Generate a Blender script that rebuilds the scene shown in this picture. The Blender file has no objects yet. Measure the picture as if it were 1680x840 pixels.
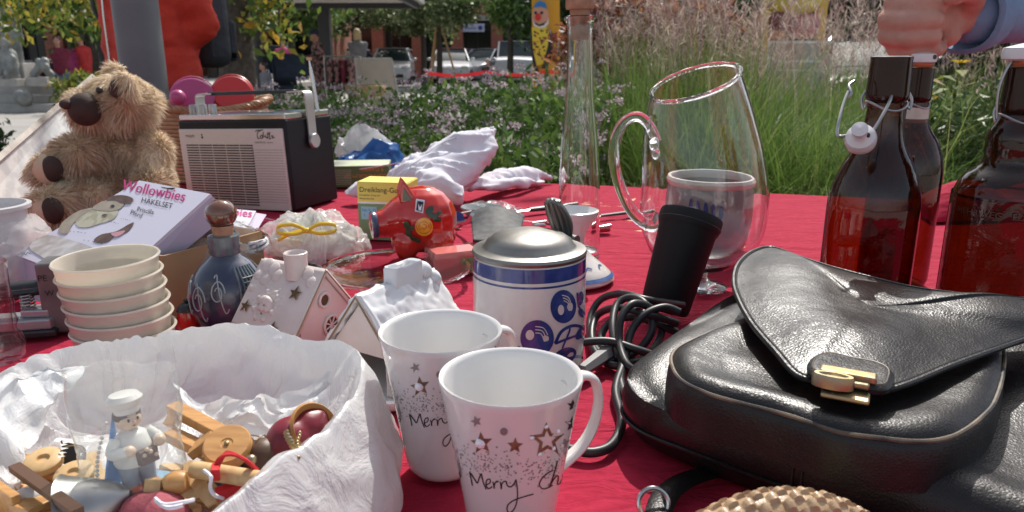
import bpy, bmesh, math, random
import numpy as np
from math import sin, cos, pi, radians, atan2, sqrt
from mathutils import Vector, Matrix, Euler, Quaternion

# ------------------------------------------------------------ camera, sky, sun, exposure
SC = bpy.context.scene
COL = SC.collection
FPX = 1213.0; PITCH = radians(15.0); CAMZ = 1.05; TZ = 0.75
cam_d = bpy.data.cameras.new('camera'); cam = bpy.data.objects.new('camera', cam_d); COL.objects.link(cam)
cam.location = (0, 0, CAMZ); cam.rotation_euler = (radians(90) - PITCH, 0, 0)
cam_d.sensor_width = 36; cam_d.lens = 36 * FPX / 1680; cam_d.clip_start = 0.02; cam_d.clip_end = 1000
cam_d.dof.use_dof = True; cam_d.dof.focus_distance = 0.68; cam_d.dof.aperture_fstop = 13
SC.camera = cam
SUN_EL = radians(50); SUN_AZ = radians(14)          # azimuth from +Y towards +X
world = bpy.data.worlds.new('World'); SC.world = world; world.use_nodes = True
wn = world.node_tree; bg = wn.nodes['Background']
sky = wn.nodes.new('ShaderNodeTexSky'); sky.sky_type = 'NISHITA'; sky.sun_disc = False
sky.sun_elevation = SUN_EL; sky.sun_rotation = SUN_AZ; sky.dust_density = 2.5; sky.air_density = 1.0; sky.ozone_density = .4
hs = wn.nodes.new('ShaderNodeHueSaturation'); hs.inputs['Saturation'].default_value = .55; wn.links.new(sky.outputs[0], hs.inputs['Color']); wn.links.new(hs.outputs[0], bg.inputs[0]); bg.inputs[1].default_value = 0.125
sun_d = bpy.data.lights.new('sun', 'SUN'); sun = bpy.data.objects.new('sun', sun_d); COL.objects.link(sun)
sun_d.energy = 3.5; sun_d.angle = radians(0.6); sun_d.color = (1.0, 0.95, 0.88)
sdir = Vector((sin(SUN_AZ) * cos(SUN_EL), cos(SUN_AZ) * cos(SUN_EL), sin(SUN_EL)))
sun.rotation_euler = sdir.to_track_quat('Z', 'Y').to_euler(); sun.location = (0, 0, 12)
SC.view_settings.view_transform = 'Standard'; SC.view_settings.look = 'None'
SC.view_settings.exposure = 0.5; SC.view_settings.gamma = 1.0; SC.view_settings.use_curve_mapping = False
try:
    SC.cycles.transparent_max_bounces = 32; SC.cycles.max_bounces = 14; SC.cycles.transmission_bounces = 12
except Exception: pass

# ------------------------------------------------------------ measuring: a photo pixel becomes a point of the place
def ray(px, py):
    a = (px - 840) / FPX; b = (420 - py) / FPX
    return Vector((a, cos(PITCH) + b * sin(PITCH), -sin(PITCH) + b * cos(PITCH)))
def G(px, py, z=0.0):            # where that ray meets height z above the table top
    r = ray(px, py); t = (TZ + z - CAMZ) / r.z
    return Vector((0, 0, CAMZ)) + r * t
def A(px, py, y):                # where that ray meets distance y
    r = ray(px, py); return Vector((0, 0, CAMZ)) + r * (y / r.y)
def depth(p): return p[1] * cos(PITCH) + (CAMZ - p[2]) * sin(PITCH)
def S(px, p): return px / FPX * depth(p)

# ------------------------------------------------------------ objects
def tag(o, label, cat, group=None, kind=None):
    if label: o['label'] = label
    if cat: o['category'] = cat
    if group: o['group'] = group
    if kind: o['kind'] = kind
    return o
def thing(name, label, cat, loc=(0, 0, 0), rot=(0, 0, 0), group=None):
    o = bpy.data.objects.new(name, None); COL.objects.link(o); o.empty_display_size = .05
    o.location = loc; o.rotation_euler = rot
    return tag(o, label, cat, group)
def copy_tree(o, parent=None):
    c = o.copy(); COL.objects.link(c); c.parent = parent
    for ch in list(o.children): copy_tree(ch, c)
    return c
def catmull(P, n=6, closed=False):
    P = [Vector(p) for p in P]; out = []; N = len(P)
    rng = range(N if closed else N - 1)
    for i in rng:
        if closed: a, b, c, d = P[(i - 1) % N], P[i], P[(i + 1) % N], P[(i + 2) % N]
        else: a, b, c, d = P[max(i - 1, 0)], P[i], P[i + 1], P[min(i + 2, N - 1)]
        for k in range(n):
            t = k / n
            out.append(.5 * ((2 * b) + (c - a) * t + (2 * a - 5 * b + 4 * c - d) * t * t + (3 * b - a - 3 * c + d) * t ** 3))
    if not closed: out.append(P[-1])
    return out
def basis(axis):
    z = Vector(axis).normalized(); x = Vector((0, 0, 1)).cross(z)
    if x.length < 1e-4: x = Vector((1, 0, 0))
    x.normalize(); y = z.cross(x); return Matrix((x, y, z)).transposed()
class MB:
    def __init__(s): s.v = []; s.f = []; s.m = []; s.cur = 0; s.X = None
    def add(s, V, F):
        o = len(s.v)
        for p in V:
            p = Vector(p)
            if len(p) == 2: p = Vector((p[0], p[1], 0))
            if s.X is not None: p = s.X @ p
            s.v.append(tuple(p))
        for f in F: s.f.append(tuple(i + o for i in f)); s.m.append(s.cur)
        return s
    def box(s, c, d, rot=None):
        c = Vector(c); R = Euler(rot).to_matrix() if rot else Matrix.Identity(3)
        V = [c + R @ Vector((x * d[0] / 2, y * d[1] / 2, z * d[2] / 2)) for x in (-1, 1) for y in (-1, 1) for z in (-1, 1)]
        return s.add(V, [(0, 1, 3, 2), (4, 6, 7, 5), (0, 4, 5, 1), (2, 3, 7, 6), (0, 2, 6, 4), (1, 5, 7, 3)])
    def lathe(s, prof, n=48, c=(0, 0, 0), axis=None, fn=None, a0=0, a1=2 * pi):
        c = Vector(c); B = basis(axis) if axis is not None else Matrix.Identity(3)
        full = abs(a1 - a0 - 2 * pi) < 1e-6; cols = n if full else n + 1
        V = []
        for r, z in prof:
            for k in range(cols):
                a = a0 + (a1 - a0) * k / n
                p = Vector((r * cos(a), r * sin(a), z))
                if fn: p = Vector(fn(p, a))
                V.append(c + B @ p)
        F = []
        for i in range(len(prof) - 1):
            for k in range(n):
                k2 = (k + 1) % cols
                F.append((i * cols + k, i * cols + k2, (i + 1) * cols + k2, (i + 1) * cols + k))
        return s.add(V, F)
    def cyl(s, p0, p1, r0, r1=None, n=20, caps=True):
        p0 = Vector(p0); p1 = Vector(p1); r1 = r0 if r1 is None else r1; L = (p1 - p0).length
        pr = [(r0, 0), (r1, L)]
        if caps: pr = [(0.00001, 0)] + pr + [(0.00001, L)]
        return s.lathe(pr, n, p0, p1 - p0)
    def ell(s, c, r, rot=None, n=20, m=12):
        c = Vector(c); R = Euler(rot).to_matrix() if rot else Matrix.Identity(3)
        if not hasattr(r, '__len__'): r = (r, r, r)
        V = []; F = []
        for i in range(m + 1):
            t = pi * i / m
            for k in range(n):
                a = 2 * pi * k / n
                V.append(c + R @ Vector((r[0] * sin(t) * cos(a), r[1] * sin(t) * sin(a), -r[2] * cos(t))))
        for i in range(m):
            for k in range(n): F.append((i * n + k, i * n + (k + 1) % n, (i + 1) * n + (k + 1) % n, (i + 1) * n + k))
        return s.add(V, F)
    def tube(s, P, r, n=8, closed=False, caps=True, flat=1.0):
        P = [Vector(p) for p in P]; N = len(P); V = []; F = []; up = None
        for i, p in enumerate(P):
            t = (P[(i + 1) % N] - P[i - 1]) if closed else (P[min(i + 1, N - 1)] - P[max(i - 1, 0)])
            if t.length < 1e-9: t = Vector((0, 0, 1))
            t.normalize()
            if up is None: up = basis(t).col[0].copy()
            up = up - t * up.dot(t)
            if up.length < 1e-6: up = basis(t).col[0].copy()
            up.normalize(); w = t.cross(up); rr = r[i] if hasattr(r, '__len__') else r
            for k in range(n):
                a = 2 * pi * k / n; V.append(p + up * (rr * cos(a)) + w * (rr * flat * sin(a)))
        for i in range(N if closed else N - 1):
            j = (i + 1) % N
            for k in range(n): F.append((i * n + k, i * n + (k + 1) % n, j * n + (k + 1) % n, j * n + k))
        if caps and not closed: F.append(tuple(range(n - 1, -1, -1))); F.append(tuple((N - 1) * n + k for k in range(n)))
        return s.add(V, F)
    def grid(s, fn, nu, nv):
        V = [fn(i / nu, j / nv) for i in range(nu + 1) for j in range(nv + 1)]; w = nv + 1
        return s.add(V, [(i * w + j, (i + 1) * w + j, (i + 1) * w + j + 1, i * w + j + 1) for i in range(nu) for j in range(nv)])
    def prism(s, out, z0, z1, fn=None):
        n = len(out); V = [Vector((p[0], p[1], z0)) for p in out] + [Vector((p[0], p[1], z1)) for p in out]
        if fn: V = [fn(p) for p in V]
        F = [tuple(range(n - 1, -1, -1)), tuple(range(n, 2 * n))] + [(i, (i + 1) % n, n + (i + 1) % n, n + i) for i in range(n)]
        return s.add(V, F)
    def pad(s, out, prof, zfn=None, c=None, bottom=True):   # rings of an outline pulled in towards its middle; prof = (inset, height)
        out = [Vector((p[0], p[1])) for p in out]; n = len(out)
        if c is None:
            c = Vector((0, 0))
            for p in out: c += p
            c /= n
        c = Vector(c); V = []; F = []; zf = zfn or (lambda x, y: 0)
        for ins, h in prof:
            for p in out:
                d = p - c; L = d.length; q = c + d * max(0.0, 1 - ins / L); V.append(Vector((q.x, q.y, zf(q.x, q.y) + h)))
        last_i, last_h = prof[-1]
        K = 10
        for k in range(1, K + 1):
            for p in out:
                d = p - c; L = d.length; f = max(0.0, 1 - last_i / L) * (1 - k / K); q = c + d * f
                V.append(Vector((q.x, q.y, zf(q.x, q.y) + last_h)))
        R = len(prof) + K
        for i in range(R - 1):
            for k in range(n): F.append((i * n + k, i * n + (k + 1) % n, (i + 1) * n + (k + 1) % n, (i + 1) * n + k))
        if bottom: F.append(tuple(range(n - 1, -1, -1)))
        return s.add(V, F)
    def text(s, txt, size, fn, sub=True):
        V, F = text_mesh(txt, size); s.add([fn(p[0], p[1]) for p in V], F); return s
    def stroke(s, pts, w, fn, n=5, taper=False):
        P = catmull([(p[0], p[1], 0) for p in pts], n) if len(pts) > 2 else [Vector((p[0], p[1], 0)) for p in pts]
        V = []; F = []
        for i, p in enumerate(P):
            t = P[min(i + 1, len(P) - 1)] - P[max(i - 1, 0)]
            if t.length < 1e-9: t = Vector((1, 0, 0))
            t.normalize(); q = Vector((-t.y, t.x, 0)) * w / 2
            if taper: q *= .4 + .6 * sin(pi * i / (len(P) - 1))
            V += [fn(p.x - q.x, p.y - q.y), fn(p.x + q.x, p.y + q.y)]
        for i in range(len(P) - 1): F.append((2 * i, 2 * i + 2, 2 * i + 3, 2 * i + 1))
        return s.add(V, F)
    def build(s, name, mat, parent=None, smooth=True, ang=40, loc=None, rot=None, bevel=0, solid=0, sub=0, weld=True):
        me = bpy.data.meshes.new(name); me.from_pydata(s.v, [], s.f); mats = mat if isinstance(mat, (list, tuple)) else [mat]
        for m in mats: me.materials.append(m)
        if len(mats) > 1: me.polygons.foreach_set('material_index', s.m)
        if weld:
            bm = bmesh.new(); bm.from_mesh(me); bmesh.ops.remove_doubles(bm, verts=bm.verts, dist=1e-6)
            bmesh.ops.recalc_face_normals(bm, faces=bm.faces) if weld != 'keep' else None
            bm.to_mesh(me); bm.free()
        if smooth:
            me.shade_smooth(); me.set_sharp_from_angle(angle=radians(ang))
        o = bpy.data.objects.new(name, me); COL.objects.link(o)
        if parent: o.parent = parent
        if loc is not None: o.location = loc
        if rot is not None: o.rotation_euler = rot
        if solid:
            md = o.modifiers.new('solid', 'SOLIDIFY'); md.thickness = solid; md.offset = 0
        if bevel:
            md = o.modifiers.new('bevel', 'BEVEL'); md.width = bevel; md.segments = 2; md.limit_method = 'ANGLE'; md.angle_limit = radians(40)
            md.harden_normals = False
        if sub:
            md = o.modifiers.new('sub', 'SUBSURF'); md.levels = sub; md.render_levels = sub
        return o
_tc = {}
def text_mesh(txt, size):
    key = (txt, size)
    if key in _tc: return _tc[key]
    cu = bpy.data.curves.new('t', 'FONT'); cu.body = txt; cu.size = size; cu.align_x = 'LEFT'; cu.resolution_u = 3
    o = bpy.data.objects.new('t', cu); COL.objects.link(o)
    bpy.context.view_layer.update()
    me = o.to_mesh(); V = [tuple(v.co) for v in me.vertices]; F = [tuple(p.vertices) for p in me.polygons]
    o.to_mesh_clear(); bpy.data.objects.remove(o); bpy.data.curves.remove(cu)
    _tc[key] = (V, F); return V, F
def np_obj(name, V, Fq, mats, mi=None, parent=None, smooth=False):
    me = bpy.data.meshes.new(name); V = np.asarray(V, dtype=np.float32); Fq = np.asarray(Fq, dtype=np.int32); k = Fq.shape[1]
    me.vertices.add(len(V)); me.vertices.foreach_set('co', V.ravel())
    me.loops.add(Fq.size); me.loops.foreach_set('vertex_index', Fq.ravel())
    me.polygons.add(len(Fq)); me.polygons.foreach_set('loop_start', np.arange(0, Fq.size, k, dtype=np.int32))
    for m in (mats if isinstance(mats, (list, tuple)) else [mats]): me.materials.append(m)
    if mi is not None: me.polygons.foreach_set('material_index', np.asarray(mi, dtype=np.int32))
    me.update(calc_edges=True); me.validate()
    if smooth: me.shade_smooth()
    o = bpy.data.objects.new(name, me); COL.objects.link(o)
    if parent: o.parent = parent
    return o
def chain(pts):     # list of (point, radius) -> overlapping balls
    out = []
    for (p0, r0), (p1, r1) in zip(pts[:-1], pts[1:]):
        p0 = Vector(p0); p1 = Vector(p1); L = (p1 - p0).length; n = max(1, int(L / (max(min(r0, r1), .35 * max(r0, r1)) * .45)))
        for k in range(n + 1): t = k / n; out.append((p0.lerp(p1, t), r0 + (r1 - r0) * t))
    return out
def blob(name, balls, voxel, mat, parent=None, smooth_it=4, fn=None, extra=None):   # balls: (centre, radius | (rx,ry,rz) [, euler])
    mb = MB()
    for b in balls:
        mb.ell(b[0], b[1], b[2] if len(b) > 2 else None, 14, 9)
    if extra: extra(mb)
    o = mb.build(name, mat, None, smooth=False)
    md = o.modifiers.new('r', 'REMESH'); md.mode = 'VOXEL'; md.voxel_size = voxel
    if smooth_it: ms = o.modifiers.new('s', 'SMOOTH'); ms.factor = .5; ms.iterations = smooth_it
    bpy.context.view_layer.update(); dg = bpy.context.evaluated_depsgraph_get()
    me = bpy.data.meshes.new_from_object(o.evaluated_get(dg), depsgraph=dg)
    old = o.data; o.modifiers.clear(); o.data = me; bpy.data.meshes.remove(old); me.name = name
    if not me.materials: me.materials.append(mat if not isinstance(mat, (list, tuple)) else mat[0])
    if fn:
        for v in me.vertices: v.co = fn(v.co.copy())
    me.shade_smooth()
    if parent: o.parent = parent
    return o

# ------------------------------------------------------------ materials
_mats = {}
def mat(name, col, rough=.5, metal=0, spec=.5, col2=None, vscale=8, vmix=(.35, .65), bump=0, bscale=60, bdetail=3, bdist=.002,
        trans=0, coat=0, sheen=0, island=False, transl=0, emit=None, sss=0, ramp=None, vstretch=None, bkind='NOISE', rvar=0, alpha=None):
    if name in _mats: return _mats[name]
    m = bpy.data.materials.new(name); m.use_nodes = True; nt = m.node_tree; N = nt.nodes; L = nt.links
    b = N['Principled BSDF']; out = N['Material Output']
    def rgb(c): return (c[0], c[1], c[2], 1)
    b.inputs['Base Color'].default_value = rgb(col); b.inputs['Roughness'].default_value = rough
    b.inputs['Metallic'].default_value = metal; b.inputs['Specular IOR Level'].default_value = spec
    b.inputs['Transmission Weight'].default_value = trans; b.inputs['Coat Weight'].default_value = coat; b.inputs['Coat Roughness'].default_value = .08
    b.inputs['Sheen Weight'].default_value = sheen
    if sss: b.inputs['Subsurface Weight'].default_value = sss; b.inputs['Subsurface Radius'].default_value = (.01, .005, .003)
    tc = N.new('ShaderNodeTexCoord'); src = tc.outputs['Object']
    if vstretch:
        mp = N.new('ShaderNodeMapping'); mp.inputs['Scale'].default_value = vstretch; L.new(src, mp.inputs[0]); src = mp.outputs[0]
    colout = None
    if col2 or ramp:
        rp = N.new('ShaderNodeValToRGB')
        if ramp:
            el = rp.color_ramp.elements
            while len(el) < len(ramp): el.new(.5)
            for e, (p, c) in zip(el, ramp): e.position = p; e.color = rgb(c)
        else:
            el = rp.color_ramp.elements; el[0].position = vmix[0]; el[1].position = vmix[1]; el[0].color = rgb(col); el[1].color = rgb(col2)
        if island:
            g = N.new('ShaderNodeNewGeometry'); L.new(g.outputs['Random Per Island'], rp.inputs[0])
        else:
            nz = N.new('ShaderNodeTexNoise'); nz.inputs['Scale'].default_value = vscale; nz.inputs['Detail'].default_value = 5
            L.new(src, nz.inputs[0]); L.new(nz.outputs[0], rp.inputs[0])
            if rvar:
                mr = N.new('ShaderNodeMath'); mr.operation = 'MULTIPLY_ADD'; mr.inputs[1].default_value = rvar; mr.inputs[2].default_value = rough - rvar / 2
                L.new(nz.outputs[0], mr.inputs[0]); L.new(mr.outputs[0], b.inputs['Roughness'])
        L.new(rp.outputs[0], b.inputs['Base Color']); colout = rp.outputs[0]
    if bump:
        if bkind == 'NOISE':
            bn = N.new('ShaderNodeTexNoise'); bn.inputs['Scale'].default_value = bscale; bn.inputs['Detail'].default_value = bdetail; o_ = bn.outputs[0]
        else:
            bn = N.new('ShaderNodeTexVoronoi'); bn.inputs['Scale'].default_value = bscale; bn.feature = 'DISTANCE_TO_EDGE' if bkind == 'CELL' else 'F1'; o_ = bn.outputs['Distance']
        L.new(src, bn.inputs[0]); bp = N.new('ShaderNodeBump'); bp.inputs['Strength'].default_value = bump; bp.inputs['Distance'].default_value = bdist
        L.new(o_, bp.inputs['Height']); L.new(bp.outputs[0], b.inputs['Normal'])
    if transl:
        tr = N.new('ShaderNodeBsdfTranslucent'); tr.inputs[0].default_value = rgb(col)
        if colout: L.new(colout, tr.inputs[0])
        mx = N.new('ShaderNodeMixShader'); mx.inputs[0].default_value = transl
        L.new(b.outputs[0], mx.inputs[1]); L.new(tr.outputs[0], mx.inputs[2]); L.new(mx.outputs[0], out.inputs[0])
    if emit: b.inputs['Emission Color'].default_value = rgb(emit[:3]); b.inputs['Emission Strength'].default_value = emit[3]
    _mats[name] = m; return m
def thin(name, tint=(.95, .97, .96), edge=(.5, .55, .52), ior=1.45, rough=.03, bump=0, bscale=30, milky=0, bdist=.004, gl=1.0, fk=.75, milk=(.9, .9, .9)):
    # thin clear sheet or wall: lets light straight through, tints more at grazing angles, mirrors by Fresnel
    if name in _mats: return _mats[name]
    m = bpy.data.materials.new(name); m.use_nodes = True; nt = m.node_tree; N = nt.nodes; L = nt.links; N.clear()
    out = N.new('ShaderNodeOutputMaterial'); tr = N.new('ShaderNodeBsdfTransparent'); g = N.new('ShaderNodeBsdfGlossy')
    g.inputs['Roughness'].default_value = rough; g.inputs[0].default_value = (gl, gl, gl, 1)
    lw = N.new('ShaderNodeLayerWeight'); lw.inputs[0].default_value = .5
    mc = N.new('ShaderNodeMix'); mc.data_type = 'RGBA'; mc.inputs[6].default_value = (*tint, 1); mc.inputs[7].default_value = (*edge, 1)
    pw = N.new('ShaderNodeMath'); pw.operation = 'POWER'; pw.inputs[1].default_value = 3.0
    L.new(lw.outputs['Facing'], pw.inputs[0]); L.new(pw.outputs[0], mc.inputs[0]); L.new(mc.outputs[2], tr.inputs[0])
    p5 = N.new('ShaderNodeMath'); p5.operation = 'POWER'; p5.inputs[1].default_value = 4.5; L.new(lw.outputs['Facing'], p5.inputs[0]); fr = N.new('ShaderNodeMath'); fr.operation = 'MULTIPLY_ADD'; fr.inputs[1].default_value = fk; fr.inputs[2].default_value = .045; L.new(p5.outputs[0], fr.inputs[0])
    mx = N.new('ShaderNodeMixShader'); L.new(fr.outputs[0], mx.inputs[0]); L.new(tr.outputs[0], mx.inputs[1]); L.new(g.outputs[0], mx.inputs[2])
    if bump:
        tc = N.new('ShaderNodeTexCoord'); bn = N.new('ShaderNodeTexNoise'); bn.inputs['Scale'].default_value = bscale; bn.inputs['Detail'].default_value = 4
        bn.inputs['Distortion'].default_value = .8
        bp = N.new('ShaderNodeBump'); bp.inputs['Strength'].default_value = bump; bp.inputs['Distance'].default_value = bdist
        L.new(tc.outputs['Object'], bn.inputs[0]); L.new(bn.outputs[0], bp.inputs['Height'])
        L.new(bp.outputs[0], g.inputs['Normal']); L.new(bp.outputs[0], lw.inputs['Normal'])
    last = mx.outputs[0]
    if milky:
        d = N.new('ShaderNodeBsdfDiffuse'); d.inputs[0].default_value = (*milk, 1); t2 = N.new('ShaderNodeBsdfTranslucent'); t2.inputs[0].default_value = (*milk, 1)
        m1 = N.new('ShaderNodeMixShader'); m1.inputs[0].default_value = .5; L.new(d.outputs[0], m1.inputs[1]); L.new(t2.outputs[0], m1.inputs[2])
        m2 = N.new('ShaderNodeMixShader'); m2.inputs[0].default_value = milky; L.new(last, m2.inputs[1]); L.new(m1.outputs[0], m2.inputs[2]); last = m2.outputs[0]
    L.new(last, out.inputs[0]); _mats[name] = m; return m
def glass(name, col=(1, 1, 1), rough=0.0, ior=1.5):
    m = mat(name, col, rough, trans=1); m.node_tree.nodes['Principled BSDF'].inputs['IOR'].default_value = ior; return m

M_black = mat('black_plastic', (.02, .02, .022), .38, bump=.15, bscale=300, bdist=.0005)
M_chrome = mat('chrome_metal', (.62, .61, .6), .22, 1)
M_steel = mat('brushed_steel', (.45, .44, .43), .35, 1, col2=(.34, .33, .32), vscale=30)
M_porc = mat('white_porcelain', (.78, .76, .73), .12, coat=.4)
M_paper = mat('white_card', (.78, .76, .8), .45, coat=.2)
M_wood = mat('pale_beech_wood', (.62, .37, .17), .5, col2=(.50, .27, .11), vscale=60, vstretch=(1, 8, 8), bump=.1, bscale=120)
M_ink = mat('black_ink', (.02, .018, .018), .35)
M_clear = thin('clear_film', bump=.9, bscale=22, milky=.07, rough=.08)
# ============================================================ SETTING: ground, table, planting, buildings
rng = np.random.default_rng(7); random.seed(7)
def leaf_quads(P, size, aspect=.45, up=0.3, rng=rng, jit=.35):
    P = np.asarray(P); n = len(P); d = rng.normal(size=(n, 3)); d[:, 2] += up; d /= np.linalg.norm(d, axis=1)[:, None]
    q = rng.normal(size=(n, 3)); s = np.cross(d, q); s /= np.linalg.norm(s, axis=1)[:, None] + 1e-9
    L = size * (1 + jit * rng.normal(size=n)).clip(.4, 2)[:, None]
    nrm = np.cross(d, s) * L * .12
    a = P; b = P + d * L * .5 + s * L * aspect * .5 + nrm; c = P + d * L; e = P + d * L * .5 - s * L * aspect * .5 + nrm
    V = np.stack([a, b, c, e], 1).reshape(-1, 3); F = np.arange(4 * n).reshape(-1, 4); return V, F
def joined(parts):      # parts: (V,F,matindex)
    Vs, Fs, Ms, o = [], [], [], 0
    for V, F, m in parts: Vs.append(V); Fs.append(F + o); Ms.append(np.full(len(F), m)); o += len(V)
    return np.concatenate(Vs), np.concatenate(Fs), np.concatenate(Ms)
def blades(base, height, lean, width, nseg=4, rng=rng, droop=.5):
    n = len(base); ang = rng.uniform(0, 2 * pi, n); dirx = np.stack([np.cos(ang), np.sin(ang), 0 * ang], 1)
    side = np.stack([-np.sin(ang + rng.normal(0, .6, n)), np.cos(ang + rng.normal(0, .6, n)), 0 * ang], 1)
    V = []
    for k in range(nseg + 1):
        t = k / nseg; h = height[:, None]
        c = base + dirx * (lean[:, None] * h * t ** 1.7) + np.array([0, 0, 1]) * (h * (t - droop * lean[:, None] * t ** 3))
        w = width * (1 - t ** 1.5) + width * .05
        V.append(c - side * w / 2); V.append(c + side * w / 2)
    V = np.stack(V, 1); m = 2 * (nseg + 1); F = []
    for k in range(nseg): F.append(np.stack([np.arange(n) * m + 2 * k, np.arange(n) * m + 2 * k + 1, np.arange(n) * m + 2 * k + 3, np.arange(n) * m + 2 * k + 2], 1))
    return V.reshape(-1, 3), np.concatenate(F), V[:, -1], dirx

LG = [(0, (.03, .075, .014)), (.35, (.055, .12, .02)), (.7, (.09, .17, .03)), (1, (.14, .22, .045))]
M_leaf = mat('green_leaves', (.07, .13, .03), .5, ramp=[(0, (.045, .10, .02)), (.35, (.08, .16, .03)), (.7, (.12, .21, .045)), (1, (.18, .27, .07))], island=True, transl=.4)
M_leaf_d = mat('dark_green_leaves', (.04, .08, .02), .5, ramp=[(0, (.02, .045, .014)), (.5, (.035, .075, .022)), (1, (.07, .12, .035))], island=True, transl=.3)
M_leaf_y = mat('yellow_green_leaves', (.3, .3, .04), .5, ramp=[(0, (.05, .10, .02)), (.45, (.13, .19, .03)), (.8, (.30, .28, .04)), (1, (.42, .22, .03))], island=True, transl=.5)
M_leaf_p = mat('pale_silver_leaves', (.2, .26, .1), .5, ramp=[(0, (.07, .12, .04)), (.5, (.14, .2, .07)), (1, (.4, .44, .25))], island=True, transl=.5)
M_bark = mat('bark', (.06, .045, .035), .9, col2=(.11, .09, .075), vscale=20, bump=.8, bscale=25, bdist=.02)
M_brick = mat('red_brick', (.33, .1, .06), .85, col2=(.4, .14, .09), vscale=3)
nt = M_brick.node_tree; bk = nt.nodes.new('ShaderNodeTexBrick'); tcb = nt.nodes.new('ShaderNodeTexCoord')
mpb = nt.nodes.new('ShaderNodeMapping'); mpb.inputs['Rotation'].default_value = (radians(90), 0, 0)
nt.links.new(tcb.outputs['Object'], mpb.inputs[0]); nt.links.new(mpb.outputs[0], bk.inputs[0])
bk.inputs['Color1'].default_value = (.42, .15, .09, 1); bk.inputs['Color2'].default_value = (.34, .11, .07, 1); bk.inputs['Mortar'].default_value = (.32, .25, .2, 1)
bk.inputs['Scale'].default_value = 2.2; bk.inputs['Mortar Size'].default_value = .012
nt.links.new(bk.outputs[0], nt.nodes['Principled BSDF'].inputs['Base Color'])
M_shop = mat('dark_shop_glass', (.012, .014, .017), .12, spec=.6)
M_lintel = mat('pale_concrete', (.46, .44, .41), .8, col2=(.36, .34, .32), vscale=4)
M_pave = mat('plaza_paving', (.26, .25, .235), .85, col2=(.33, .315, .295), vscale=1.5, bump=.2, bscale=20)
M_soil = mat('planting_soil', (.05, .035, .025), .95, col2=(.08, .06, .04), vscale=12, bump=.8, bscale=40, bdist=.02)
M_asph = mat('asphalt', (.10, .10, .105), .85, col2=(.14, .14, .14), vscale=2, bump=.3, bscale=90)

mb = MB(); mb.grid(lambda u, v: ((u - .5) * 300, -60 + v * 300, 0), 6, 6); tag(mb.build('ground', M_pave, weld=False), None, None, kind='structure')
mb = MB(); mb.grid(lambda u, v: (-40 + u * 90, 24 + v * 13.5, .004), 2, 2); tag(mb.build('road', M_asph, weld=False), None, None, kind='structure')
mb = MB()
for x in np.arange(-38, 48, 2.6): mb.box((x, 36.0, .009), (.1, 2.6, .002))
mb.build('parking_marking', mat('white_road_paint', (.75, .75, .73), .7), bpy.data.objects['road'])
mb = MB(); mb.box((4, 23.9, .06), (90, .16, .12)); tag(mb.build('kerb', M_lintel, smooth=False), None, None, kind='structure')
mb = MB(); mb.grid(lambda u, v: (-1.55 + u * 6.4, (2.12 - .33 * (-1.55 + u * 6.4) if u < .6 else 1.35) + v * (5.2 if u < .6 else 4.6), .03 + .03 * sin(9 * u) * sin(7 * v)), 30, 20)
tag(mb.build('flower_bed_soil', M_soil, weld=False), None, None, kind='structure')
# far-left steps of the plaza
mb = MB()
for k in range(3): mb.box((-9.5, 15.4 + k * .45, .08 + .16 * k), (9, .9 + .002 * k, .16 + .002 * k))
mb.box((-9.5, 20.2, .24), (9, 8, .5)); tag(mb.build('steps', M_lintel, smooth=False, bevel=.01), None, None, kind='structure')

# ---------------- the table under its cloth
EDGE_A = G(880, 297); EDGE_B = G(1360, 319)
ex = (EDGE_B - EDGE_A); ex.z = 0; ex.normalize(); en = Vector((-ex.y, ex.x, 0))      # along and beyond the far edge
def on_table(s, t, z=0): return EDGE_A + ex * s - en * t + Vector((0, 0, z))
tbl = thing('market_table', 'long market table draped with a crimson cotton cloth under all the goods', 'table', on_table(-.1, 1.0) - Vector((0, 0, TZ)))
o0 = tbl.location
mb = MB()
mb.prism([on_table(s, t).xy - o0.xy for s, t in ((-1.95, .03), (1.35, .03), (1.35, 1.95), (-1.95, 1.95))], TZ - .035, TZ - .006); mb.build('tabletop', M_wood, tbl, smooth=False)
for s in (-1.85, 1.25):
    for t in (.15, 1.85):
        mb = MB(); p = on_table(s, t) - o0; mb.cyl((p.x, p.y, 0), (p.x, p.y, TZ - .035), .02); mb.build('leg', M_steel, tbl)
from mathutils import noise as mnoise
def wr(x, y):      # gentle cloth relief, never above the things' feet
    v = mnoise.noise(Vector((x * 4, y * 9, 0))) * .0016 + mnoise.noise(Vector((x * 16 + y * 5, y * 34, 3))) * .0009 - .0022 * max(0, .12 - abs(mnoise.noise(Vector((x * 3 + y, y * 7, 9))))) / .12 * max(0, mnoise.noise(Vector((x * 2, y * 2, 5))) + .3)
    q = Vector((x, y, 0)) - Vector((EDGE_A.x, EDGE_A.y, 0)); s = q.dot(ex); t = -q.dot(en); w = .004 * mnoise.noise(Vector((s * 6, t * 6, 1)))
    for c in (s - .48 - w, s + .62 - w, t - .52 - w, t - 1.12 + w): v += .0016 * math.exp(-(c / .005) ** 2) - .0010 * math.exp(-((c - .012) / .009) ** 2)
    return v - .0040
M_cloth = mat('crimson_cotton', (.31, .014, .038), .9, spec=.15, col2=(.37, .020, .052), vscale=120, vmix=(.3, .7), bump=.6, bscale=650, bdist=.0004, sheen=0)
nt = M_cloth.node_tree; N = nt.nodes
b2 = N.new('ShaderNodeTexNoise'); b2.inputs['Scale'].default_value = 15; b2.inputs['Detail'].default_value = 7; b2.inputs['Distortion'].default_value = 1.4
m2 = N.new('ShaderNodeMapping'); m2.inputs['Scale'].default_value = (1, 3.2, 1); m2.inputs['Rotation'].default_value = (0, 0, -.2)
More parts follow.
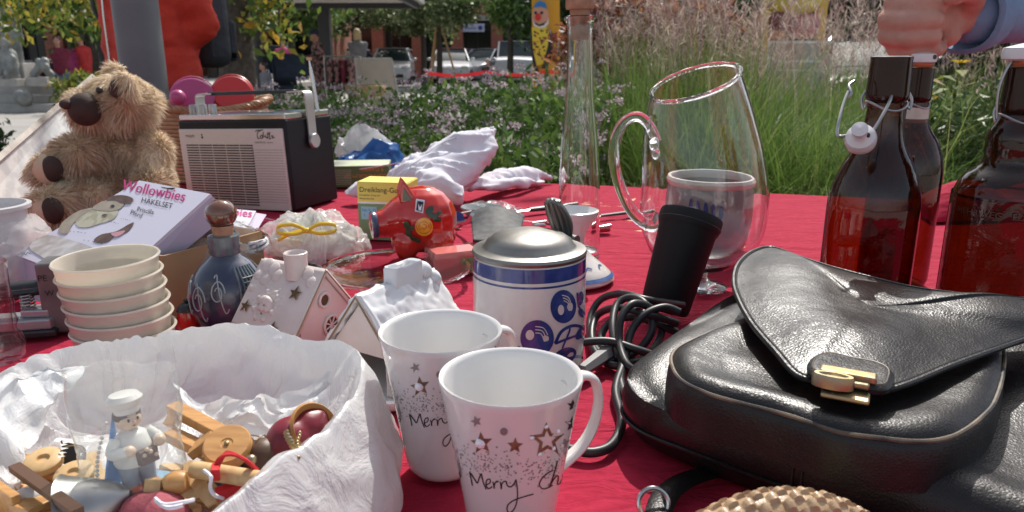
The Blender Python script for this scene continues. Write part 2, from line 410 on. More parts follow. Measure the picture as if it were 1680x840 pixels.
tcc = N.new('ShaderNodeTexCoord'); nt.links.new(tcc.outputs['Object'], m2.inputs[0]); nt.links.new(m2.outputs[0], b2.inputs[0])
bp2 = N.new('ShaderNodeBump'); bp2.inputs['Strength'].default_value = .9; bp2.inputs['Distance'].default_value = .006
nt.links.new(b2.outputs[0], bp2.inputs['Height'])
old = [n for n in N if n.type == 'BUMP' and n != bp2][0]; nt.links.new(bp2.outputs[0], old.inputs['Normal'])
def cloth_pt(u, v):
    s = -2.0 + 3.4 * u; t = -.42 + v * 2.4           # t < 0: hangs down behind the far edge
    z = 0; tt = t
    if t < 0: z = t * 1.0 + .0; tt = -.012 * (1 - math.exp(t * 60)) - .02 * (sin(s * 14) * .5 + .5) * min(1, -t * 4)
    p = on_table(s, tt, z); p.z += wr(p.x, p.y) if t >= 0 else 0
    return p
mb = MB(); mb.grid(lambda u, v: cloth_pt(u, v), 620, 440)
co = mb.build('tablecloth', M_cloth, weld=False); tag(co, 'crimson cotton cloth covering the whole market table', 'tablecloth')
mb = MB()
def fold(u, v):
    p = G(1528, 366, 0).lerp(G(1900, 352, 0), u) + Vector((.03, .15, 0)) * v
    p.z = TZ + .0015 + .085 * sin(pi * u) ** .35 * sin(pi * v) ** .8 * (.75 + .25 * sin(u * 9 + 1)) + .010 * sin(u * 23 + v * 6) * sin(pi * v) * sin(pi * u)
    return p
mb.grid(fold, 50, 24); tag(mb.build('folded_cloth', M_cloth, weld=False, solid=.002), 'crumpled crimson cloth end bunched between the brown bottles at the far right table edge', 'cloth')

# ---------------- flower bed in front (uncountable foliage and lilac blossoms)
def bed_height(x, y): return .79 + .012 * y + .06 * np.sin(x * 3.1 + 1) + .07 * np.sin(y * 2.3 + x) + .05 * np.sin(x * 9 + y * 7)
n = 62000
x = rng.uniform(-1.6, 1.1, n); yf = 2.02 - .33 * x; y = yf + rng.gamma(1.3, .75, n)
top = bed_height(x, y); z = top * (1 - rng.beta(1.1, 2.6, n)); keep = (y < 6.6) & (x < .17 * y - .05 + .1 * np.sin(y * 5)) & ~((x < -1.02 - .12 * (y - 2)) & (z > .5)); x, y, z = x[keep], y[keep], z[keep]
V1, F1 = leaf_quads(np.stack([x, y, z], 1), .034, .42, .35)
nf = 950; fx = rng.uniform(-1.5, 1.0, nf); fy = 2.02 - .33 * fx + rng.gamma(1.6, .9, nf); k = (fy < 6.5) & (fx < .16 * fy - .05) & ~(fx < -1.02 - .12 * (fy - 2)); fx, fy = fx[k], fy[k]
fz = bed_height(fx, fy) * rng.uniform(.70, 1.04, len(fx)) + .03
cp = []; 
for a, b_, c in zip(fx, fy, fz):
    m_ = 34; r_ = rng.uniform(.018, .042); th = rng.uniform(0, 2 * pi, m_); rr = r_ * np.sqrt(rng.uniform(0, 1, m_))
    cp.append(np.stack([a + rr * np.cos(th), b_ + rr * np.sin(th), c + rng.normal(0, .006, m_) + .25 * rr], 1))
V2, F2 = leaf_quads(np.concatenate(cp), .0095, .8, .2)
sb = np.stack([fx, fy, fz * 0 + .1], 1); 
V3, F3, _, _ = blades(sb, fz - .1, rng.uniform(0, .02, len(fx)), .005)
M_blos = mat('lilac_blossom', (.55, .4, .45), .7, ramp=[(0, (.42, .26, .33)), (.5, (.6, .46, .52)), (1, (.72, .66, .66))], island=True, transl=.3)
n4 = 260; bx = rng.uniform(-1.4, 1.0, n4); b4 = np.stack([bx, 2.0 - .33 * bx + rng.gamma(1, .5, n4), np.full(n4, .1)], 1)
V4, F4, _, _ = blades(b4, rng.uniform(.45, .8, n4), rng.uniform(.1, .5, n4), .028)
V, F, mi = joined([(V1, F1, 0), (V2, F2, 1), (V3, F3, 0), (V4, F4, 0)])
tag(np_obj('flower_bed', V, F, [M_leaf, M_blos], mi), 'dense bed of green plants dotted with small lilac blossom heads behind the table', 'flower bed', kind='stuff')
# ivy-like low filler under jug side
n = 14000; x = rng.uniform(.55, 3.6, n); y = 1.75 + rng.gamma(1.2, .3, n); y = np.where(x > 1.5, y - .1, y); z = rng.uniform(.02, .62, n)
V1, F1 = leaf_quads(np.stack([x, y, z], 1), .04, .6, .2)
tag(np_obj('ground_cover', V1, F1, M_leaf_d), 'low dark ground cover leaves at the foot of the tall grass', 'ground cover', kind='stuff')

# ---------------- ornamental grass clumps
M_grass = mat('fresh_grass_blades', (.12, .22, .04), .5, ramp=[(0, (.05, .11, .02)), (.5, (.11, .2, .035)), (.85, (.18, .27, .06)), (1, (.35, .33, .14))], island=True, transl=.45)
M_plume = mat('pinkish_dry_plumes', (.4, .28, .24), .8, ramp=[(0, (.20, .11, .11)), (.5, (.42, .30, .27)), (1, (.64, .55, .47))], island=True, transl=.4)
def grass(loc, rx, ry, n, h, lab, plumes, ph, lean=.45, gw=.006):
    t = thing('ornamental_grass', lab, 'grass clump', loc, (0, 0, 0), 'ornamental grass clumps beyond the table')
    a = rng.uniform(0, 2 * pi, n); r = np.sqrt(rng.uniform(0, 1, n)); base = np.stack([rx * r * np.cos(a), ry * r * np.sin(a), 0 * a], 1)
    V, F, tip, _ = blades(base, rng.normal(h, h * .14, n), np.abs(rng.normal(lean, .22, n)), gw, 5)
    np_obj('foliage', V, F, M_grass, parent=t)
    if plumes:
        a = rng.uniform(0, 2 * pi, plumes); r = np.sqrt(rng.uniform(0, 1, plumes)); base = np.stack([rx * r * np.cos(a), ry * r * np.sin(a), 0 * a], 1)
        V, F, tip, dr = blades(base, rng.normal(ph, .13, plumes), np.abs(rng.normal(.14, .1, plumes)), .004, 4, droop=.2)
        P = []; K = 46
        for k in range(K):
            f = rng.uniform(0, 1, plumes)[:, None]
            P.append(tip + np.array([0, 0, -.24]) * f + rng.normal(0, .014, (plumes, 3)) - dr * .04 * f)
        V2, F2 = leaf_quads(np.concatenate(P), .045, .07, 1.6)
        V, F, mi = joined([(V, F, 0), (V2, F2, 0)]); np_obj('plumes', V, F, M_plume, parent=t)
    return t
grass((.80, 3.55, 0), .36, .5, 5200, 1.06, 'tall grass clump with pinkish plumes right behind the glass bottle and jug rim', 145, 1.3, .3)
grass((1.42, 3.9, 0), .5, .5, 6500, .93, 'tall grass clump whose plumes cross in front of the white framed board', 105, 1.28, .35)
grass((2.25, 4.4, 0), .6, .45, 5000, .95, 'sparser grass clump with brownish plumes in front of the parked dark car', 50, 1.25, .45)
grass((1.12, 2.55, 0), .55, .36, 13000, .97, 'low bright green clump of fine drooping grass between glass jug and brown bottles', 0, 0, .6, .0045)
grass((.60, 2.75, 0), .32, .3, 7500, 1.0, 'dark green fine grass clump seen between glass bottle and glass jug', 0, 0, .45, .0045)

# ---------------- shrubs
def shrub(loc, r, n, size, m, lab, grp, stems=9, asp=.4, up=.3):
    t = thing('shrub', lab, 'shrub', loc, (0, 0, 0), grp)
    d = rng.normal(size=(n, 3)); d /= np.linalg.norm(d, axis=1)[:, None]; rad = rng.beta(4, 1.2, n)
    lump = 1 + .16 * np.sin(d[:, 0] * 9) * np.cos(d[:, 2] * 8) + .1 * np.sin(d[:, 1] * 13)
    P = d * (rad * lump)[:, None] * np.array(r) + np.array([0, 0, r[2]]); P = P[P[:, 2] > .02]
    V, F = leaf_quads(P, size, asp, up); np_obj('foliage', V, F, m, parent=t)
    mb = MB()
    for k in range(stems):
        a = rng.uniform(0, 2 * pi); mb.tube([(0.03 * cos(a), .03 * sin(a), 0), (r[0] * .4 * cos(a), r[1] * .4 * sin(a), r[2] * .8), (r[0] * .7 * cos(a), r[1] * .7 * sin(a), r[2] * 1.5)], [.012, .008, .003], 6)
    mb.build('stem', M_bark, t); return t
M_yew = mat('evergreen_sprays', (.07, .11, .03), .5, ramp=[(0, (.03, .06, .02)), (.5, (.07, .12, .035)), (1, (.2, .26, .09))], island=True, transl=.3)
shrub((1.72, 2.55, 0), (.50, .42, .47), 30000, .04, M_yew, 'dense evergreen shrub behind the middle brown bottle', 'shrubs beyond the table', asp=.3)
shrub((2.45, 3.2, 0), (.6, .5, .45), 16000, .045, M_yew, 'dense evergreen shrub behind the brown bottle at the right edge', 'shrubs beyond the table', asp=.3)
shrub((-3.58, 4.55, 0), (.42, .4, .46), 9000, .05, M_leaf_d, 'clipped round dark green shrub at the left edge of the photo', 'shrubs beyond the table')
shrub((-7.6, 14.6, .0), (1.2, .6, .40), 7000, .09, M_leaf_y, 'yellow green low bush by the plaza steps', 'shrubs beyond the table')
shrub((-4.1, 7.6, 0), (.35, .35, .2), 900, .12, M_leaf, 'small leafy plant standing on the paving beyond the picture frame', 'shrubs beyond the table')
shrub((A(1420, 95, 9.5).x, 9.5, 0), (1.2, .5, .42), 9000, .07, M_leaf_d, 'dark leafy shrub in front of the parked dark car', 'shrubs beyond the table')
# yellow daisies
M_yel = mat('yellow_petals', (.85, .55, .02), .5, transl=.2)
def daisy(p, lab):
    t = thing('yellow_flower', lab, 'flower', (p.x, p.y, 0), (0, 0, rng.uniform(0, 6)), 'yellow flowers over the shrubs')
    mb = MB(); mb.tube([(0, 0, 0), (.01, .01, p.z * .6), (0, 0, p.z)], .003, 6)
    for k in range(5):
        a = k * 2.4; mb.add([(0, 0, p.z * (.88 + .02 * k)), (.05 * cos(a) - .02 * sin(a), .05 * sin(a) + .02 * cos(a), p.z * (.9 + .02 * k)), (.1 * cos(a), .1 * sin(a), p.z * (.88 + .02 * k)), (.05 * cos(a) + .02 * sin(a), .05 * sin(a) - .02 * cos(a), p.z * (.9 + .02 * k))], [(0, 1, 2, 3)])
    mb.build('stem', M_leaf_y, t)
    mb = MB()
    for k in range(12):
        a = k * pi / 6; mb.add([(.006 * cos(a), .006 * sin(a), p.z), (.02 * cos(a - .2), .02 * sin(a - .2), p.z + .01), (.033 * cos(a), .033 * sin(a), p.z + .012), (.02 * cos(a + .2), .02 * sin(a + .2), p.z + .01)], [(0, 1, 2, 3)])
    mb.build('petals', M_yel, t); mb = MB(); mb.ell((0, 0, p.z + .004), (.009, .009, .007)); mb.build('flower_centre', mat('dark_flower_eye', (.12, .05, .01), .8), t)
daisy(A(1576, 104, 2.6), 'yellow daisy-like flower standing alone left of the right-hand bottle stopper')
daisy(A(1512, 98, 2.6), 'yellow flower with bright leaves just right of the middle bottle stopper')
daisy(A(1504, 124, 2.7), 'small low yellow flower tucked beside the middle bottle neck')

# ---------------- trees
def tree(loc, h, trunk_r, crown_c, crown_r, nl, size, m, name, lab, grp='trees around the square', limbs=9, clumps=26, lean=(0, 0), asp=.5, stakes=False):
    t = thing(name, lab, 'tree', loc, (0, 0, 0), grp)
    cc = Vector(crown_c); cr = Vector(crown_r)
    mb = MB(); top = Vector((lean[0], lean[1], h)); path = [Vector((0, 0, 0)), Vector((lean[0] * .3 + .03, lean[1] * .3, h * .35)), Vector((lean[0] * .7 - .03, lean[1] * .7, h * .7)), top]
    mb.tube(catmull(path, 5), [trunk_r * (1.25 - .9 * k / 15) for k in range(16)], 14); mb.build('trunk', M_bark, t)
    mb = MB(); cl = []
    for k in range(clumps):
        d = Vector(rng.normal(size=3)).normalized() * rng.uniform(.35, .95) ; cl.append(Vector((cc.x + d.x * cr.x, cc.y + d.y * cr.y, cc.z + d.z * cr.z)))
    for k in range(limbs):
        e = cl[k % clumps]; b = path[1].lerp(top, rng.uniform(.3, 1)); mid = b.lerp(e, .5) + Vector((0, 0, .08 * h))
        mb.tube(catmull([b, mid, e], 4), [trunk_r * .35 * (1 - .85 * q / 8) for q in range(9)], 6)
    mb.build('limbs', M_bark, t)
    P = []
    for c in cl:
        nn = int(nl / clumps); d = rng.normal(size=(nn, 3)); d /= np.linalg.norm(d, axis=1)[:, None]
        P.append(np.array(c) + d * rng.beta(2.2, 1.2, nn)[:, None] * np.array(cr) * rng.uniform(.28, .5))
    V, F = leaf_quads(np.concatenate(P), size, asp, -.1); np_obj('crown', V, F, m, parent=t)
    if stakes:
        for a in (0, 2.1, 4.2):
            mb = MB(); mb.cyl((.7 * cos(a), .7 * sin(a), 0), (.12 * cos(a), .12 * sin(a), 2.1), .035); mb.build('stake', M_wood, t)
    return t
# big dark trunk behind the radio, with yellowing boughs hanging round it
tb = tree((A(384, 100, 7.0).x, 7.0, 0), 4.6, .155, (.3, -.2, 3.9), (3.2, 2.6, 1.5), 17000, .13, M_leaf_y, 'broadleaf_tree', 'thick dark trunk behind the radio with yellowing leaves hanging beside it', clumps=34)
P = []; mbh = MB()
for (px, py, y, sx, n_) in ((440, 10, 7, .13, 130), (428, 38, 7, .08, 50), (458, 48, 7, .06, 26), (40, 2, 7, .4, 160), (110, 6, 7.4, .4, 190), (165, 12, 7.6, .22, 110), (90, 25, 8, .3, 70), (-10, 25, 6.6, .12, 60)):
    c = A(px, py, y); n_ = int(n_ * 1.5); P.append(rng.normal(size=(n_, 3)) * np.array([sx, .3, .13]) + np.array(c) - np.array(tb.location)); lc = c - tb.location
    mbh.tube(catmull([(0, 0, 3.4), (lc.x * .6, lc.y * .6, 3.2), (lc.x, lc.y, lc.z + .5), tuple(lc)], 4), [.03 * (1 - .07 * q) for q in range(13)], 6)
V, F = leaf_quads(np.concatenate(P), .085, .5, -.8); np_obj('hanging_leaves', V, F, M_leaf_y, parent=tb); mbh.build('hanging_boughs', M_bark, tb)
yt = [(720, 27, 1.6, 'young tree in the row of shops, just left of the wooden stakes', True), (694, 30, 1.3, 'slim young tree left of the staked one in front of dark shopfronts', False),
      (836, 25, 1.4, 'young tree with yellowish green crown between the white van and painted clown', False), (590, 31, 1.8, 'pale leaved tree above the sandwich board', False),
      (478, 24, 1.8, 'pale green tree left of the pavilion post', False), (640, 33, 1.7, 'pale leaved tree beside the white car behind the sandwich board', False)]
for px, y, r_, lab, st in yt:
    p = A(px, 95, y); tree((p.x, y, 0), 2.6 + r_, .10, (0, 0, 3.05 + .02 * (y - 27)), (r_ * 1.1, r_, 1.35), 5600, .14, M_leaf_p if y > 26 else M_leaf, 'young_tree', lab, stakes=st, clumps=22)
for px, y, r_, m, lab in ((120, 24, 2.4, M_leaf_p, 'pale leaved tree between the brick building and clothes rail'), (205, 21, 1.5, M_leaf_d, 'dark leafy tree left of the red jacket behind the clothes rail'),
                       (150, 18, 1.2, M_leaf, 'small green tree close behind the clothes rail'), (250, 24, 2.5, M_leaf_d, 'dark green tree hidden mostly by the grey pole'), (345, 22, 2.2, M_leaf_y, 'yellow green tree seen beside the backpack'),
                       (15, 17, 1.4, M_leaf_d, 'dark tree behind the stone sculptures at far left')):
    p = A(px, 95, y); tree((p.x, y, 0), 2.6 + r_ * .6, .13, (0, 0, 2.0 + r_ * .55), (r_ * 1.1, r_, r_ * .95), 9000, .14, m, 'plaza_tree', lab, clumps=26)
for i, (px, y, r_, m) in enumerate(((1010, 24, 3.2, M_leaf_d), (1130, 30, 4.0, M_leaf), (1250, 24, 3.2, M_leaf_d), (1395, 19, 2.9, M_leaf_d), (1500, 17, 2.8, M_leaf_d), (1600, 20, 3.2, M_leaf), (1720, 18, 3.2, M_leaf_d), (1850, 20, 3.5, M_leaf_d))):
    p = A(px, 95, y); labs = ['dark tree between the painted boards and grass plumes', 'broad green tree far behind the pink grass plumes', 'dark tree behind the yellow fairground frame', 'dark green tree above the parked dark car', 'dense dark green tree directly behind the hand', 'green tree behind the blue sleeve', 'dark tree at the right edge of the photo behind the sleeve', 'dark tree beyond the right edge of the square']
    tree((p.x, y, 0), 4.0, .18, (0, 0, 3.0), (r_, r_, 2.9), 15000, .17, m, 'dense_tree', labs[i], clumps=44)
# a hedge that closes the view on the right
P = np.stack([rng.uniform(3.5, 17, 26000), rng.uniform(14.6, 16.0, 26000), rng.uniform(0, 1.7, 26000)], 1); V, F = leaf_quads(P, .13, .5); tag(np_obj('hedge', V, F, M_leaf_d), 'long dark hedge behind the parked dark car at the right', 'hedge')

# ---------------- brick buildings
def arcade(name, loc, rz, nb, pitch, storeys, lab, sign_at=None, lint=3.0):
    t = thing(name, lab, 'building', loc, (0, 0, rz)); W = nb * pitch; H = lint + .35 + storeys * 2.9
    mb = MB(); mb.box((W / 2, 4.2, H / 2), (W, 7.0, H - .02)); mb.build('wall', M_brick, t, smooth=False)
    mb = MB(); mb.box((W / 2, .35, lint + .3 + (H - lint - .3) / 2), (W, .7, H - lint - .3)); mb.build('upper_wall', M_brick, t, smooth=False)
    for k in range(nb + 1):
        mb = MB(); mb.box((k * pitch, .0, lint / 2), (.62, .9, lint)); mb.build('pier', M_brick, t, smooth=False, bevel=.01)
    for k in range(nb):
        mb = MB(); x0 = k * pitch + .31; x1 = (k + 1) * pitch - .31; mb.box(((x0 + x1) / 2, .62, lint / 2), (x1 - x0, .05, lint))
        w = mb.build('shop_window', M_shop, t, smooth=False)
        mb = MB(); mb.box(((x0 + x1) / 2, .3, lint + .14), (x1 - x0 + .1, .9, .28)); mb.build('lintel', M_lintel, t, smooth=False)
        mb = MB()
        for f in (.0, .5, 1.0): mb.box((x0 + .03 + (x1 - x0 - .06) * f, .58, 1.3), (.05, .04, 2.6))
        mb.box(((x0 + x1) / 2, .585, 2.55), (x1 - x0, .03, .06)); mb.build('frame', mat('dark_window_frame', (.06, .06, .065), .5), w, smooth=False)
    for s in range(storeys):
        for k in range(0, nb, 2):
            xc = (k + .5) * pitch; zc = lint + 1.55 + s * 2.9
            mb = MB(); mb.box((xc, -.012, zc), (1.25, .05, 1.4)); w = mb.build('window', mat('pale_window_glass', (.35, .38, .42), .15), t, smooth=False)
            mb = MB()
            for q in (-.62, 0, .62): mb.box((xc + q, -.05, zc), (.06, .05, 1.46))
            for q in (-.7, .7): mb.box((xc, -.055, zc + q), (1.3, .05, .06))
            for q in range(7): mb.box((xc - .5 + q * .165, -.10, zc - .25), (.02, .02, .8))
            mb.build('frame', M_lintel, w, smooth=False)
    mb = MB(); mb.box((W / 2, 3.6, H + .1), (W + .4, 8.6, .2)); mb.build('roof', M_shop, t, smooth=False)
    return t
bl = arcade('brick_arcade', (A(430, 95, 42).x, 42, 0), 0, 15, 2.15, 2, 'long red brick building with dark arcade shops and pale lintels behind the parked cars')
# shop sign board with two blue emblems (drawn as in the photo: pale board, blue ends)
mb = MB(); xs = (A(771, 48, 41).x - bl.location.x); mb.box((xs, -.28, 2.62), (1.5, .06, .42)); mb.build('shop_sign', mat('pale_blue_sign', (.6, .66, .8), .5), bl, smooth=False)
mb = MB()
for q in (-.52, .52): mb.ell((xs + q, -.315, 2.62), (.12, .012, .12))
for q in range(5): mb.box((xs - .24 + q * .12, -.315, 2.60), (.06, .006, .1))
mb.build('sign_emblem', mat('blue_emblem', (.03, .06, .3), .5), bl)
arcade('brick_wing', (-27.5, 26.5, 0), radians(4), 9, 2.3, 2, 'red brick wing with white bands behind the trees on the left', lint=2.7)
# pavilion: dark steel post and flat roof
pv = thing('pavilion', 'open pavilion with dark steel posts and flat pale-soffit roof over the square', 'pavilion', (A(536, 90, 18.2).x, 18.2, 0))
zr = A(536, 13, 18.2).z
M_dk = mat('dark_painted_steel', (.035, .037, .042), .5)
x0 = A(466, 8, 18.2).x - pv.location.x; x1 = A(688, 4, 18.2).x - pv.location.x
for (x, y) in ((0, 0), (0, -3.2), (x0 - 4.0, 0)):
    if y == -3.2: x, y = 0, -5.2
    mb = MB(); mb.box((x, y, zr / 2), (.26, .26, zr)); mb.build('post', M_dk, pv, smooth=False, bevel=.01)
mb = MB(); mb.box(((x0 + x1) / 2, -.1, zr + .04), (x1 - x0, .1, .12)); mb.box(((x0 + x1) / 2, -5.4, zr + .04), (x1 - x0, .1, .12)); mb.box((x1 - .05, -2.75, zr + .04), (.1, 5.2, .12)); mb.box((x0 + .05, -2.75, zr + .04), (.1, 5.2, .12)); mb.build('roof_edge', M_dk, pv, smooth=False)
mb = MB(); mb.box(((x0 + x1) / 2, -2.75, zr + .15), (x1 - x0 + .2, 5.9, .1)); mb.build('roof', M_lintel, pv, smooth=False)
# grey lamp pole at the left
pl = thing('lamp_pole', 'thick grey metal pole standing behind the teddy bear', 'pole', (A(233, 100, 2.35).x, 2.35, 0))
mb = MB(); mb.lathe([(.075, 0), (.075, .5), (.066, .55), (.064, 4.6), (.0001, 4.62)], 32); mb.build('shaft', mat('grey_painted_metal', (.13, .135, .145), .45, col2=(.10, .105, .115), vscale=6, bump=.1, bscale=60), pl)
mb = MB(); mb.lathe([(.0001, 4.62), (.15, 4.64), (.16, 4.8), (.02, 5.0), (.0001, 5.0)], 24); mb.build('lamp_head', M_dk, pl)
# ============================================================ PEOPLE, CARS AND SQUARE FURNITURE
M_skin = mat('skin', (.55, .29, .2), .5, sss=.1, col2=(.5, .24, .17), vscale=12, bump=.25, bscale=160, bdist=.001)
def fabric(n, c, c2=None, sc=14, mix=(.45, .55)): return mat(n, c, .8, col2=c2 or tuple(x * .8 for x in c), vscale=sc, vmix=mix, bump=.4, bscale=40, bdist=.01)
def ridged0(p): return 1 - 2 * abs(mnoise.noise(Vector((p.x * 14 + p.z * 22, p.y * 12, p.z * 30))))
def person(lab, loc, rz, h=1.7, top=None, legs=None, hair=None, shoes=None, arms=((.15, .05, -.55), (-.15, .05, -.55)), sit=False, bend=0, vox=.022, hair_len=0, grp=None, bulk=1.0, cap=None, dress=False):
    """facing -Y locally. arms: hand targets relative to each shoulder (x,y,z) in units of h"""
    t = thing('person', lab, 'person', loc, (0, 0, rz), grp); s = h / 1.7
    hip = .50 if sit else .92; hz = hip * s; f = -1
    sh = Vector((0, f * bend * .35 * s, hz + (.52 - abs(bend) * .1) * s)); nk = sh + Vector((0, f * .02 * s, .06 * s)); hd = nk + Vector((0, f * (.03 + bend * .08) * s, .15 * s))
    balls = [(hd, (.078 * s, .095 * s, .115 * s)), (hd + Vector((0, f * .09 * s, -.01 * s)), .018 * s), (hd + Vector((0, f * .055 * s, -.07 * s)), .05 * s)]
    for sx in (-1, 1): balls.append((hd + Vector((sx * .08 * s, .005, 0)), (.015 * s, .02 * s, .03 * s)))
    balls += chain([(nk + Vector((0, 0, -.03 * s)), .055 * s), (hd, .05 * s)])
    tor = chain([((-.0, 0, hz), .13 * s * bulk), (Vector((0, 0, hz)).lerp(sh, .5), .125 * s * bulk), (sh + Vector((0, 0, -.09 * s)), .13 * s * bulk)])
    tor = [(c, (r * 1.25, r * .9, r)) for c, r in tor]; balls += tor
    arm_c = []; hands = []
    for k, sx in enumerate((-1, 1)):
        so = sh + Vector((sx * .185 * s * bulk, 0, -.04 * s)); hand = so + Vector((arms[k][0], arms[k][1] * 1.0, arms[k][2])) * s
        mid = so.lerp(hand, .5); d = (hand - so).length; off = sqrt(max(0, (.29 * s) ** 2 - (d / 2) ** 2)); mid += Vector((sx * .35, .75, -.35)).normalized() * off
        arm_c.append((so, mid, hand)); balls += chain([(so, .052 * s), (mid, .04 * s), (hand, .028 * s)])
        dr = (hand - mid).normalized(); balls += chain([(hand, .03 * s), (hand + dr * .08 * s, .034 * s)])
        for q in range(4): balls += chain([(hand + dr * .09 * s + Vector(((q - 1.5) * .018 * s, 0, 0)), .011 * s), (hand + dr * .16 * s + Vector(((q - 1.5) * .02 * s, f * .02 * s, 0)), .009 * s)])
    leg_c = []
    for sx in (-1, 1):
        hp = Vector((sx * .09 * s, 0, hz - .03 * s))
        if sit: kn = hp + Vector((sx * .03 * s, f * .42 * s, 0)); an = Vector((kn.x, kn.y + .02, .08 * s))
        else: kn = Vector((sx * .10 * s, f * .02 * s, .49 * s)); an = Vector((sx * .11 * s, .02 * s, .08 * s))
        leg_c.append((hp, kn, an)); balls += chain([(hp, .085 * s), (kn, .055 * s), (an, .04 * s)])
        balls += chain([(an + Vector((0, 0, -.03 * s)), .035 * s), (an + Vector((0, f * .14 * s, -.045 * s)), .03 * s)])
    blob('body', balls, vox * .75, M_skin, t, 3)
    if top:
        b = [(c, tuple(x * 1.13 + .006 for x in r)) for c, r in tor]
        for so, mid, hand in arm_c: b += chain([(so, .068 * s), (mid, .056 * s), (mid.lerp(hand, .88), .045 * s)])
        b += [(Vector((0, 0, hz - (.06 if not dress else .12) * s)), (.165 * s * bulk, .125 * s * bulk, .09 * s))]
        if dress: b += [(Vector((0, 0, hz - (.1 + .09 * q) * s)), ((.18 + .02 * q) * s, (.15 + .015 * q) * s, .09 * s)) for q in range(5)]
        blob('jacket', b, vox * .8, top, t, 4, fn=(lambda p: p + Vector((mnoise.noise(Vector((p.x * 9, p.y * 9, p.z * 26))), mnoise.noise(Vector((p.x * 9 + 5, p.y * 9, p.z * 30))), 0)) * .010 + Vector((ridged0(p), ridged0(p), 0)) * .003) if vox < .02 else None)
    if legs:
        b = []
        for hp, kn, an in leg_c: b += chain([(hp, .102 * s), (kn, .072 * s), (an + Vector((0, 0, .02 * s)), .062 * s)])
        b += [(Vector((0, 0, hz)), (.15 * s, .115 * s, .1 * s))]; blob('trousers', b, vox, legs, t, 4)
    for hp, kn, an in leg_c:
        mb = MB(); mb.ell((an.x, an.y + f * .07 * s, .045 * s), (.05 * s, .135 * s, .045 * s)); mb.build('shoe', shoes or M_black, t)
    mb = MB()
    for sx in (-1, 1): mb.ell(hd + Vector((sx * .03 * s, f * .086 * s, .005 * s)), (.011 * s, .008 * s, .007 * s), n=8, m=6)
    mb.build('eyes', M_ink, t)
    mb = MB(); mb.ell(hd + Vector((0, f * .09 * s, -.05 * s)), (.024 * s, .008 * s, .006 * s), n=8, m=6); mb.build('mouth', mat('lips', (.4, .1, .09), .5), t)
    if hair:
        b = [(hd + Vector((0, .018 * s, .028 * s)), (.09 * s, .098 * s, .105 * s))]
        if hair_len: b += [(hd + Vector((sx * .055 * s, .045 * s, -.06 * s * q * hair_len)), (.045 * s, .05 * s, .06 * s)) for q in range(3) for sx in (-1, 0, 1)]
        blob('hair', b, vox * .7, hair, t, 2)
    if cap:
        mb = MB(); mb.lathe([(.1 * s, .0), (.103 * s, .04 * s), (.085 * s, .085 * s), (.04 * s, .115 * s), (.0001, .12 * s)], 20, hd + Vector((0, .005, .02 * s))); mb.ell(hd + Vector((0, f * .12 * s, .03 * s)), (.07 * s, .07 * s, .008 * s)); mb.build('cap', cap, t)
    return t
F_red = fabric('orange_red_softshell', (.62, .045, .022), (.55, .035, .018)); F_dark = fabric('dark_trousers', (.03, .032, .04)); F_navy = fabric('navy_cloth', (.03, .04, .08))
F_floral = fabric('floral_print', (.03, .035, .02), (.42, .2, .2), 16, (.47, .53)); F_pink = fabric('pink_cloth', (.6, .06, .22)); F_mar = fabric('maroon_cloth', (.2, .02, .05)); F_grey = fabric('grey_cloth', (.2, .2, .22))
F_white = fabric('white_cloth', (.7, .68, .68)); F_jean = fabric('washed_denim', (.16, .24, .36)); F_blue = fabric('light_blue_sweat_cloth', (.17, .27, .42), (.15, .24, .38))
H_blond = mat('blond_hair', (.6, .48, .28), .6, col2=(.5, .38, .2), vscale=40); H_dark = mat('dark_hair', (.03, .02, .015), .5); H_grey = mat('grey_hair', (.4, .39, .38), .6)

# ---- the visitor in the orange-red jacket, back pack on, facing left
pr = person('person in orange-red jacket with dark backpack standing close behind the grey pole', (A(240, 100, 3.0).x, 3.05, 0), radians(-38), 1.8, F_red, F_dark, H_dark,
            arms=((.17, .02, -.46), (-.15, -.05, -.46)), vox=.017, bulk=1.15)
bpk = thing('backpack', 'dark backpack with red tab worn by the person in the orange-red jacket', 'backpack', pr.location, pr.rotation_euler)
M_pack = fabric('charcoal_nylon', (.03, .033, .04), (.05, .055, .065), 6); 
mb = MB(); mb.box((0, .215, 1.22), (.27, .15, .42)); mb.build('pack_body', M_pack, bpk, bevel=.045, ang=60); mb = MB(); mb.box((0, .305, 1.12), (.20, .05, .17)); mb.build('pocket', M_pack, bpk, bevel=.018, ang=60)
for z in (1.06, 1.33): mb = MB(); mb.box((0, .296, z), (.272, .008, .022)); mb.build('compression_strap', M_black, bpk, smooth=False)
for sx in (-1, 1):
    mb = MB(); mb.tube(catmull([(sx * .10, .2, 1.44), (sx * .13, .06, 1.505), (sx * .14, -.1, 1.40), (sx * .165, -.12, 1.22), (sx * .15, .0, 1.10), (sx * .10, .12, 1.08)], 6), .018, 8, flat=.35); mb.build('strap', M_pack, bpk)
mb = MB(); mb.box((-.02, .333, 1.18), (.05, .006, .02)); mb.build('tab', F_red, bpk)
mb = MB(); mb.tube([(.0, -.155, 1.42), (.0, -.165, 1.2), (.0, -.165, .98)], .004, 6); mb.build('zip', M_chrome, pr)

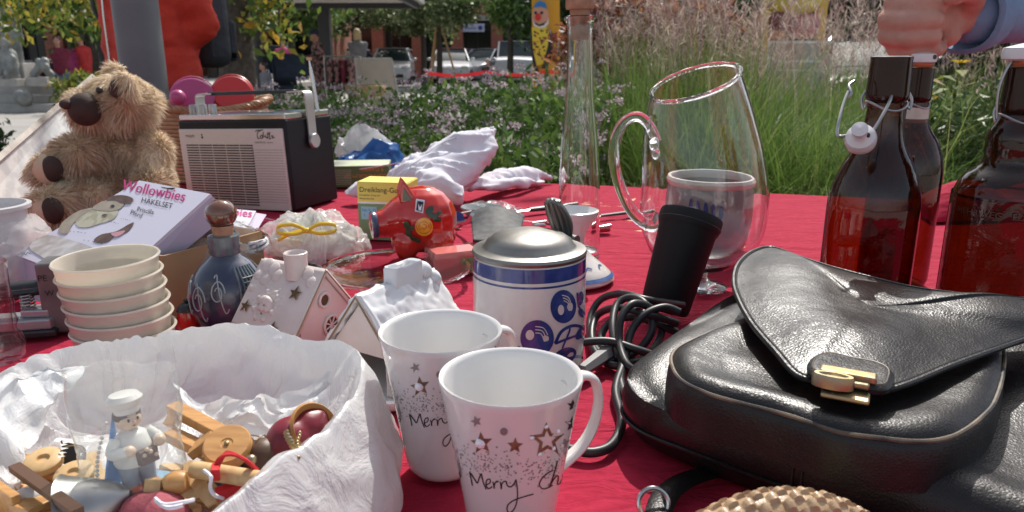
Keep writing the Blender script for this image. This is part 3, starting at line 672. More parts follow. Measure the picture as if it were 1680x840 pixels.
# ---- distant people
L_ = lambda px, y: (A(px, 95, y).x, y, 0)
person('person in dark floral clothes and blue cap standing by the pavilion post', L_(522, 16), radians(-60), 1.55, F_floral, F_floral, H_dark, cap=F_navy, arms=((-.05, -.3, -.25), (.0, -.3, -.25)), dress=False, vox=.028, bulk=1.05)
person('blond person seen above the clothes rack beside the sandwich board', L_(588, 18.5), radians(200), 1.66, F_grey, F_dark, H_blond, hair_len=1, vox=.03)
person('fair haired person in black bending beside the dark trunk', L_(422, 15), radians(60), 1.45, F_dark, F_dark, H_blond, bend=.5, arms=((.0, -.35, -.35), (.0, -.3, -.38)), vox=.03)
person('person in pink top seated behind the dark pushchair', L_(466, 20), radians(10), 1.5, F_pink, F_navy, H_dark, sit=False, vox=.03)
person('small child in pale top crouching behind the radio handle', L_(432, 12.5), radians(-40), .95, F_grey, F_jean, H_dark, vox=.025)
person('child with sunglasses-dark face peering over the red barrier between parked cars', L_(800, 17), radians(0), 1.0, F_dark, F_dark, H_grey, vox=.025)
person('person in maroon jacket browsing at the clothes rail on the left', L_(98, 16.5), radians(20), 1.45, F_mar, F_jean, H_dark, vox=.03)
person('person in bright pink top at the clothes rail on the left', L_(122, 18), radians(150), 1.4, F_pink, F_dark, H_dark, vox=.03)
person('person in red top at the right end of the clothes rail', L_(138, 17), radians(-100), 1.5, fabric('red_cloth', (.5, .03, .03)), F_dark, H_dark, vox=.03)
person('person in grey half hidden right of the clothes rail', L_(154, 19), radians(-30), 1.4, F_grey, F_dark, H_dark, vox=.03)

# ---- clothes rails with garments
def rail(loc, w, cols, lab, h=1.25):
    t = thing('clothes_rail', lab, 'clothes rail', loc)
    mb = MB(); mb.cyl((-w / 2, 0, h), (w / 2, 0, h), .016); [mb.cyl((x, 0, 0), (x, 0, h), .016) for x in (-w / 2, w / 2)]; [mb.cyl((x, -.3, .03), (x, .3, .03), .018) for x in (-w / 2, w / 2)]; mb.build('frame', M_chrome, t)
    n = int(w / .16)
    for k in range(n):
        m = cols[k % len(cols)]; x = -w / 2 + .12 + k * (w - .2) / n
        g = thing('hanging_garment', '%s garment, %s on the %s' % (m.name.replace('_', ' ').replace(' cloth','').replace(' trousers',''), ['leftmost', 'second', 'third', 'fourth', 'fifth', 'sixth', 'seventh', 'eighth', 'ninth', 'tenth'][k], lab), 'garment', (loc[0] + x, loc[1], h - .5), group='garments on a clothes rail')
        mb = MB(); mb.grid(lambda u, v: ((.06 + .03 * sin(v * 5)) * cos(2 * pi * u), (.13 + .1 * v + .02 * sin(9 * u * 2)) * sin(2 * pi * u), .42 - v * .62), 20, 8)
        mb.build('cloth', m, g); mb = MB(); mb.tube([(0, -.14, .4), (0, 0, .46), (0, .14, .4)], .006, 5); mb.tube([(0, 0, .46), (0, .0, .5)], .004, 5); mb.build('hanger', M_chrome, g)
rail((L_(108, 20)[0], 20, 0), 1.5, [F_mar, F_navy, F_dark, F_mar, F_pink], 'long clothes rail at the left', 1.0)
rail((L_(562, 15.5)[0], 15.5, 0), .75, [F_floral, F_floral, F_mar], 'small clothes rail by the sandwich board', 1.08)

# ---- A-frame sandwich board
sw = thing('sandwich_board', 'beige A-shaped sandwich board standing beyond the lilac flowers', 'sign board', L_(612, 16.5), (0, 0, radians(24)))
M_bei = mat('beige_board', (.55, .49, .4), .6, col2=(.5, .44, .36), vscale=4)
for s in (-1, 1):
    mb = MB(); mb.add([(-.42, s * .36, .02), (.42, s * .36, .02), (.38, s * .03, 1.0), (-.38, s * .03, 1.0)], [(0, 1, 2, 3)]); mb.build('panel', M_bei, sw, smooth=False, solid=.02, weld=False)
mb = MB()
for s in (-1, 1):
    for x in (-1, 1): mb.tube([(x * .45, s * .38, 0), (x * .40, s * .035, 1.03)], .02, 6)
mb.tube([(-.4, 0, 1.03), (.4, 0, 1.03)], .03, 6); mb.build('frame', mat('worn_white_wood', (.62, .6, .55), .6), sw)
mb = MB(); mb.box((0, 0, .12), (.5, .5, .02)); mb.build('shelf', M_bei, sw, smooth=False)
bk = thing('wicker_heap', 'pale straw basket lying at the foot of the sandwich board', 'basket', L_(597, 13))
mb = MB(); mb.lathe([(.001, .35), (.26, .36), (.33, .5), (.34, .6)], 24, fn=lambda p, a: (p.x, p.y, p.z + .015 * sin(a * 12))); mb.build('bowl', mat('straw', (.42, .3, .16), .8, col2=(.3, .2, .1), vscale=40, bump=.6, bscale=80, bdist=.01), bk, solid=.02)
mb = MB(); mb.cyl((0, 0, 0), (0, 0, .36), .15); mb.build('stand', M_bei, bk)
# pushchair
pc = thing('pushchair', 'dark pushchair with folded hood behind the radio aerial', 'pushchair', L_(470, 13.5), (0, 0, radians(30)))
M_pcf = fabric('dark_blue_hood', (.02, .03, .055))
mb = MB(); mb.lathe([(.34, -.28), (.34, .28)], 16, (0, 0, .78), axis=(1, 0, 0), a0=0, a1=pi * 1.1); mb.build('hood', M_pcf, pc, solid=.01)
mb = MB(); mb.box((0, -.05, .52), (.42, .55, .1)); mb.box((0, .22, .75), (.42, .08, .5)); mb.build('seat', M_pcf, pc, bevel=.03)
mb = MB()
for x in (-.25, .25): mb.tube([(x, .4, .95), (x, .05, .5), (x, -.35, .12)], .014, 6); mb.tube([(x, -.1, .5), (x, .35, .12)], .014, 6)
mb.tube([(-.25, .4, .95), (.25, .4, .95)], .018, 6); mb.build('frame', M_chrome, pc)
for x in (-.27, .27):
    for y in (-.36, .36): mb = MB(); mb.lathe([(.02, -.02), (.1, -.02), (.115, 0), (.1, .02), (.02, .02)], 20, (x, y, .115), axis=(1, 0, 0)); mb.build('wheel', M_black, pc)

# ---- cars
M_tyre = mat('tyre_rubber', (.02, .02, .02), .8); M_cwin = mat('car_glass', (.03, .045, .05), .03, spec=.3); M_lampw = mat('headlight_glass', (.7, .7, .72), .1); M_lampr = mat('tail_light', (.4, .02, .02), .2)
def car(lab, loc, rz, paint, roof=None, L=4.1, W=1.72, H=1.48, van=False, grp='cars parked along the shops'):
    t = thing('parked_car', lab, 'van' if van else 'car', loc, (0, 0, rz), grp); hl = L / 2
    # sections along x: (x, half width at sill, belt height, roof half width, roof height)
    if van: prof = [(-hl, .9, .92, .0), (-hl + .05, .96, .98, 0), (-hl + .35, 1, 1.05, 0), (-hl + 1.0, 1, 1.12, 0), (hl - .1, 1, 1.12, 0), (hl, .97, 1.05, 0)]
    else: prof = [(-hl, .80, .58, 0), (-hl + .10, .9, .70, 0), (-hl + .5, .97, .80, 0), (-hl + 1.05, 1, .93, 0), (0, 1, .95, 0), (hl - .75, 1, .97, 0), (hl - .12, .95, .92, 0), (hl, .85, .72, 0)]
    def sec(x, wf, bh): w = W / 2 * wf; return [(x, -w * .9, .2), (x, -w, .34), (x, -w, bh * .62), (x, -w * .95, bh), (x, 0, bh + .03), (x, w * .95, bh), (x, w, bh * .62), (x, w, .34), (x, w * .9, .2), (x, 0, .18)]
    mb = MB(); V = []; 
    for x, wf, bh, _ in prof: V += sec(x, wf, bh)
    n = 10; F = [(i * n + k, i * n + (k + 1) % n, (i + 1) * n + (k + 1) % n, (i + 1) * n + k) for i in range(len(prof) - 1) for k in range(n)]
    F += [tuple(range(n)), tuple(range(len(prof) * n - 1, (len(prof) - 1) * n - 1, -1))]; mb.add(V, F); body = mb.build('body', paint, t, ang=50, bevel=.03)
    if van: cab = [(-hl + .75, 1.1, .80, 1.1), (-hl + 1.35, 1.12, .86, H - .05), (-hl + 1.9, 1.12, .87, H), (hl - .12, 1.12, .87, H), (hl - .02, 1.1, .85, H - .1)]
    else: cab = [(-hl + .95, .9, .78, .92), (-hl + 1.75, .93, .70, H - .06), (-hl + 2.3, .93, .70, H), (hl - .85, .95, .69, H - .05), (hl - .15, .93, .8, .95)]
    def csec(x, bz, wr_, tz, g=1.0): w = W / 2; return [(x, -w * .93 * g, bz), (x, -w * wr_ * g, tz), (x, 0, tz + .02 * g), (x, w * wr_ * g, tz), (x, w * .93 * g, bz)]
    cab = [(c[0], .9 if not van else 1.05, c[2] if not van else .9, c[3]) for c in cab]
    V = []
    for c in cab: V += csec(*c)
    F = [(i * 5 + k, i * 5 + k + 1, (i + 1) * 5 + k + 1, (i + 1) * 5 + k) for i in range(len(cab) - 1) for k in range(4)]
    mb = MB(); mb.add(V, F); mb.build('glasshouse', M_cwin, t, ang=30)
    mb = MB(); a, b = cab[1], cab[-2]
    mb.add(csec(a[0] - .02, a[3] - .05, a[2] + .01, a[3] + .012)[0:5] + csec(b[0] + .02, b[3] - .05, b[2] + .01, b[3] + .012), [(k, k + 1, 6 + k, 5 + k) for k in range(4)]); mb.build('roof', roof or paint, t, ang=60, weld=False, solid=.02)
    for sx in (-1, 1):
        for (p, q) in ((cab[0], cab[1]), (cab[-2], cab[-1])): mb = MB(); mb.tube([(p[0], sx * W / 2 * (p[2] if p[3] > 1 else .93), max(p[3], .9)), (q[0], sx * W / 2 * (q[2] if q[3] > 1 else .93), max(q[3], .9))], .035, 6); mb.build('pillar', paint, t)
        mb = MB(); xm = (cab[1][0] + cab[-2][0]) / 2; mb.tube([(xm, sx * W / 2 * .935, .9), (xm, sx * W / 2 * (a[2] + .01), H - .02)], .035, 6); mb.build('pillar', paint, t)
        mb = MB(); mb.ell((cab[0][0] + .3, sx * (W / 2 + .09), 1.0), (.06, .1, .07)); mb.build('wing_mirror', paint, t)
        mb = MB(); mb.ell((-hl + .06, sx * W * .36, .66 if not van else .8), (.06, .17, .08)); mb.build('headlight', M_lampw, t)
        mb = MB(); mb.ell((hl - .04, sx * W * .40, .78), (.05, .1, .14)); mb.build('tail_light', M_lampr, t)
        for x in (-hl + .78, hl - .8):
            mb = MB(); mb.lathe([(.14, -.1), (.29, -.1), (.315, -.06), (.315, .06), (.29, .1), (.14, .1)], 28, (x, sx * (W / 2 - .09), .315), axis=(0, 1, 0)); w = mb.build('wheel', M_tyre, t)
            mb = MB(); mb.lathe([(.0001, .07), (.06, .09), (.19, .075), (.2, .1)], 20, (x, sx * (W / 2 - .09), .315), axis=(0, sx, 0)); mb.build('rim', M_chrome, w)
    mb = MB(); mb.box((-hl + .005, 0, .34), (.04, W * .6, .14)); mb.build('grille', M_black, t, smooth=False)
    mb = MB(); mb.box((-hl - .012, 0, .42), (.015, .52, .11)); mb.build('number_plate', M_paper, t, smooth=False)
    return t
P_wh = mat('white_car_paint', (.72, .73, .75), .25, coat=.8); P_sil = mat('silver_car_paint', (.42, .45, .49), .3, .4, coat=.8); P_dk = mat('dark_car_paint', (.010, .013, .018), .22, spec=.3); P_red = mat('red_car_paint', (.45, .03, .03), .3, coat=.7)
car('white car with a red roof facing the square, left of the two pale cars', (*L_(741, 34.2)[:2], 0), radians(92), P_wh, P_red)
car('light silver blue car parked at an angle right of the red roofed car', (*L_(800, 35)[:2], 0), radians(60), P_sil)
car('white van with wide rear window behind the slim tree', (*L_(852, 33)[:2], 0), radians(85), P_wh, L=4.6, H=1.75, van=True)
car('dark car half hidden behind the red roofed white car', (*L_(775, 37.5)[:2], 0), radians(95), P_dk)
car('white car directly behind the sandwich board', (*L_(645, 33)[:2], 0), radians(95), P_wh)
car('pale car partly hidden by the blond person', (*L_(566, 34)[:2], 0), radians(80), P_sil)
car('white estate car seen left of the radio aerial', (*L_(440, 26)[:2], 0), radians(100), P_wh)
car('grey car behind the pushchair', (*L_(492, 33)[:2], 0), radians(88), P_sil)
car('dark car parked under the trees directly left of the hand', (A(1432, 95, 12.2).x, 12.2, 0), radians(62), P_dk, grp=None, H=1.42)

# ---- red barrier tape on slim posts and red play mats
bar = thing('barrier', 'red and white barrier tape strung between slim posts beyond the flowers', 'barrier', L_(840, 11.5))
q0 = A(697, 119, 11.5) - bar.location; q1 = A(1000, 116, 11.5) - bar.location
mb = MB(); mb.grid(lambda u, v: (q0.x + (q1.x - q0.x) * u, .02 * sin(u * 30), q0.z + (q1.z - q0.z) * u - .05 * sin(pi * ((u * 3) % 1)) + (v - .5) * .05), 60, 1); mb.build('tape', mat('red_tape', (.6, .02, .03), .5, transl=.3), bar, weld=False)
for f in (0, .33, .66, 1):
    mb = MB(); p = q0.lerp(q1, f); mb.cyl((p.x, .02, 0), (p.x, .02, p.z + .08), .018); mb.build('post', M_dk, bar)
rm = thing('red_mat', 'upright red padded mat at the foot of the painted clown', 'mat', L_(945, 12.2)); mb = MB(); mb.box((0, 0, .32), (1.25, .3, .64)); mb.build('padding', mat('red_vinyl', (.5, .03, .05), .5), rm, bevel=.03)
# ---- painted clown board (flat plywood figure on an orange-yellow column)
cb = thing('clown_board', 'painted plywood clown in yellow spotted suit on an orange-yellow column', 'fairground board', (A(896, 95, 13).x, 13, 0))
M_oy = mat('orange_yellow_paint', (.72, .36, .02), .4); M_yp = mat('yellow_paint', (.8, .62, .05), .45); M_bp = mat('blue_paint', (.03, .2, .5), .4); M_rp = mat('red_paint', (.65, .03, .02), .3); M_wp = mat('white_paint', (.8, .78, .75), .5); M_fp = mat('face_paint', (.68, .36, .25), .5)
u_ = 13 / 1213 * 1.0
def cp2(px, py): p = A(px, py, 13.0) - cb.location; return (p.x, p.z)
def flat(out, y, th, name, m, parent):
    mb = MB(); P = [cp2(*q) for q in out]; mb.prism([(a, b) for a, b in P], 0, th, lambda p: Vector((p.x, y - p.z, p.y))); return mb.build(name, m, parent, smooth=False)
flat([(872, -30), (917, -30), (920, 190), (874, 190)], .0, .12, 'column', M_oy, cb)
flat([(872, 50), (878, 62), (880, 105), (884, 118), (878, 118), (873, 100), (868, 70)], -.12, .03, 'sleeve', M_ink, cb)
flat([(900, 45), (908, 60), (906, 90), (897, 112), (888, 112), (890, 95), (898, 75)], -.12, .03, 'sleeve', M_ink, cb)
flat([(872, 46), (880, 43), (895, 43), (900, 52), (898, 75), (890, 105), (880, 108), (874, 80)], -.12, .05, 'suit', M_yp, cb)
mb = MB()
for k in range(34):
    px = random.uniform(875, 897); py = random.uniform(48, 98); a, b = cp2(px, py); mb.ell((a, -.172, b), (.016, .004, .016), n=10, m=6)
mb.build('spots', M_ink, cb)
mb = MB()
for k in range(14):
    px = random.uniform(876, 896); py = random.uniform(48, 98); a, b = cp2(px, py); mb.ell((a, -.173, b), (.013, .004, .013), n=10, m=6)
mb.build('red_spots', M_rp, cb)
def ring(cx, cy, rx, ry, n=24): return [(cx + rx * cos(2 * pi * k / n), cy + ry * sin(2 * pi * k / n)) for k in range(n)]
flat(ring(886, 28, 13.5, 19), -.12, .06, 'head', M_fp, cb)
flat([(873, 30), (876, 38), (886, 41), (896, 38), (899, 30), (899, 40), (893, 46), (884, 47), (875, 43)], -.18, .01, 'white_mouth', M_wp, cb)
flat([(876, 37), (884, 41), (893, 38), (896, 34), (892, 42), (884, 44), (878, 41)], -.19, .006, 'smile', M_ink, cb)
flat([(875, 14), (878, 6), (886, 2), (894, 6), (897, 15), (886, 12)], -.18, .02, 'hat', M_bp, cb)
mb = MB(); a, b = cp2(882, 29); mb.ell((a, -.2, b), (.05, .04, .06)); mb.build('nose', M_rp, cb)
mb = MB()
for px in (878, 888): a, b = cp2(px, 22); mb.ell((a, -.185, b), (.025, .008, .025), n=12, m=6)
mb.build('eyes', M_ink, cb)
# ---- black and white painted panel with a face
hb = thing('chequered_board', 'tall black and white painted panel with a small golden face, right of the cork bottle', 'fairground board', (A(978, 95, 13.4).x, 13.4, 0))
mb = MB(); mb.box((0, 0, 1.05), (.62, .1, 2.3)); mb.build('panel', mat('black_white_pattern', (.02, .03, .02), .6, col2=(.5, .52, .5), vscale=9, vmix=(.49, .52)), hb, smooth=False)
mb = MB(); mb.ell((.15, -.1, 1.25), (.14, .08, .22)); mb.build('face', mat('gilded_face', (.5, .33, .2), .5), hb)
mb = MB(); mb.ell((.15, -.06, 1.3), (.19, .06, .28)); mb.build('hood', mat('grey_hood', (.25, .27, .27), .6), hb)
# ---- white framed poster board in the grass
wb = thing('poster_board', 'white framed board with a washed out poster standing in the tall grass', 'sign board', (A(1311, 100, 6.2).x, 6.2, 0), (0, 0, radians(-6)))
c0 = A(1311, 67, 6.2).z; wd = .245
mb = MB(); mb.box((0, 0, c0 / 2 + .2), (wd * 2 - .02, .015, c0 - .42)); mb.build('poster', mat('washed_poster', (.45, .5, .5), .5, col2=(.5, .33, .24), vscale=5), wb, smooth=False)
mb = MB()
for x in (-wd, wd): mb.box((x, 0, c0 / 2), (.022, .03, c0))
mb.box((0, 0, c0 - .011), (wd * 2, .031, .022)); mb.box((0, 0, .25), (wd * 2, .031, .022)); mb.build('frame', mat('white_frame', (.75, .76, .78), .35), wb, smooth=False)
mb = MB(); mb.box((0, -.012, c0 - .16), (wd * 1.6, .002, .018)); mb.box((-.05, -.012, c0 - .23), (wd * 1.2, .002, .012)); mb.build('stripe', M_wp, wb, smooth=False)
# ---- yellow fairground frame with bulging pink and yellow cushions
ff = thing('fairground_frame', 'yellow timber frame with glossy yellow and pink padded shapes behind the grass plumes', 'fairground ride', (A(1300, 95, 9).x, 9, 0))
def fl(px, py): p = A(px, py, 9) - ff.location; return (p.x, 0, p.z)
M_gold = mat('mustard_paint', (.62, .38, .06), .35)
for px in (1345, 1254):
    mb = MB(); x = fl(px, 50)[0]; mb.box((x, 0, 1.25), (.1, .1, 2.5)); mb.build('post', M_gold, ff, smooth=False, bevel=.01)
mb = MB(); mb.box(((fl(1345, 50)[0] + fl(1254, 50)[0]) / 2, 0, 2.4), (.75, .1, .12)); mb.build('beam', M_gold, ff, smooth=False)
mb = MB(); mb.ell(fl(1298, 2), (.36, .2, .17)); mb.build('yellow_cushion', mat('glossy_mustard', (.55, .43, .06), .25), ff)
mb = MB(); mb.ell(fl(1318, 42), (.19, .16, .15)); mb.build('pink_cushion', mat('glossy_pink', (.5, .17, .2), .3), ff)
mb = MB(); mb.ell(fl(1278, 36), (.15, .15, .17)); mb.build('maroon_cushion', mat('maroon_vinyl', (.2, .05, .06), .4), ff)
mb = MB(); mb.ell(fl(1272, 56), (.12, .12, .1)); mb.build('orange_cushion', mat('orange_vinyl', (.55, .18, .05), .4), ff)
mb = MB(); mb.box((0, .1, .3), (.8, .4, .6)); mb.build('plinth', M_gold, ff, bevel=.02)
# reddish shrubs far behind plumes
M_rl = mat('copper_leaves', (.25, .07, .04), .5, ramp=[(0, (.10, .02, .03)), (.5, (.28, .08, .04)), (1, (.45, .2, .07))], island=True, transl=.4)
shrub((A(1040, 95, 8).x, 8.2, 0), (.8, .5, .85), 9000, .09, M_rl, 'copper red shrub behind the pink grass plumes, left one', 'copper shrubs', asp=.5)
shrub((A(1150, 95, 9).x, 9.2, 0), (.9, .5, .85), 9000, .09, M_rl, 'copper red shrub behind the pink grass plumes, right one', 'copper shrubs', asp=.5)
# right edge: weathered post
wp = thing('wooden_post', 'weathered pale wooden post right of the far right stopper', 'post', A(1690, 60, 1.9) * 1)
wp.location = (A(1700, 60, 2.4).x, 2.4, 0); mb = MB(); mb.prism([(-.06, -.05), (.06, -.05), (.06, .05), (-.06, .05)], 0, A(1690, 22, 2.4).z, lambda p: Vector((p.x + (.0 if p.z < .1 else .015), p.y, p.z))); mb.build('shaft', mat('weathered_wood', (.35, .31, .25), .8, col2=(.22, .19, .15), vscale=20, vstretch=(4, 4, .5), bump=.5, bscale=30, bdist=.01), wp, bevel=.006)
# ---- grey stone sculptures at the far left
M_stone = mat('weathered_bronze_stone', (.17, .18, .17), .55, col2=(.33, .34, .32), vscale=6, bump=.5, bscale=20, bdist=.03)
def sculpt(lab, px, y, ph, pw, balls, cat='statue'):
    t = thing('sculpture', lab, cat, (A(px, 95, y).x, y, .5), group='stone sculptures on the fountain steps')
    mb = MB(); mb.box((0, 0, ph / 2), (pw, pw, ph)); mb.build('pedestal', M_lintel, t, smooth=False, bevel=.01)
    if balls: blob('figure', [((b[0][0], b[0][1], b[0][2] + ph), b[1]) for b in balls], .02, M_stone, t, 3)
    return t
sculpt('slim standing stone figure on a tall pedestal', 29, 15.5, .45, .42, chain([((-.05, 0, 0), .06), ((-.04, 0, .4), .07)]) + chain([((.06, 0, 0), .06), ((.05, 0, .4), .07)]) + chain([((0, 0, .42), .1), ((0, 0, .75), .12)]) + [((0, 0, .97), .085)] + chain([((.14, 0, .78), .04), ((.16, 0, .45), .03)]) + chain([((-.14, 0, .78), .04), ((-.16, 0, .45), .03)]))
sculpt('squat crouching stone figure left of the standing one', 14, 15.2, .15, .45, chain([((0, 0, 0.05), .18), ((0, 0, .45), .16)]) + [((0, -.03, .68), .12)] + chain([((.15, -.1, .4), .06), ((.08, -.25, .1), .06)]) + chain([((-.15, -.1, .4), .06), ((-.08, -.25, .1), .06)]))
sculpt('big dark overhanging stone head at the left edge', -2, 16.5, .5, .9, [((0, 0, .75), (.55, .4, .42)), ((.3, -.1, .55), (.3, .3, .3))])
sculpt('dark metal sculpture of tangled shapes on a low block', 64, 15.3, .18, .42, chain([((-.15, 0, .05), .08), ((.1, 0, .3), .09)]) + chain([((.18, 0, .05), .08), ((-.05, .05, .3), .07)]) + [((.12, -.05, .2), .09)])
b = thing('stone_ball', 'round grey stone ball at the foot of the sculptures', 'stone ball', (A(37, 152, 14.9).x, 14.9, .12)); mb = MB(); mb.ell((0, 0, .17), .17); mb.build('ball', M_stone, b)

# ---- the seller whose fist hangs above the bottles
HC = A(1523, 34, 1.0)          # middle of the fist
M_hand = mat('seller_skin', (.54, .29, .22), .5, sss=.15, col2=(.46, .22, .17), vscale=30, bump=.6, bscale=180, bdist=.0012)  # the seller's own skin tone, mottled at random
shl = Vector((1.12, 1.32, 1.40)); wrist = HC + Vector((.048, .012, .006)); elbow = Vector((.88, 1.18, 1.16))
hb_ = []
def C(*p): hb_.extend(chain([(HC + Vector(q), r) for q, r in p]))
# palm block: from wrist (right) to knuckles (left); fingers curl towards the viewer and back to the right
for k, (z, r) in enumerate(((.022, .0150), (.0015, .0140), (-.0180, .0132), (-.034, .0115))):
    kx = -.040 + (.002, -.005, -.003, .009)[k]
    C(((kx + .055, .014, z * .8), .014), ((kx, .012, z), r + .001))
    C(((kx, .012, z), r + .001), ((kx + .005, (-.018, -.026, -.024, -.015)[k], z - .004), r), ((kx + .036, (-.022, -.030, -.027, -.018)[k], z - .002), r - .001), ((kx + .044, -.012, z), r - .002))
C(((.03, .004, .012), .019), ((.03, .004, -.016), .017)); C(((.012, .006, 0), .02), ((.048, .012, .004), .022))
C(((.046, -.004, .020), .019), ((.038, -.028, .032), .0155), ((.014, -.046, .033), .0135), ((.000, -.050, .027), .0125))   # thumb over the index finger
arm = chain([(wrist, .024), (wrist.lerp(elbow, .5), .034), (elbow, .042), (shl, .055)])
sp = thing('person', 'person in light blue sweatshirt holding a closed fist above the brown bottles', 'person', (0, 0, 0))
px0 = Vector((1.34, 1.36, 0)); s = 1.05
body = arm + hb_ + [(px0 + Vector((0, 0, 1.68)), (.08, .1, .12)), (px0 + Vector((-.095, 0, 1.67)), .02)] + chain([(px0 + Vector((0, 0, 1.44)), .055), (px0 + Vector((0, 0, 1.6)), .055)])
body += [(px0 + Vector((0, 0, z)), (.17, .13, .12)) for z in (.95, 1.05, 1.15, 1.25, 1.33)]
for sx in (-1, 1): body += chain([(px0 + Vector((0, sx * .1, .9)), .09), (px0 + Vector((0, sx * .1, .5)), .06), (px0 + Vector((0, sx * .1, .09)), .045), (px0 + Vector((-.15, sx * .1, .04)), .035)])
ra = px0 + Vector((.05, .2, 1.4)); body += chain([(px0 + Vector((0, 0, 1.38)), .08), (ra, .06), (ra + Vector((0, .05, -.3)), .045), (ra + Vector((-.08, 0, -.55)), .03)])
blob('body', body, .0028, M_hand, sp, 6)
fa = (elbow - wrist).normalized()
sl = chain([(wrist + fa * .034, .046), (wrist + fa * .06, .048), (elbow, .066), (shl, .075), (px0 + Vector((0, 0, 1.36)), .1)]) + [(px0 + Vector((0, 0, z)), (.19, .165, .12)) for z in (.92, 1.0, 1.1, 1.2, 1.3)] + chain([(px0 + Vector((0, 0, 1.36)), .1), (ra, .075), (ra + Vector((0, .05, -.3)), .06), (ra + Vector((-.07, .01, -.48)), .05)])
def wrk(p):
    n_ = mnoise.noise(p * 24) * .006 + mnoise.noise(p * 9) * .012; return p + Vector((n_ * .3, -n_ * .5, n_))
blob('sweatshirt', sl, .008, F_blue, sp, 3, fn=wrk)
mb = MB(); mb.lathe([(.0480, .0), (.0520, .003), (.0530, .02), (.0510, .034), (.048, .038), (.046, .036), (.0455, .0), (.0480, .0)], 30, wrist + fa * .004, fa, fn=lambda p, a: (p.x * (1 + .03 * sin(a * 3)), p.y * (1 + .04 * cos(a * 2)), p.z)); mb.build('cuff', F_blue, sp)
b = []
for sx in (-1, 1): b += chain([(px0 + Vector((0, sx * .1, .9)), .11), (px0 + Vector((0, sx * .1, .5)), .085), (px0 + Vector((0, sx * .1, .1)), .07)])
blob('trousers', b, .02, F_navy, sp, 3)
blob('hair', [(px0 + Vector((.02, 0, 1.71)), (.095, .105, .12))], .012, H_grey, sp, 2)
for sx in (-1, 1): mb = MB(); mb.ell(px0 + Vector((-.07, sx * .1, .045)), (.14, .05, .045)); mb.build('shoe', M_black, sp)
# ============================================================ GOODS ON THE TABLE
def hit(px, py, c, rfun, n=8):       # where a photo pixel's ray first meets an upright round thing at c (base centre): angle, height
    r = ray(px, py); o = Vector((0, 0, CAMZ)); rr = rfun(.05); a = r.x ** 2 + r.y ** 2
    for _ in range(n):
        dx = o.x - c[0]; dy = o.y - c[1]; b = 2 * (dx * r.x + dy * r.y); q = dx * dx + dy * dy - rr * rr; D = max(b * b - 4 * a * q, 0); t = (-b - sqrt(D)) / (2 * a)
        p = o + r * t; rr = rfun(p.z - c[2])
    return atan2(p.y - c[1], p.x - c[0]), p.z - c[2]
def star(r, r2=None, n=5, a0=pi / 2): r2 = r2 or r * .42; return [((r if k % 2 == 0 else r2) * cos(a0 + pi * k / n), (r if k % 2 == 0 else r2) * sin(a0 + pi * k / n)) for k in range(2 * n)]

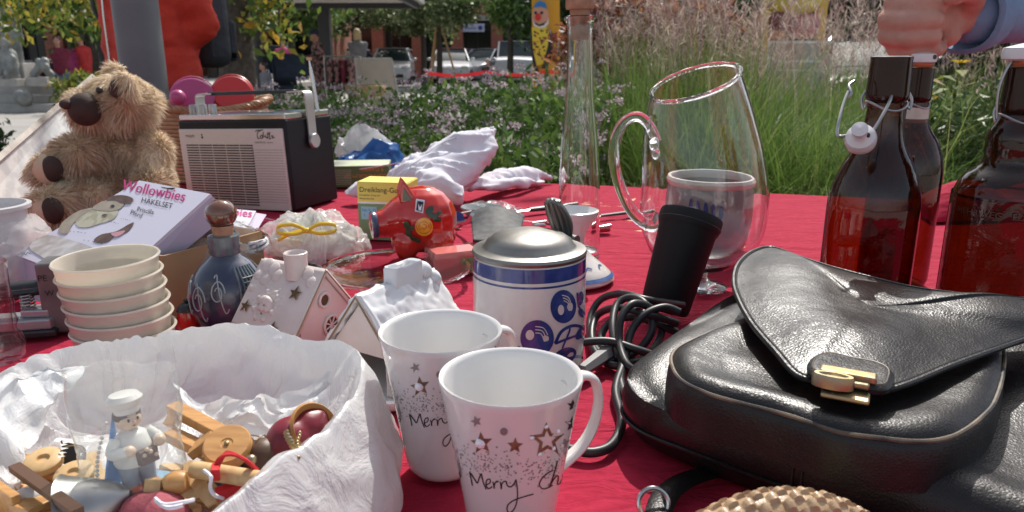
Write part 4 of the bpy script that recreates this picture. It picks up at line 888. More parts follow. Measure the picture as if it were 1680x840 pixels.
# ---------------- the two mugs
M_mug = mat('glazed_bone_china', (.74, .725, .71), .12, coat=.6, col2=(.70, .685, .67), vscale=14, bump=.06, bscale=35)
M_gold = mat('bronze_foil', (.30, .20, .12), .35, .3, col2=(.16, .10, .06), vscale=200); M_goldk = mat('dark_foil', (.05, .045, .045), .35, .3); M_silv = mat('silver_foil', (.28, .27, .27), .4, .3)
M_gem = mat('clear_rhinestone', (.9, .9, .95), .03, coat=1)
MH = .1105
def mug_r(z): t = max(0, min(1, z / MH)); return .0275 + .0175 * t ** 1.15 - (.004 * (1 - min(1, t / .06)) ** 2)
mug1_c = Vector((A(838, 612, .424).x, .424, TZ))
def make_mug():
    t = thing('mug', 'white porcelain christmas mug, the nearer one, whose handwriting reads Merry Chris', 'mug', mug1_c, (0, 0, 0), 'white christmas mugs with foil stars')
    prof = [(.0001, .002), (.021, .002), (.0225, 0)] + [(mug_r(z), z) for z in np.linspace(.0015, MH - .001, 26)] + [(mug_r(MH) - .0006, MH), (mug_r(MH) - .0028, MH - .0008)]
    prof += [(mug_r(z) - .0032, z) for z in np.linspace(MH - .003, .008, 18)] + [(.018, .005), (.0001, .005)]
    mb = MB(); mb.lathe(prof, 96); mb.build('cup', M_mug, t, ang=60)
    ha = radians(28)
    H = catmull([(.040, 0, .094), (.050, 0, .099), (.062, 0, .094), (.0665, 0, .078), (.063, 0, .060), (.053, 0, .046), (.036, 0, .036)], 8)
    mb = MB(); mb.tube([Vector((p.x * cos(ha), p.x * sin(ha), p.z)) for p in H], [.0058 - .0012 * sin(pi * k / (len(H) - 1)) for k in range(len(H))], 12, flat=.62, caps=False); mb.build('handle', M_mug, t)
    off = .00025
    def on(x, y, lift=off):     # x,y are photo pixels of the near mug
        a, z = hit(x, y, mug1_c, mug_r); r = mug_r(z) + lift; return (r * cos(a), r * sin(a), z)
    def wrap(a0, z0): return lambda x, y: ((mug_r(z0 + y) + off) * cos(a0 + x / mug_r(z0)), (mug_r(z0 + y) + off) * sin(a0 + x / mug_r(z0)), z0 + y)
    def put_star(px, py, rpx, m, hollow=False, name='foil_star', rot=0):
        mb = MB(); P = star(rpx, rpx * .45, 5, pi / 2 + rot); V = [on(px + a * 1.0, py - b) for a, b in P]
        if hollow:
            Q = [on(px + a * .56, py - b * .56) for a, b in P]; mb.add(V + Q, [(k, (k + 1) % 10, 10 + (k + 1) % 10, 10 + k) for k in range(10)])
        else: mb.add(V + [on(px, py)], [(k, (k + 1) % 10, 10) for k in range(10)])
        return mb.build(name, m, t, weld=False, smooth=False)
    k_ = lambda x, y: (700 + x / 2.8, 540 + y / 2.8)
    for (x, y, r, m, h, ro) in ((228, 423, 27, M_silv, 0, .3), (253, 523, 52, M_gold, 0, .1), (406, 535, 38, M_gold, 0, -.05), (553, 510, 84, M_gold, 1, .05), (671, 350, 28, M_goldk, 0, 0), (668, 435, 36, M_goldk, 0, 0), (640, 522, 22, M_silv, 0, .4)):
        put_star(*k_(x, y), r / 2.8, m, h, rot=ro)
    # more stars that carry on round the back
    for j in range(9):
        a0 = radians(-10 + 26 * j + 8); z0 = .062 + .008 * sin(j * 2.1)
        if a0 > radians(215): break
        mb = MB(); f = wrap(a0, z0); P = star(.0075 + .003 * sin(j * 3)); mb.add([f(a, b) for a, b in P] + [f(0, 0)], [(k, (k + 1) % 10, 10) for k in range(10)]); mb.build('foil_star', M_gold if j % 2 else M_silv, t, weld=False, smooth=False)
    mb = MB(); mb.lathe([(.0035 / 1, 0), (.0024, .0016), (.0001, .0024)], 8, on(*k_(246, 524), .0002), Vector(on(*k_(246, 524))).xy.to_3d()); mb.build('rhinestone', M_gem, t, smooth=False)
    mb = MB()
    for (x, y) in ((550, 448), (604, 470), (520, 575), (484, 500), (583, 548)): p = on(*k_(x, y)); mb.lathe([(.0016, 0), (.0001, .0014)], 6, p, Vector(p).xy.to_3d())
    mb.ell(on(*k_(355, 470)), .0001)
    mb.build('small_gems', M_gem, t, smooth=False)
    mb = MB(); rr = random.Random(4)
    P = [on(355 / 2.8 + 700 + 6.5 * cos(a), 540 + 470 / 2.8 + 6.5 * sin(a)) for a in np.linspace(0, 2 * pi, 12)[:-1]]; mb.add(P, [tuple(range(11))]); mb.build('foil_dot', M_silv, t, weld=False, smooth=False)
    mb = MB()
    for k in range(800):          # printed dots: a band swinging up and down
        a0 = rr.uniform(radians(-178), radians(178)); w = .0145 * (1 - .35 * sin(a0 * 4) ** 2); z0 = .066 + .003 * sin(a0 * 3 + 1) + rr.gauss(0, .5) * w
        s = rr.uniform(.00030, .00052); f = wrap(a0, z0); mb.add([f(-s, -s), f(s, -s), f(s, s), f(-s, s)], [(0, 1, 2, 3)])
    mb.build('printed_dots', M_silv, t, weld=False, smooth=False)
    # handwriting, traced stroke by stroke
    ST = [[(198, 655), (206, 690), (211, 718)], [(203, 660), (222, 690), (234, 706), (243, 680), (252, 662)], [(252, 662), (260, 700), (274, 736)],
          [(276, 714), (292, 704), (290, 688), (276, 694), (274, 718), (286, 732), (302, 722)], [(305, 700), (309, 718), (311, 732), (312, 712), (322, 698), (332, 700)],
          [(338, 700), (341, 718), (343, 734), (345, 712), (354, 700), (366, 698)], [(366, 698), (370, 716), (384, 724), (400, 712), (410, 690)],
          [(410, 690), (416, 730), (416, 780), (404, 822), (384, 842), (370, 832), (374, 806), (404, 784), (450, 768), (490, 757)],
          [(580, 648), (556, 660), (530, 684), (517, 712), (530, 732), (556, 728), (578, 716)], [(600, 604), (588, 650), (572, 700), (562, 728)], [(565, 722), (582, 690), (600, 672), (604, 690), (600, 712), (612, 708), (622, 690)],
          [(626, 668), (624, 690), (622, 710), (628, 686), (640, 668), (650, 664)], [(656, 664), (656, 680), (657, 700)], [(655, 645), (657, 648)], [(668, 660), (662, 672), (672, 684), (664, 700)],
          [(156, 655), (150, 664), (158, 672), (152, 684)], [(136, 652), (138, 668), (140, 682)]]
    mb = MB(); 
    for s_ in ST: mb.stroke([k_(*p) for p in s_], 1.9, lambda x, y: on(x, y, .0003), 4)
    mb.build('handwriting', mat('brown_black_ink', (.03, .015, .012), .3), t, weld=False, smooth=False)
    # the remaining letters "tmas" carry on past the edge
    mb = MB(); a0 = radians(10)
    L2 = [[(0, .010), (.001, 0)], [(-.002, .006), (.004, .0065)], [(.006, .005), (.007, 0)], [(.007, .003), (.009, .005), (.010, 0)], [(.010, .003), (.012, .005), (.013, 0)], [(.019, .005), (.016, .004), (.016, .001), (.019, .001), (.0195, .005), (.020, 0)], [(.026, .005), (.023, .004), (.026, .002), (.023, 0)]]
    for s_ in L2: mb.stroke(s_, .0007, wrap(a0, .033), 4)
    mb.build('handwriting', bpy.data.materials['brown_black_ink'], t, weld=False, smooth=False)
    return t
mug1 = make_mug(); mug2 = copy_tree(mug1)
mug2.location = (A(723, 545, .503).x, .503, TZ); mug2.rotation_euler = (0, 0, radians(9)); mug2['label'] = 'white porcelain christmas mug, the one standing behind and left with only Merry visible'

# ---------------- beer stein with pewter lid
stc = Vector((A(868, 500, .690).x, .690, TZ)); M_stein = mat('cream_stoneware', (.70, .66, .64), .22, coat=.5, col2=(.64, .59, .56), vscale=30, bump=.1, bscale=40)
M_cobalt = mat('cobalt_glaze', (.02, .035, .17), .15, coat=.6, col2=(.045, .07, .26), vscale=60); M_pew = mat('pewter', (.30, .29, .27), .38, .9, col2=(.22, .21, .195), vscale=14, bump=.2, bscale=60)
t = thing('beer_stein', 'white and cobalt blue painted stoneware stein with domed pewter lid', 'beer stein', stc)
def st_r(z): return .0535 + .0015 * sin(z * 22)
prof = [(.0001, .004), (.045, .004), (.048, 0), (.054, .004)] + [(st_r(z), z) for z in np.linspace(.008, .116, 20)] + [(.0525, .119), (.0495, .119)] + [(.049, z) for z in (.11, .03)] + [(.04, .01), (.0001, .01)]
mb = MB(); mb.lathe(prof, 80); mb.build('body', M_stein, t, ang=50)
mb = MB(); mb.lathe([(st_r(.1165) + .0003, .1165), (st_r(.108) + .0003, .1035)], 80); mb.build('blue_band', M_cobalt, t, weld=False)
mb = MB(); mb.lathe([(st_r(.1) + .0003, .1005), (st_r(.1) + .0003, .0985)], 80); mb.build('blue_line', M_cobalt, t, weld=False)
lz = .121; mb = MB(); mb.lathe([(.0485, lz - .004), (.0545, lz - .003), (.0555, lz), (.0545, lz + .0025), (.046, lz + .004), (.0435, lz + .0055), (.041, lz + .0105), (.034, lz + .0152), (.022, lz + .0186), (.010, lz + .0200), (.0001, lz + .0203)], 72); mb.build('lid', M_pew, t, ang=35)
# thumb lift at the back right: a fluted shell leaning over the rim
hx = Vector((.036, .045, 0)); mb = MB(); d_ = hx.normalized()
def shell(u, v):
    w = .0105 * (.55 + .6 * sin(pi * min(1, .15 + u * .85)) + .3 * u); a = (v - .5) * 2
    x = a * w; z = lz + .002 + u * .042; y = -.010 * u * u + .0025 * cos(a * 11) * .25 + .003
    s_ = Vector((-d_.y, d_.x, 0)); return hx * .98 + s_ * x + d_ * (y - .012 * u) + Vector((0, 0, z - .003 * a * a * u))
mb.grid(shell, 14, 24); mb.build('thumb_lift', mat('dark_pewter', (.2, .2, .195), .4, .8, bump=.2, bscale=80), t, weld=False, solid=.005)
mb = MB(); mb.cyl(hx * 1.02 + Vector((-.012, .01, lz)), hx * 1.02 + Vector((.012, -.01, lz)), .006); mb.build('hinge', bpy.data.materials['dark_pewter'], t)
hd = hx.normalized(); H = catmull([hd * .052 + Vector((0, 0, .105)), hd * .072 + Vector((0, 0, .108)), hd * .086 + Vector((0, 0, .088)), hd * .083 + Vector((0, 0, .055)), hd * .068 + Vector((0, 0, .034)), hd * .052 + Vector((0, 0, .026))], 7)
mb = MB(); mb.tube(H, .0075, 12, flat=.65); mb.build('handle', M_stein, t)
def son(x, y, l=.0005): a, z = hit(x, y, stc, st_r); r = st_r(z) + l; return (r * cos(a), r * sin(a), z)
c7 = lambda x, y: (800 + x / 2.626, 240 + y / 2.626)
def disc(mb, cx, cy, rx, ry, l, n=28, rot=0):
    P = []
    for k in range(n): a = 2 * pi * k / n; P.append((cx + rx * cos(a) * cos(rot) - ry * sin(a) * sin(rot), cy + rx * cos(a) * sin(rot) + ry * sin(a) * cos(rot)))
    mb.add([son(*c7(*p), l) for p in P] + [son(*c7(cx, cy), l)], [(k, (k + 1) % n, n) for k in range(n)])
mb = MB(); disc(mb, 325, 690, 55, 72, .0005); disc(mb, 213, 826, 72, 78, .0005); disc(mb, 120, 900, 34, 44, .0005); disc(mb, 399, 655, 12, 30, .0005, rot=.1); disc(mb, 403, 718, 12, 20, .0005, rot=-.4)
disc(mb, 330, 905, 55, 34, .0005, rot=-.5); disc(mb, 402, 800, 16, 38, .0005, rot=.6)
mb.stroke([c7(*p) for p in ((385, 630), (392, 690), (418, 722), (432, 735))], 3, lambda x, y: son(x, y), 4); mb.stroke([c7(*p) for p in ((290, 850), (315, 800), (355, 775), (395, 775), (428, 800))], 5, lambda x, y: son(x, y), 4)
mb.stroke([c7(*p) for p in ((290, 850), (340, 830), (390, 815), (425, 830))], 4, lambda x, y: son(x, y), 4); mb.stroke([c7(*p) for p in ((320, 870), (350, 800), (352, 778))], 3, lambda x, y: son(x, y), 4)
mb.stroke([c7(*p) for p in ((270, 990), (320, 930), (390, 905), (430, 925))], 5, lambda x, y: son(x, y), 4); mb.stroke([c7(*p) for p in ((430, 990), (380, 960), (300, 985))], 7, lambda x, y: son(x, y), 4)
mb.stroke([c7(*p) for p in ((140, 985), (190, 945), (250, 940), (300, 985))], 6, lambda x, y: son(x, y), 4)
mb.build('painted_fruit', M_cobalt, t, weld=False, smooth=False)
mb = MB(); disc(mb, 314, 704, 13, 22, .0008); disc(mb, 182, 812, 18, 22, .0008)
for k in range(3): mb.stroke([c7(*p) for p in ((318 + 4 * k, 640 + 12 * k), (345 - k, 650 + 12 * k), (356 - 5 * k, 675 + 8 * k))], 1.4, lambda x, y: son(x, y, .0008), 4)
for k in range(3): mb.stroke([c7(*p) for p in ((205, 775 + 14 * k), (240 - 6 * k, 782 + 12 * k), (258 - 9 * k, 812 + 8 * k))], 1.5, lambda x, y: son(x, y, .0008), 4)
mb.build('fruit_highlight', M_stein, t, weld=False, smooth=False)

# ---------------- porcelain candlestick behind the stein
ccn = G(938, 452, .0); t = thing('candlestick', 'white porcelain candlestick with wide blue-edged foot standing behind the stein', 'candlestick', (ccn.x, 1.0, TZ))
mb = MB(); mb.lathe([(.0001, .006), (.05, .001), (.056, 0), (.0585, .003), (.057, .007), (.045, .018), (.028, .032), (.018, .042), (.015, .056), (.019, .070), (.030, .085), (.0345, .094), (.0345, .0975), (.0315, .0985), (.028, .094), (.015, .082), (.0001, .08)], 56); mb.build('holder', M_porc, t, ang=50)
mb = MB(); mb.lathe([(.0577, .0075), (.0535, .0115)], 56); 
for k in range(10):
    a = k * pi / 5; mb.stroke([(0, 0), (.006, .004), (.012, .002)], .002, lambda x, y, a=a: ((.043 - y) * cos(a + x / .04), (.043 - y) * sin(a + x / .04), .0205 + y * .9), 4)
mb.build('blue_edging', mat('soft_blue_glaze', (.08, .16, .4), .2, coat=.5), t, weld=False, smooth=False)

# ---------------- tall clear bottle with cork
M_bott = thin('thin_clear_glass', (.96, .965, .96), (.28, .31, .29), 1.5, .01, bump=.35, bscale=16, bdist=.006, fk=1.2)
M_glass = glass('solid_glass', (.98, 1, .99), .0, 1.48)
bc = A(953, 300, 1.10); bt = thing('cork_bottle', 'tall slim clear glass bottle closed with a cork behind the stein', 'bottle', (A(951, 400, 1.10).x, 1.10, TZ))
bt.rotation_euler = (0, radians(-1.2), 0)
P_ = [(.0001, .004), (.024, .006), (.0295, .003), (.031, .008), (.0312, .03), (.0308, .10), (.0300, .14), (.0275, .18), (.0235, .215), (.0205, .25), (.0190, .29), (.0180, .33), (.0180, .345), (.0195, .350), (.0225, .353), (.0225, .357), (.0195, .358)]
mb = MB(); mb.lathe(P_ + [(.0170, .356), (.0160, .34)] + [(r - .0022, z) for r, z in reversed(P_[4:13])] + [(.028, .016), (.012, .019), (.0001, .019)], 72); mb.build('glass', M_glass, bt, ang=60)
M_cork = mat('cork', (.42, .24, .15), .8, col2=(.30, .15, .09), vscale=90, bump=.4, bscale=120)
mb = MB(); mb.lathe([(.0001, .325), (.0125, .325), (.0143, .360), (.0143, .366), (.0195, .3665), (.0205, .369), (.0205, .392), (.019, .394), (.0001, .394)], 32); mb.build('cork', M_cork, bt)

# ---------------- stoneware crock behind the jug
c_ = G(1160, 411, 0); t = thing('stoneware_crock', 'squat grey stoneware crock with blue daubs seen through the glass jug', 'crock', (A(1160, 400, 1.14).x, 1.14, TZ))
M_gst = mat('grey_salt_glaze', (.19, .18, .185), .35, coat=.3, col2=(.25, .235, .235), vscale=18, bump=.2, bscale=70); M_rimst = mat('pale_stoneware_rim', (.55, .52, .47), .35, coat=.3)
mb = MB(); mb.lathe([(.0001, .003), (.055, 0), (.060, .004), (.069, .04), (.072, .075), (.0705, .10), (.068, .112)] + [(.064, .112), (.066, .09), (.064, .03), (.05, .008), (.0001, .008)], 56); mb.build('body', M_gst, t, ang=50)
mb = MB(); mb.lathe([(.068, .111), (.0715, .114), (.0725, .119), (.070, .1235), (.065, .1235), (.0625, .118), (.064, .111)], 56); mb.build('rim', M_rimst, t)
mb = MB()
for k in range(5):
    a = radians(-128 + k * 9); mb.stroke([(0, -.002 * k), (.001, -.02), (0, -.042 + .003 * k)], .0065, lambda x, y, a=a: ((.0735 + y * .01) * cos(a + x / .07), (.0735 + y * .01) * sin(a + x / .07), .098 + y), 4, taper=True)
mb.build('blue_daub', M_cobalt, t, weld=False, smooth=False)

# ---------------- clear glass jug with slanted lip and looped handle
jc = Vector((A(1147, 440, .955).x, .955, TZ)); jt = thing('glass_jug', 'large clear glass jug with slanted rim and thick looped handle', 'jug', jc)
def jf(p, a):
    z = p.z; k = max(0, min(1, (z - .13) / .12)); k = k * k * (3 - 2 * k); x = p.x; zz = z + k * (.024 + .34 * x + .24 * p.y)
    return (x - .021 * k, p.y, zz)
JP = [(.0001, .026), (.030, .028), (.050, .036), (.068, .052), (.079, .078), (.0825, .108), (.081, .14), (.076, .175), (.068, .205), (.060, .230), (.0545, .246)]
mb = MB(); mb.lathe(JP + [(r - .0020 if r > .01 else r, z + (.0028 if r < .06 and z < .06 else 0)) for r, z in reversed(JP)], 96, fn=jf); mb.build('body', mat('blown_glass', (1, 1, 1), 0, trans=1, bump=.12, bscale=16, bdist=.004), jt)
rimp = [Vector(jf(Vector((.0540 * cos(a), .0540 * sin(a), .2465)), a)) for a in np.linspace(0, 2 * pi, 65)[:-1]]
mb = MB(); mb.tube(rimp, .0030, 8, closed=True); mb.build('rim', M_glass, jt)
mb = MB(); mb.lathe([(.0001, .0), (.036, .0), (.038, .003), (.034, .006), (.016, .010), (.011, .016), (.014, .024), (.024, .0275), (.0001, .0275)], 48); mb.build('foot', M_glass, jt)
hp = [(1078, 232), (1066, 206), (1046, 191), (1024, 200), (1010, 228), (1008, 268), (1018, 308), (1034, 342), (1052, 362), (1074, 370), (1084, 352)]
HP = catmull([A(x, y, .945) - jc for x, y in hp], 7); n_ = len(HP)
mb = MB(); mb.tube(HP, [.0080 + .0030 * (k / n_) ** 2 for k in range(n_)], 14, flat=.8); mb.build('handle', M_glass, jt)
mb = MB(); p = A(1074, 236, .935) - jc; mb.ell(p, (.006, .006, .010)); mb.ell(p + Vector((.002, -.003, -.012)), (.005, .004, .008)); mb.build('handle_curl', M_glass, jt)

# ---------------- three brown swing-top bottles
M_brown = thin('thin_brown_glass', (.45, .19, .045), (.07, .02, .006), 1.5, .02, bump=.2, bscale=30, bdist=.003)
M_brown_d = thin('smoky_brown_glass', (.32, .15, .055), (.06, .02, .008), 1.5, .03, bump=.3, bscale=30, bdist=.003, milky=.05, milk=(.10, .06, .04))
M_brim = mat('dark_brown_lip', (.020, .007, .004), .12, spec=.35); M_wire = mat('galvanised_wire', (.42, .42, .42), .4, .9); M_stop = mat('white_ceramic_stopper', (.68, .66, .67), .3, coat=.4); M_rub = mat('orange_rubber', (.5, .12, .05), .6)
M_lab = mat('cream_paper_label', (.62, .57, .49), .6, col2=(.5, .45, .38), vscale=60)
def bbottle(lab, loc, H, R, shoulder, neck, bulge=False, rz=0, closed=True):
    t = thing('swing_top_bottle', lab, 'bottle', loc, (0, 0, rz), 'brown swing-top bottles')
    if bulge: P = [(.0001, .010), (R * .6, .008), (R * .93, .001), (R, .01), (R, shoulder - .012), (R * .985, shoulder), (R * .86, shoulder + .016), (neck * 1.7, shoulder + .028), (neck * 1.52, shoulder + .036), (neck * 1.56, shoulder + .048), (neck * 1.5, shoulder + .060), (neck * 1.12, shoulder + .072), (neck * .98, H - .040)]
    else: P = [(.0001, .010), (R * .6, .008), (R * .93, .001), (R, .01), (R, shoulder - .02), (R * .98, shoulder + .004), (R * .90, shoulder + .022), (R * .72, shoulder + .042), (neck * 1.32, shoulder + .060), (neck * 1.07, shoulder + .078), (neck * .98, H - .042)]
    P2 = catmull([(r, z, 0) for r, z in P[3:]], 4); P2 = [(p.x, p.y) for p in P2]
    mb = MB(); mb.lathe(P[:3] + P2, 64); mb.build('glass', M_brown_d if bulge else M_brown, t, ang=60, weld=False)
    mb = MB(); mb.lathe([(neck * .7, H - .042), (neck * .99, H - .044), (neck * 1.16, H - .040), (neck * 1.18, H - .036), (neck * 1.12, H - .006), (neck * 1.14, H - .001), (neck * 1.0, H), (neck * .62, H), (neck * .6, H - .04)], 48); mb.build('lip', M_brim, t, ang=50)
    wz = H - .047; r = neck * 1.12
    mb = MB(); mb.tube([(r * cos(a), r * sin(a), wz + .004 * cos(2 * a)) for a in np.linspace(0, 2 * pi, 33)[:-1]], .0013, 7, closed=True)
    for s in (-1, 1):
        mb.tube(catmull([(s * r, 0, wz + .004), (s * (r + .004), -.002, wz - .003), (s * (r + .006), 0, wz + .006), (s * (r + .002), .002, wz + .014)], 5), .0013, 6)
    mb.build('neck_wire', M_wire, t)
    st = thing_part = None
    if closed:
        mb = MB()
        mb.tube(catmull([(-(r + .003), 0, wz), (-(r + .005), 0, wz + .025), (-(r + .001), 0, wz + .045), (-.010, 0, H + .014), (0, 0, H + .014), (.010, 0, H + .014), (r + .001, 0, wz + .045), (r + .005, 0, wz + .025), (r + .003, 0, wz)], 5), .0015, 7); mb.build('bail', M_wire, t)
        mb = MB(); mb.lathe([(neck * .9, H + .0005), (neck * 1.0, H + .003), (neck * .9, H + .0055)], 32); mb.build('seal', M_rub, t)
        mb = MB(); mb.lathe([(neck * .95, H + .005), (neck * 1.32, H + .007), (neck * 1.36, H + .011), (neck * 1.3, H + .017), (neck * .5, H + .021), (.0001, H + .021)], 32, fn=lambda p, a: (p.x * (1.15 if neck > .016 else 1), p.y * .8, p.z)); mb.build('stopper', M_stop, t)
        mb = MB(); mb.cyl((.004, -neck * 1.10, H + .013), (.004, -neck * .9, H + .013), .003); mb.build('stopper_hole', M_ink, t)
    return t
b1c = Vector((A(1437, 300, .735).x, .735, TZ)); B1 = bbottle('open brown bottle nearest the bag with its white stopper hanging down', b1c, .302, .0435, .158, .0165, closed=False)
# its bail and stopper hang loose towards the viewer
def bl_(px, py, y): return A(px, py, y) - b1c
mb = MB()
mb.tube(catmull([bl_(1392, 150, .725), bl_(1384, 170, .715), bl_(1376, 200, .70), bl_(1374, 222, .695), bl_(1392, 222, .692), bl_(1412, 218, .692)], 6), .0015, 8)
mb.tube(catmull([bl_(1462, 148, .725), bl_(1462, 160, .715), bl_(1450, 185, .70), bl_(1434, 212, .692), bl_(1424, 224, .69), bl_(1410, 220, .69)], 6), .0015, 8)
mb.tube(catmull([bl_(1461, 128, .73), bl_(1456, 140, .722), bl_(1458, 152, .722), bl_(1464, 150, .726)], 6), .0014, 8)
mb.tube(catmull([bl_(1391, 160, .722), bl_(1397, 152, .722), bl_(1393, 140, .73), bl_(1402, 133, .735)], 6), .0014, 8); mb.build('bail', M_wire, B1)
ax = Vector((-.45, -.75, .55)).normalized(); sc_ = bl_(1412, 229, .690)
mb = MB(); mb.lathe([(.0001, -.011), (.010, -.010), (.0135, -.004), (.0140, .002), (.0125, .007), (.008, .0095), (.0062, .012), (.0058, .016), (.0070, .018), (.0072, .021), (.0001, .0225)], 32, sc_, ax); mb.build('stopper', M_stop, B1)
mb = MB(); mb.ell(bl_(1423, 222, .679), (.0026, .0022, .0026)); mb.build('stopper_hole', M_ink, B1)
b2c = Vector((A(1483, 300, .985).x, .985, TZ)); B2 = bbottle('brown bottle with cream neck label half hidden behind the open one', b2c, .288, .0445, .155, .0155, rz=radians(20))
mb = MB(); mb.lathe([(.0182, .219), (.0176, .238)], 32, a0=radians(-165), a1=radians(-50)); mb.build('neck_label', M_lab, B2, weld=False)
mb = MB()
for k in range(4): mb.stroke([(-.008, 0), (.010, 0)], .0008, lambda x, y, k=k: (.0183 * cos(radians(-100) + x / .02), .0183 * sin(radians(-100) + x / .02), .234 - k * .0035), 4)
mb.build('label_print', M_ink, B2, weld=False, smooth=False)
b3c = Vector((A(1657, 300, .700).x, .700, TZ)); B3 = bbottle('large brown bottle with bulging neck and closed stopper at the right edge', b3c, .292, .0475, .172, .0165, bulge=True, rz=radians(-8))
mb = MB(); mb.lathe([(.0262, .206), (.0266, .222)], 32, a0=radians(-62), a1=radians(20)); mb.build('torn_label', M_lab, B3, weld=False); mb = MB(); mb.lathe([(.0200, .262), (.0200, .276)], 32, a0=radians(-40), a1=radians(20)); mb.build('torn_label', M_lab, B3, weld=False)
mb = MB(); mb.text('MEHRWEG   FLASCHE', .0085, lambda x, y: ((.0506) * cos(radians(-165) + x / .05), (.0506) * sin(radians(-165) + x / .05), .158 + y)); mb.build('embossed_letters', mat('embossed_brown', (.06, .03, .02), .2, coat=.5), B3, weld=False)

# ---------------- black leather bag lying on its back
L0 = Vector((.078, .545, 0)); bu = Vector((.76, -.65, 0)).normalized(); bv = Vector((.65, .76, 0)).normalized()
def st(px, py, z): p = G(px, py, z) - L0; p.z = 0; return (p.dot(bu), p.dot(bv))
bag = thing('leather_bag', 'worn black leather shoulder bag with gold clasp lying flat in the right foreground', 'bag', (L0.x, L0.y, TZ), (0, 0, atan2(bu.y, bu.x)))
M_leather = mat('black_grained_leather', (.006, .006, .007), .36, spec=.4, col2=(.012, .010, .010), vscale=9, bump=.45, bscale=430, bdist=.0007, bkind='CELL', rvar=.3)
nt = M_leather.node_tree; N = nt.nodes; bb = [n for n in N if n.type == 'BUMP'][0]
n2 = N.new('ShaderNodeTexNoise'); n2.inputs['Scale'].default_value = 22; n2.inputs['Detail'].default_value = 4; b2_ = N.new('ShaderNodeBump'); b2_.inputs['Strength'].default_value = .35; b2_.inputs['Distance'].default_value = .006
tc_ = N.new('ShaderNodeTexCoord'); nt.links.new(tc_.outputs['Object'], n2.inputs[0]); nt.links.new(n2.outputs[0], b2_.inputs['Height']); nt.links.new(b2_.outputs[0], bb.inputs['Normal'])
N['Principled BSDF'].inputs['Coat Roughness'].default_value = .25
M_edge = mat('worn_leather_piping', (.16, .12, .08), .5, col2=(.03, .026, .024), vscale=40, vmix=(.4, .62))
BW, BD = .40, .275
def rrect(x0, y0, x1, y1, r, n=10, m=14):
    P = []
    for cx, cy, a0 in ((x1 - r, y0 + r, -pi / 2), (x1 - r, y1 - r, 0), (x0 + r, y1 - r, pi / 2), (x0 + r, y0 + r, pi)):
        P += [(cx + r * cos(a0 + pi / 2 * k / n), cy + r * sin(a0 + pi / 2 * k / n)) for k in range(n + 1)]
    out = []
    for k in range(len(P)):
        a = Vector(P[k]); b = Vector(P[(k + 1) % len(P)]); out.append(a); d = (b - a).length
        if d > .03: out += [a.lerp(b, q / m) for q in range(1, m)]
    return out
def top_z(s, t_): return .058 + .024 * max(0, min(1, t_ / BD)) + .006 * sin(s * 16 + 1) * sin(t_ * 20) - .012 * math.exp(-((s - .03) / .05) ** 2) 
def body_z(x, y): return 0
mb = MB(); out = rrect(-.004, -.006, BW, BD, .055)
prof = [(.018, .0), (.006, .005), (-.002, .018), (-.004, .032), (0, .046)]
V = []
c = Vector((BW / 2, BD / 2)); Fc = []; n_ = len(out); rows = []
for ins, h in prof: rows.append([(p - (p - c).normalized() * ins, h * (1 + .5 * p.y / BD)) for p in out])
for ins, f in ((.004, .90), (.014, 1.0), (.026, 1.02), (.04, .98)): rows.append([(p - (p - c).normalized() * ins, None, f) for p in out])
for k in range(1, 13): rows.append([(c + (p - c) * (1 - .04 / (p - c).length) * (1 - k / 12.0), None, .98) for p in out])
for row in rows:
    for e in row:
        q = e[0]; z = e[1] if e[1] is not None else top_z(q.x, q.y) * e[2]
        w_ = mnoise.noise(Vector((q.x * 14, q.y * 14, z * 9))) * .0035
        V.append(Vector((q.x, q.y, max(0, z + w_))))
for i in range(len(rows) - 1):
    for k in range(n_): Fc.append((i * n_ + k, i * n_ + (k + 1) % n_, (i + 1) * n_ + (k + 1) % n_, (i + 1) * n_ + k))
Fc.append(tuple(range(n_ - 1, -1, -1))); mb.add(V, Fc); mb.build('body', M_leather, bag, ang=80)
# base seam piping round the body and the vertical gusset seam
mb = MB(); mb.tube([Vector((p.x, p.y, .020)) + Vector(((p - c).normalized() * .0035)).to_3d() for p in out], .0016, 7, closed=True)
for ds in (0, .006): sx = .152 + ds; mb.tube([(sx, -.0075, .006), (sx, -.0105, .02), (sx, -.010, .034), (sx, -.0055, .047), (sx, .003, .0555)], .0011, 6)
mb.build('seam', M_leather, bag)
# front pocket
pk = [st(*q, .086) for q in ((1106, 572), (1107, 592), (1121, 612), (1152, 628), (1190, 641), (1294, 667), (1373, 693), (1440, 703), (1504, 709), (1550, 705), (1582, 693), (1612, 672), (1630, 651), (1643, 610), (1640, 570), (1590, 535), (1450, 510), (1300, 505), (1200, 530), (1130, 555))]
pk = [Vector((p.x, p.y)) for p in catmull([(a, b, 0) for a, b in pk], 6, True)]; pc_ = sum(pk, Vector((0, 0))) / len(pk)
def pz(x, y): return .060 + .010 * max(0, min(1, y / BD))
mb = MB(); mb.pad(pk, [(-.004, -.012), (-.004, .004), (-.003, .014), (-.0005, .021), (.006, .026), (.016, .0265), (.034, .022)], lambda x, y: pz(x, y) + .0015 * mnoise.noise(Vector((x * 30, y * 30, 0))), pc_, bottom=False); mb.build('front_pocket', M_leather, bag, ang=80)
mb = MB(); mb.tube([Vector((p.x, p.y, pz(p.x, p.y) + .0205)) + ((p - pc_).normalized() * .0012).to_3d() for p in pk], .0015, 7, closed=True); mb.build('pocket_piping', M_edge, bag)
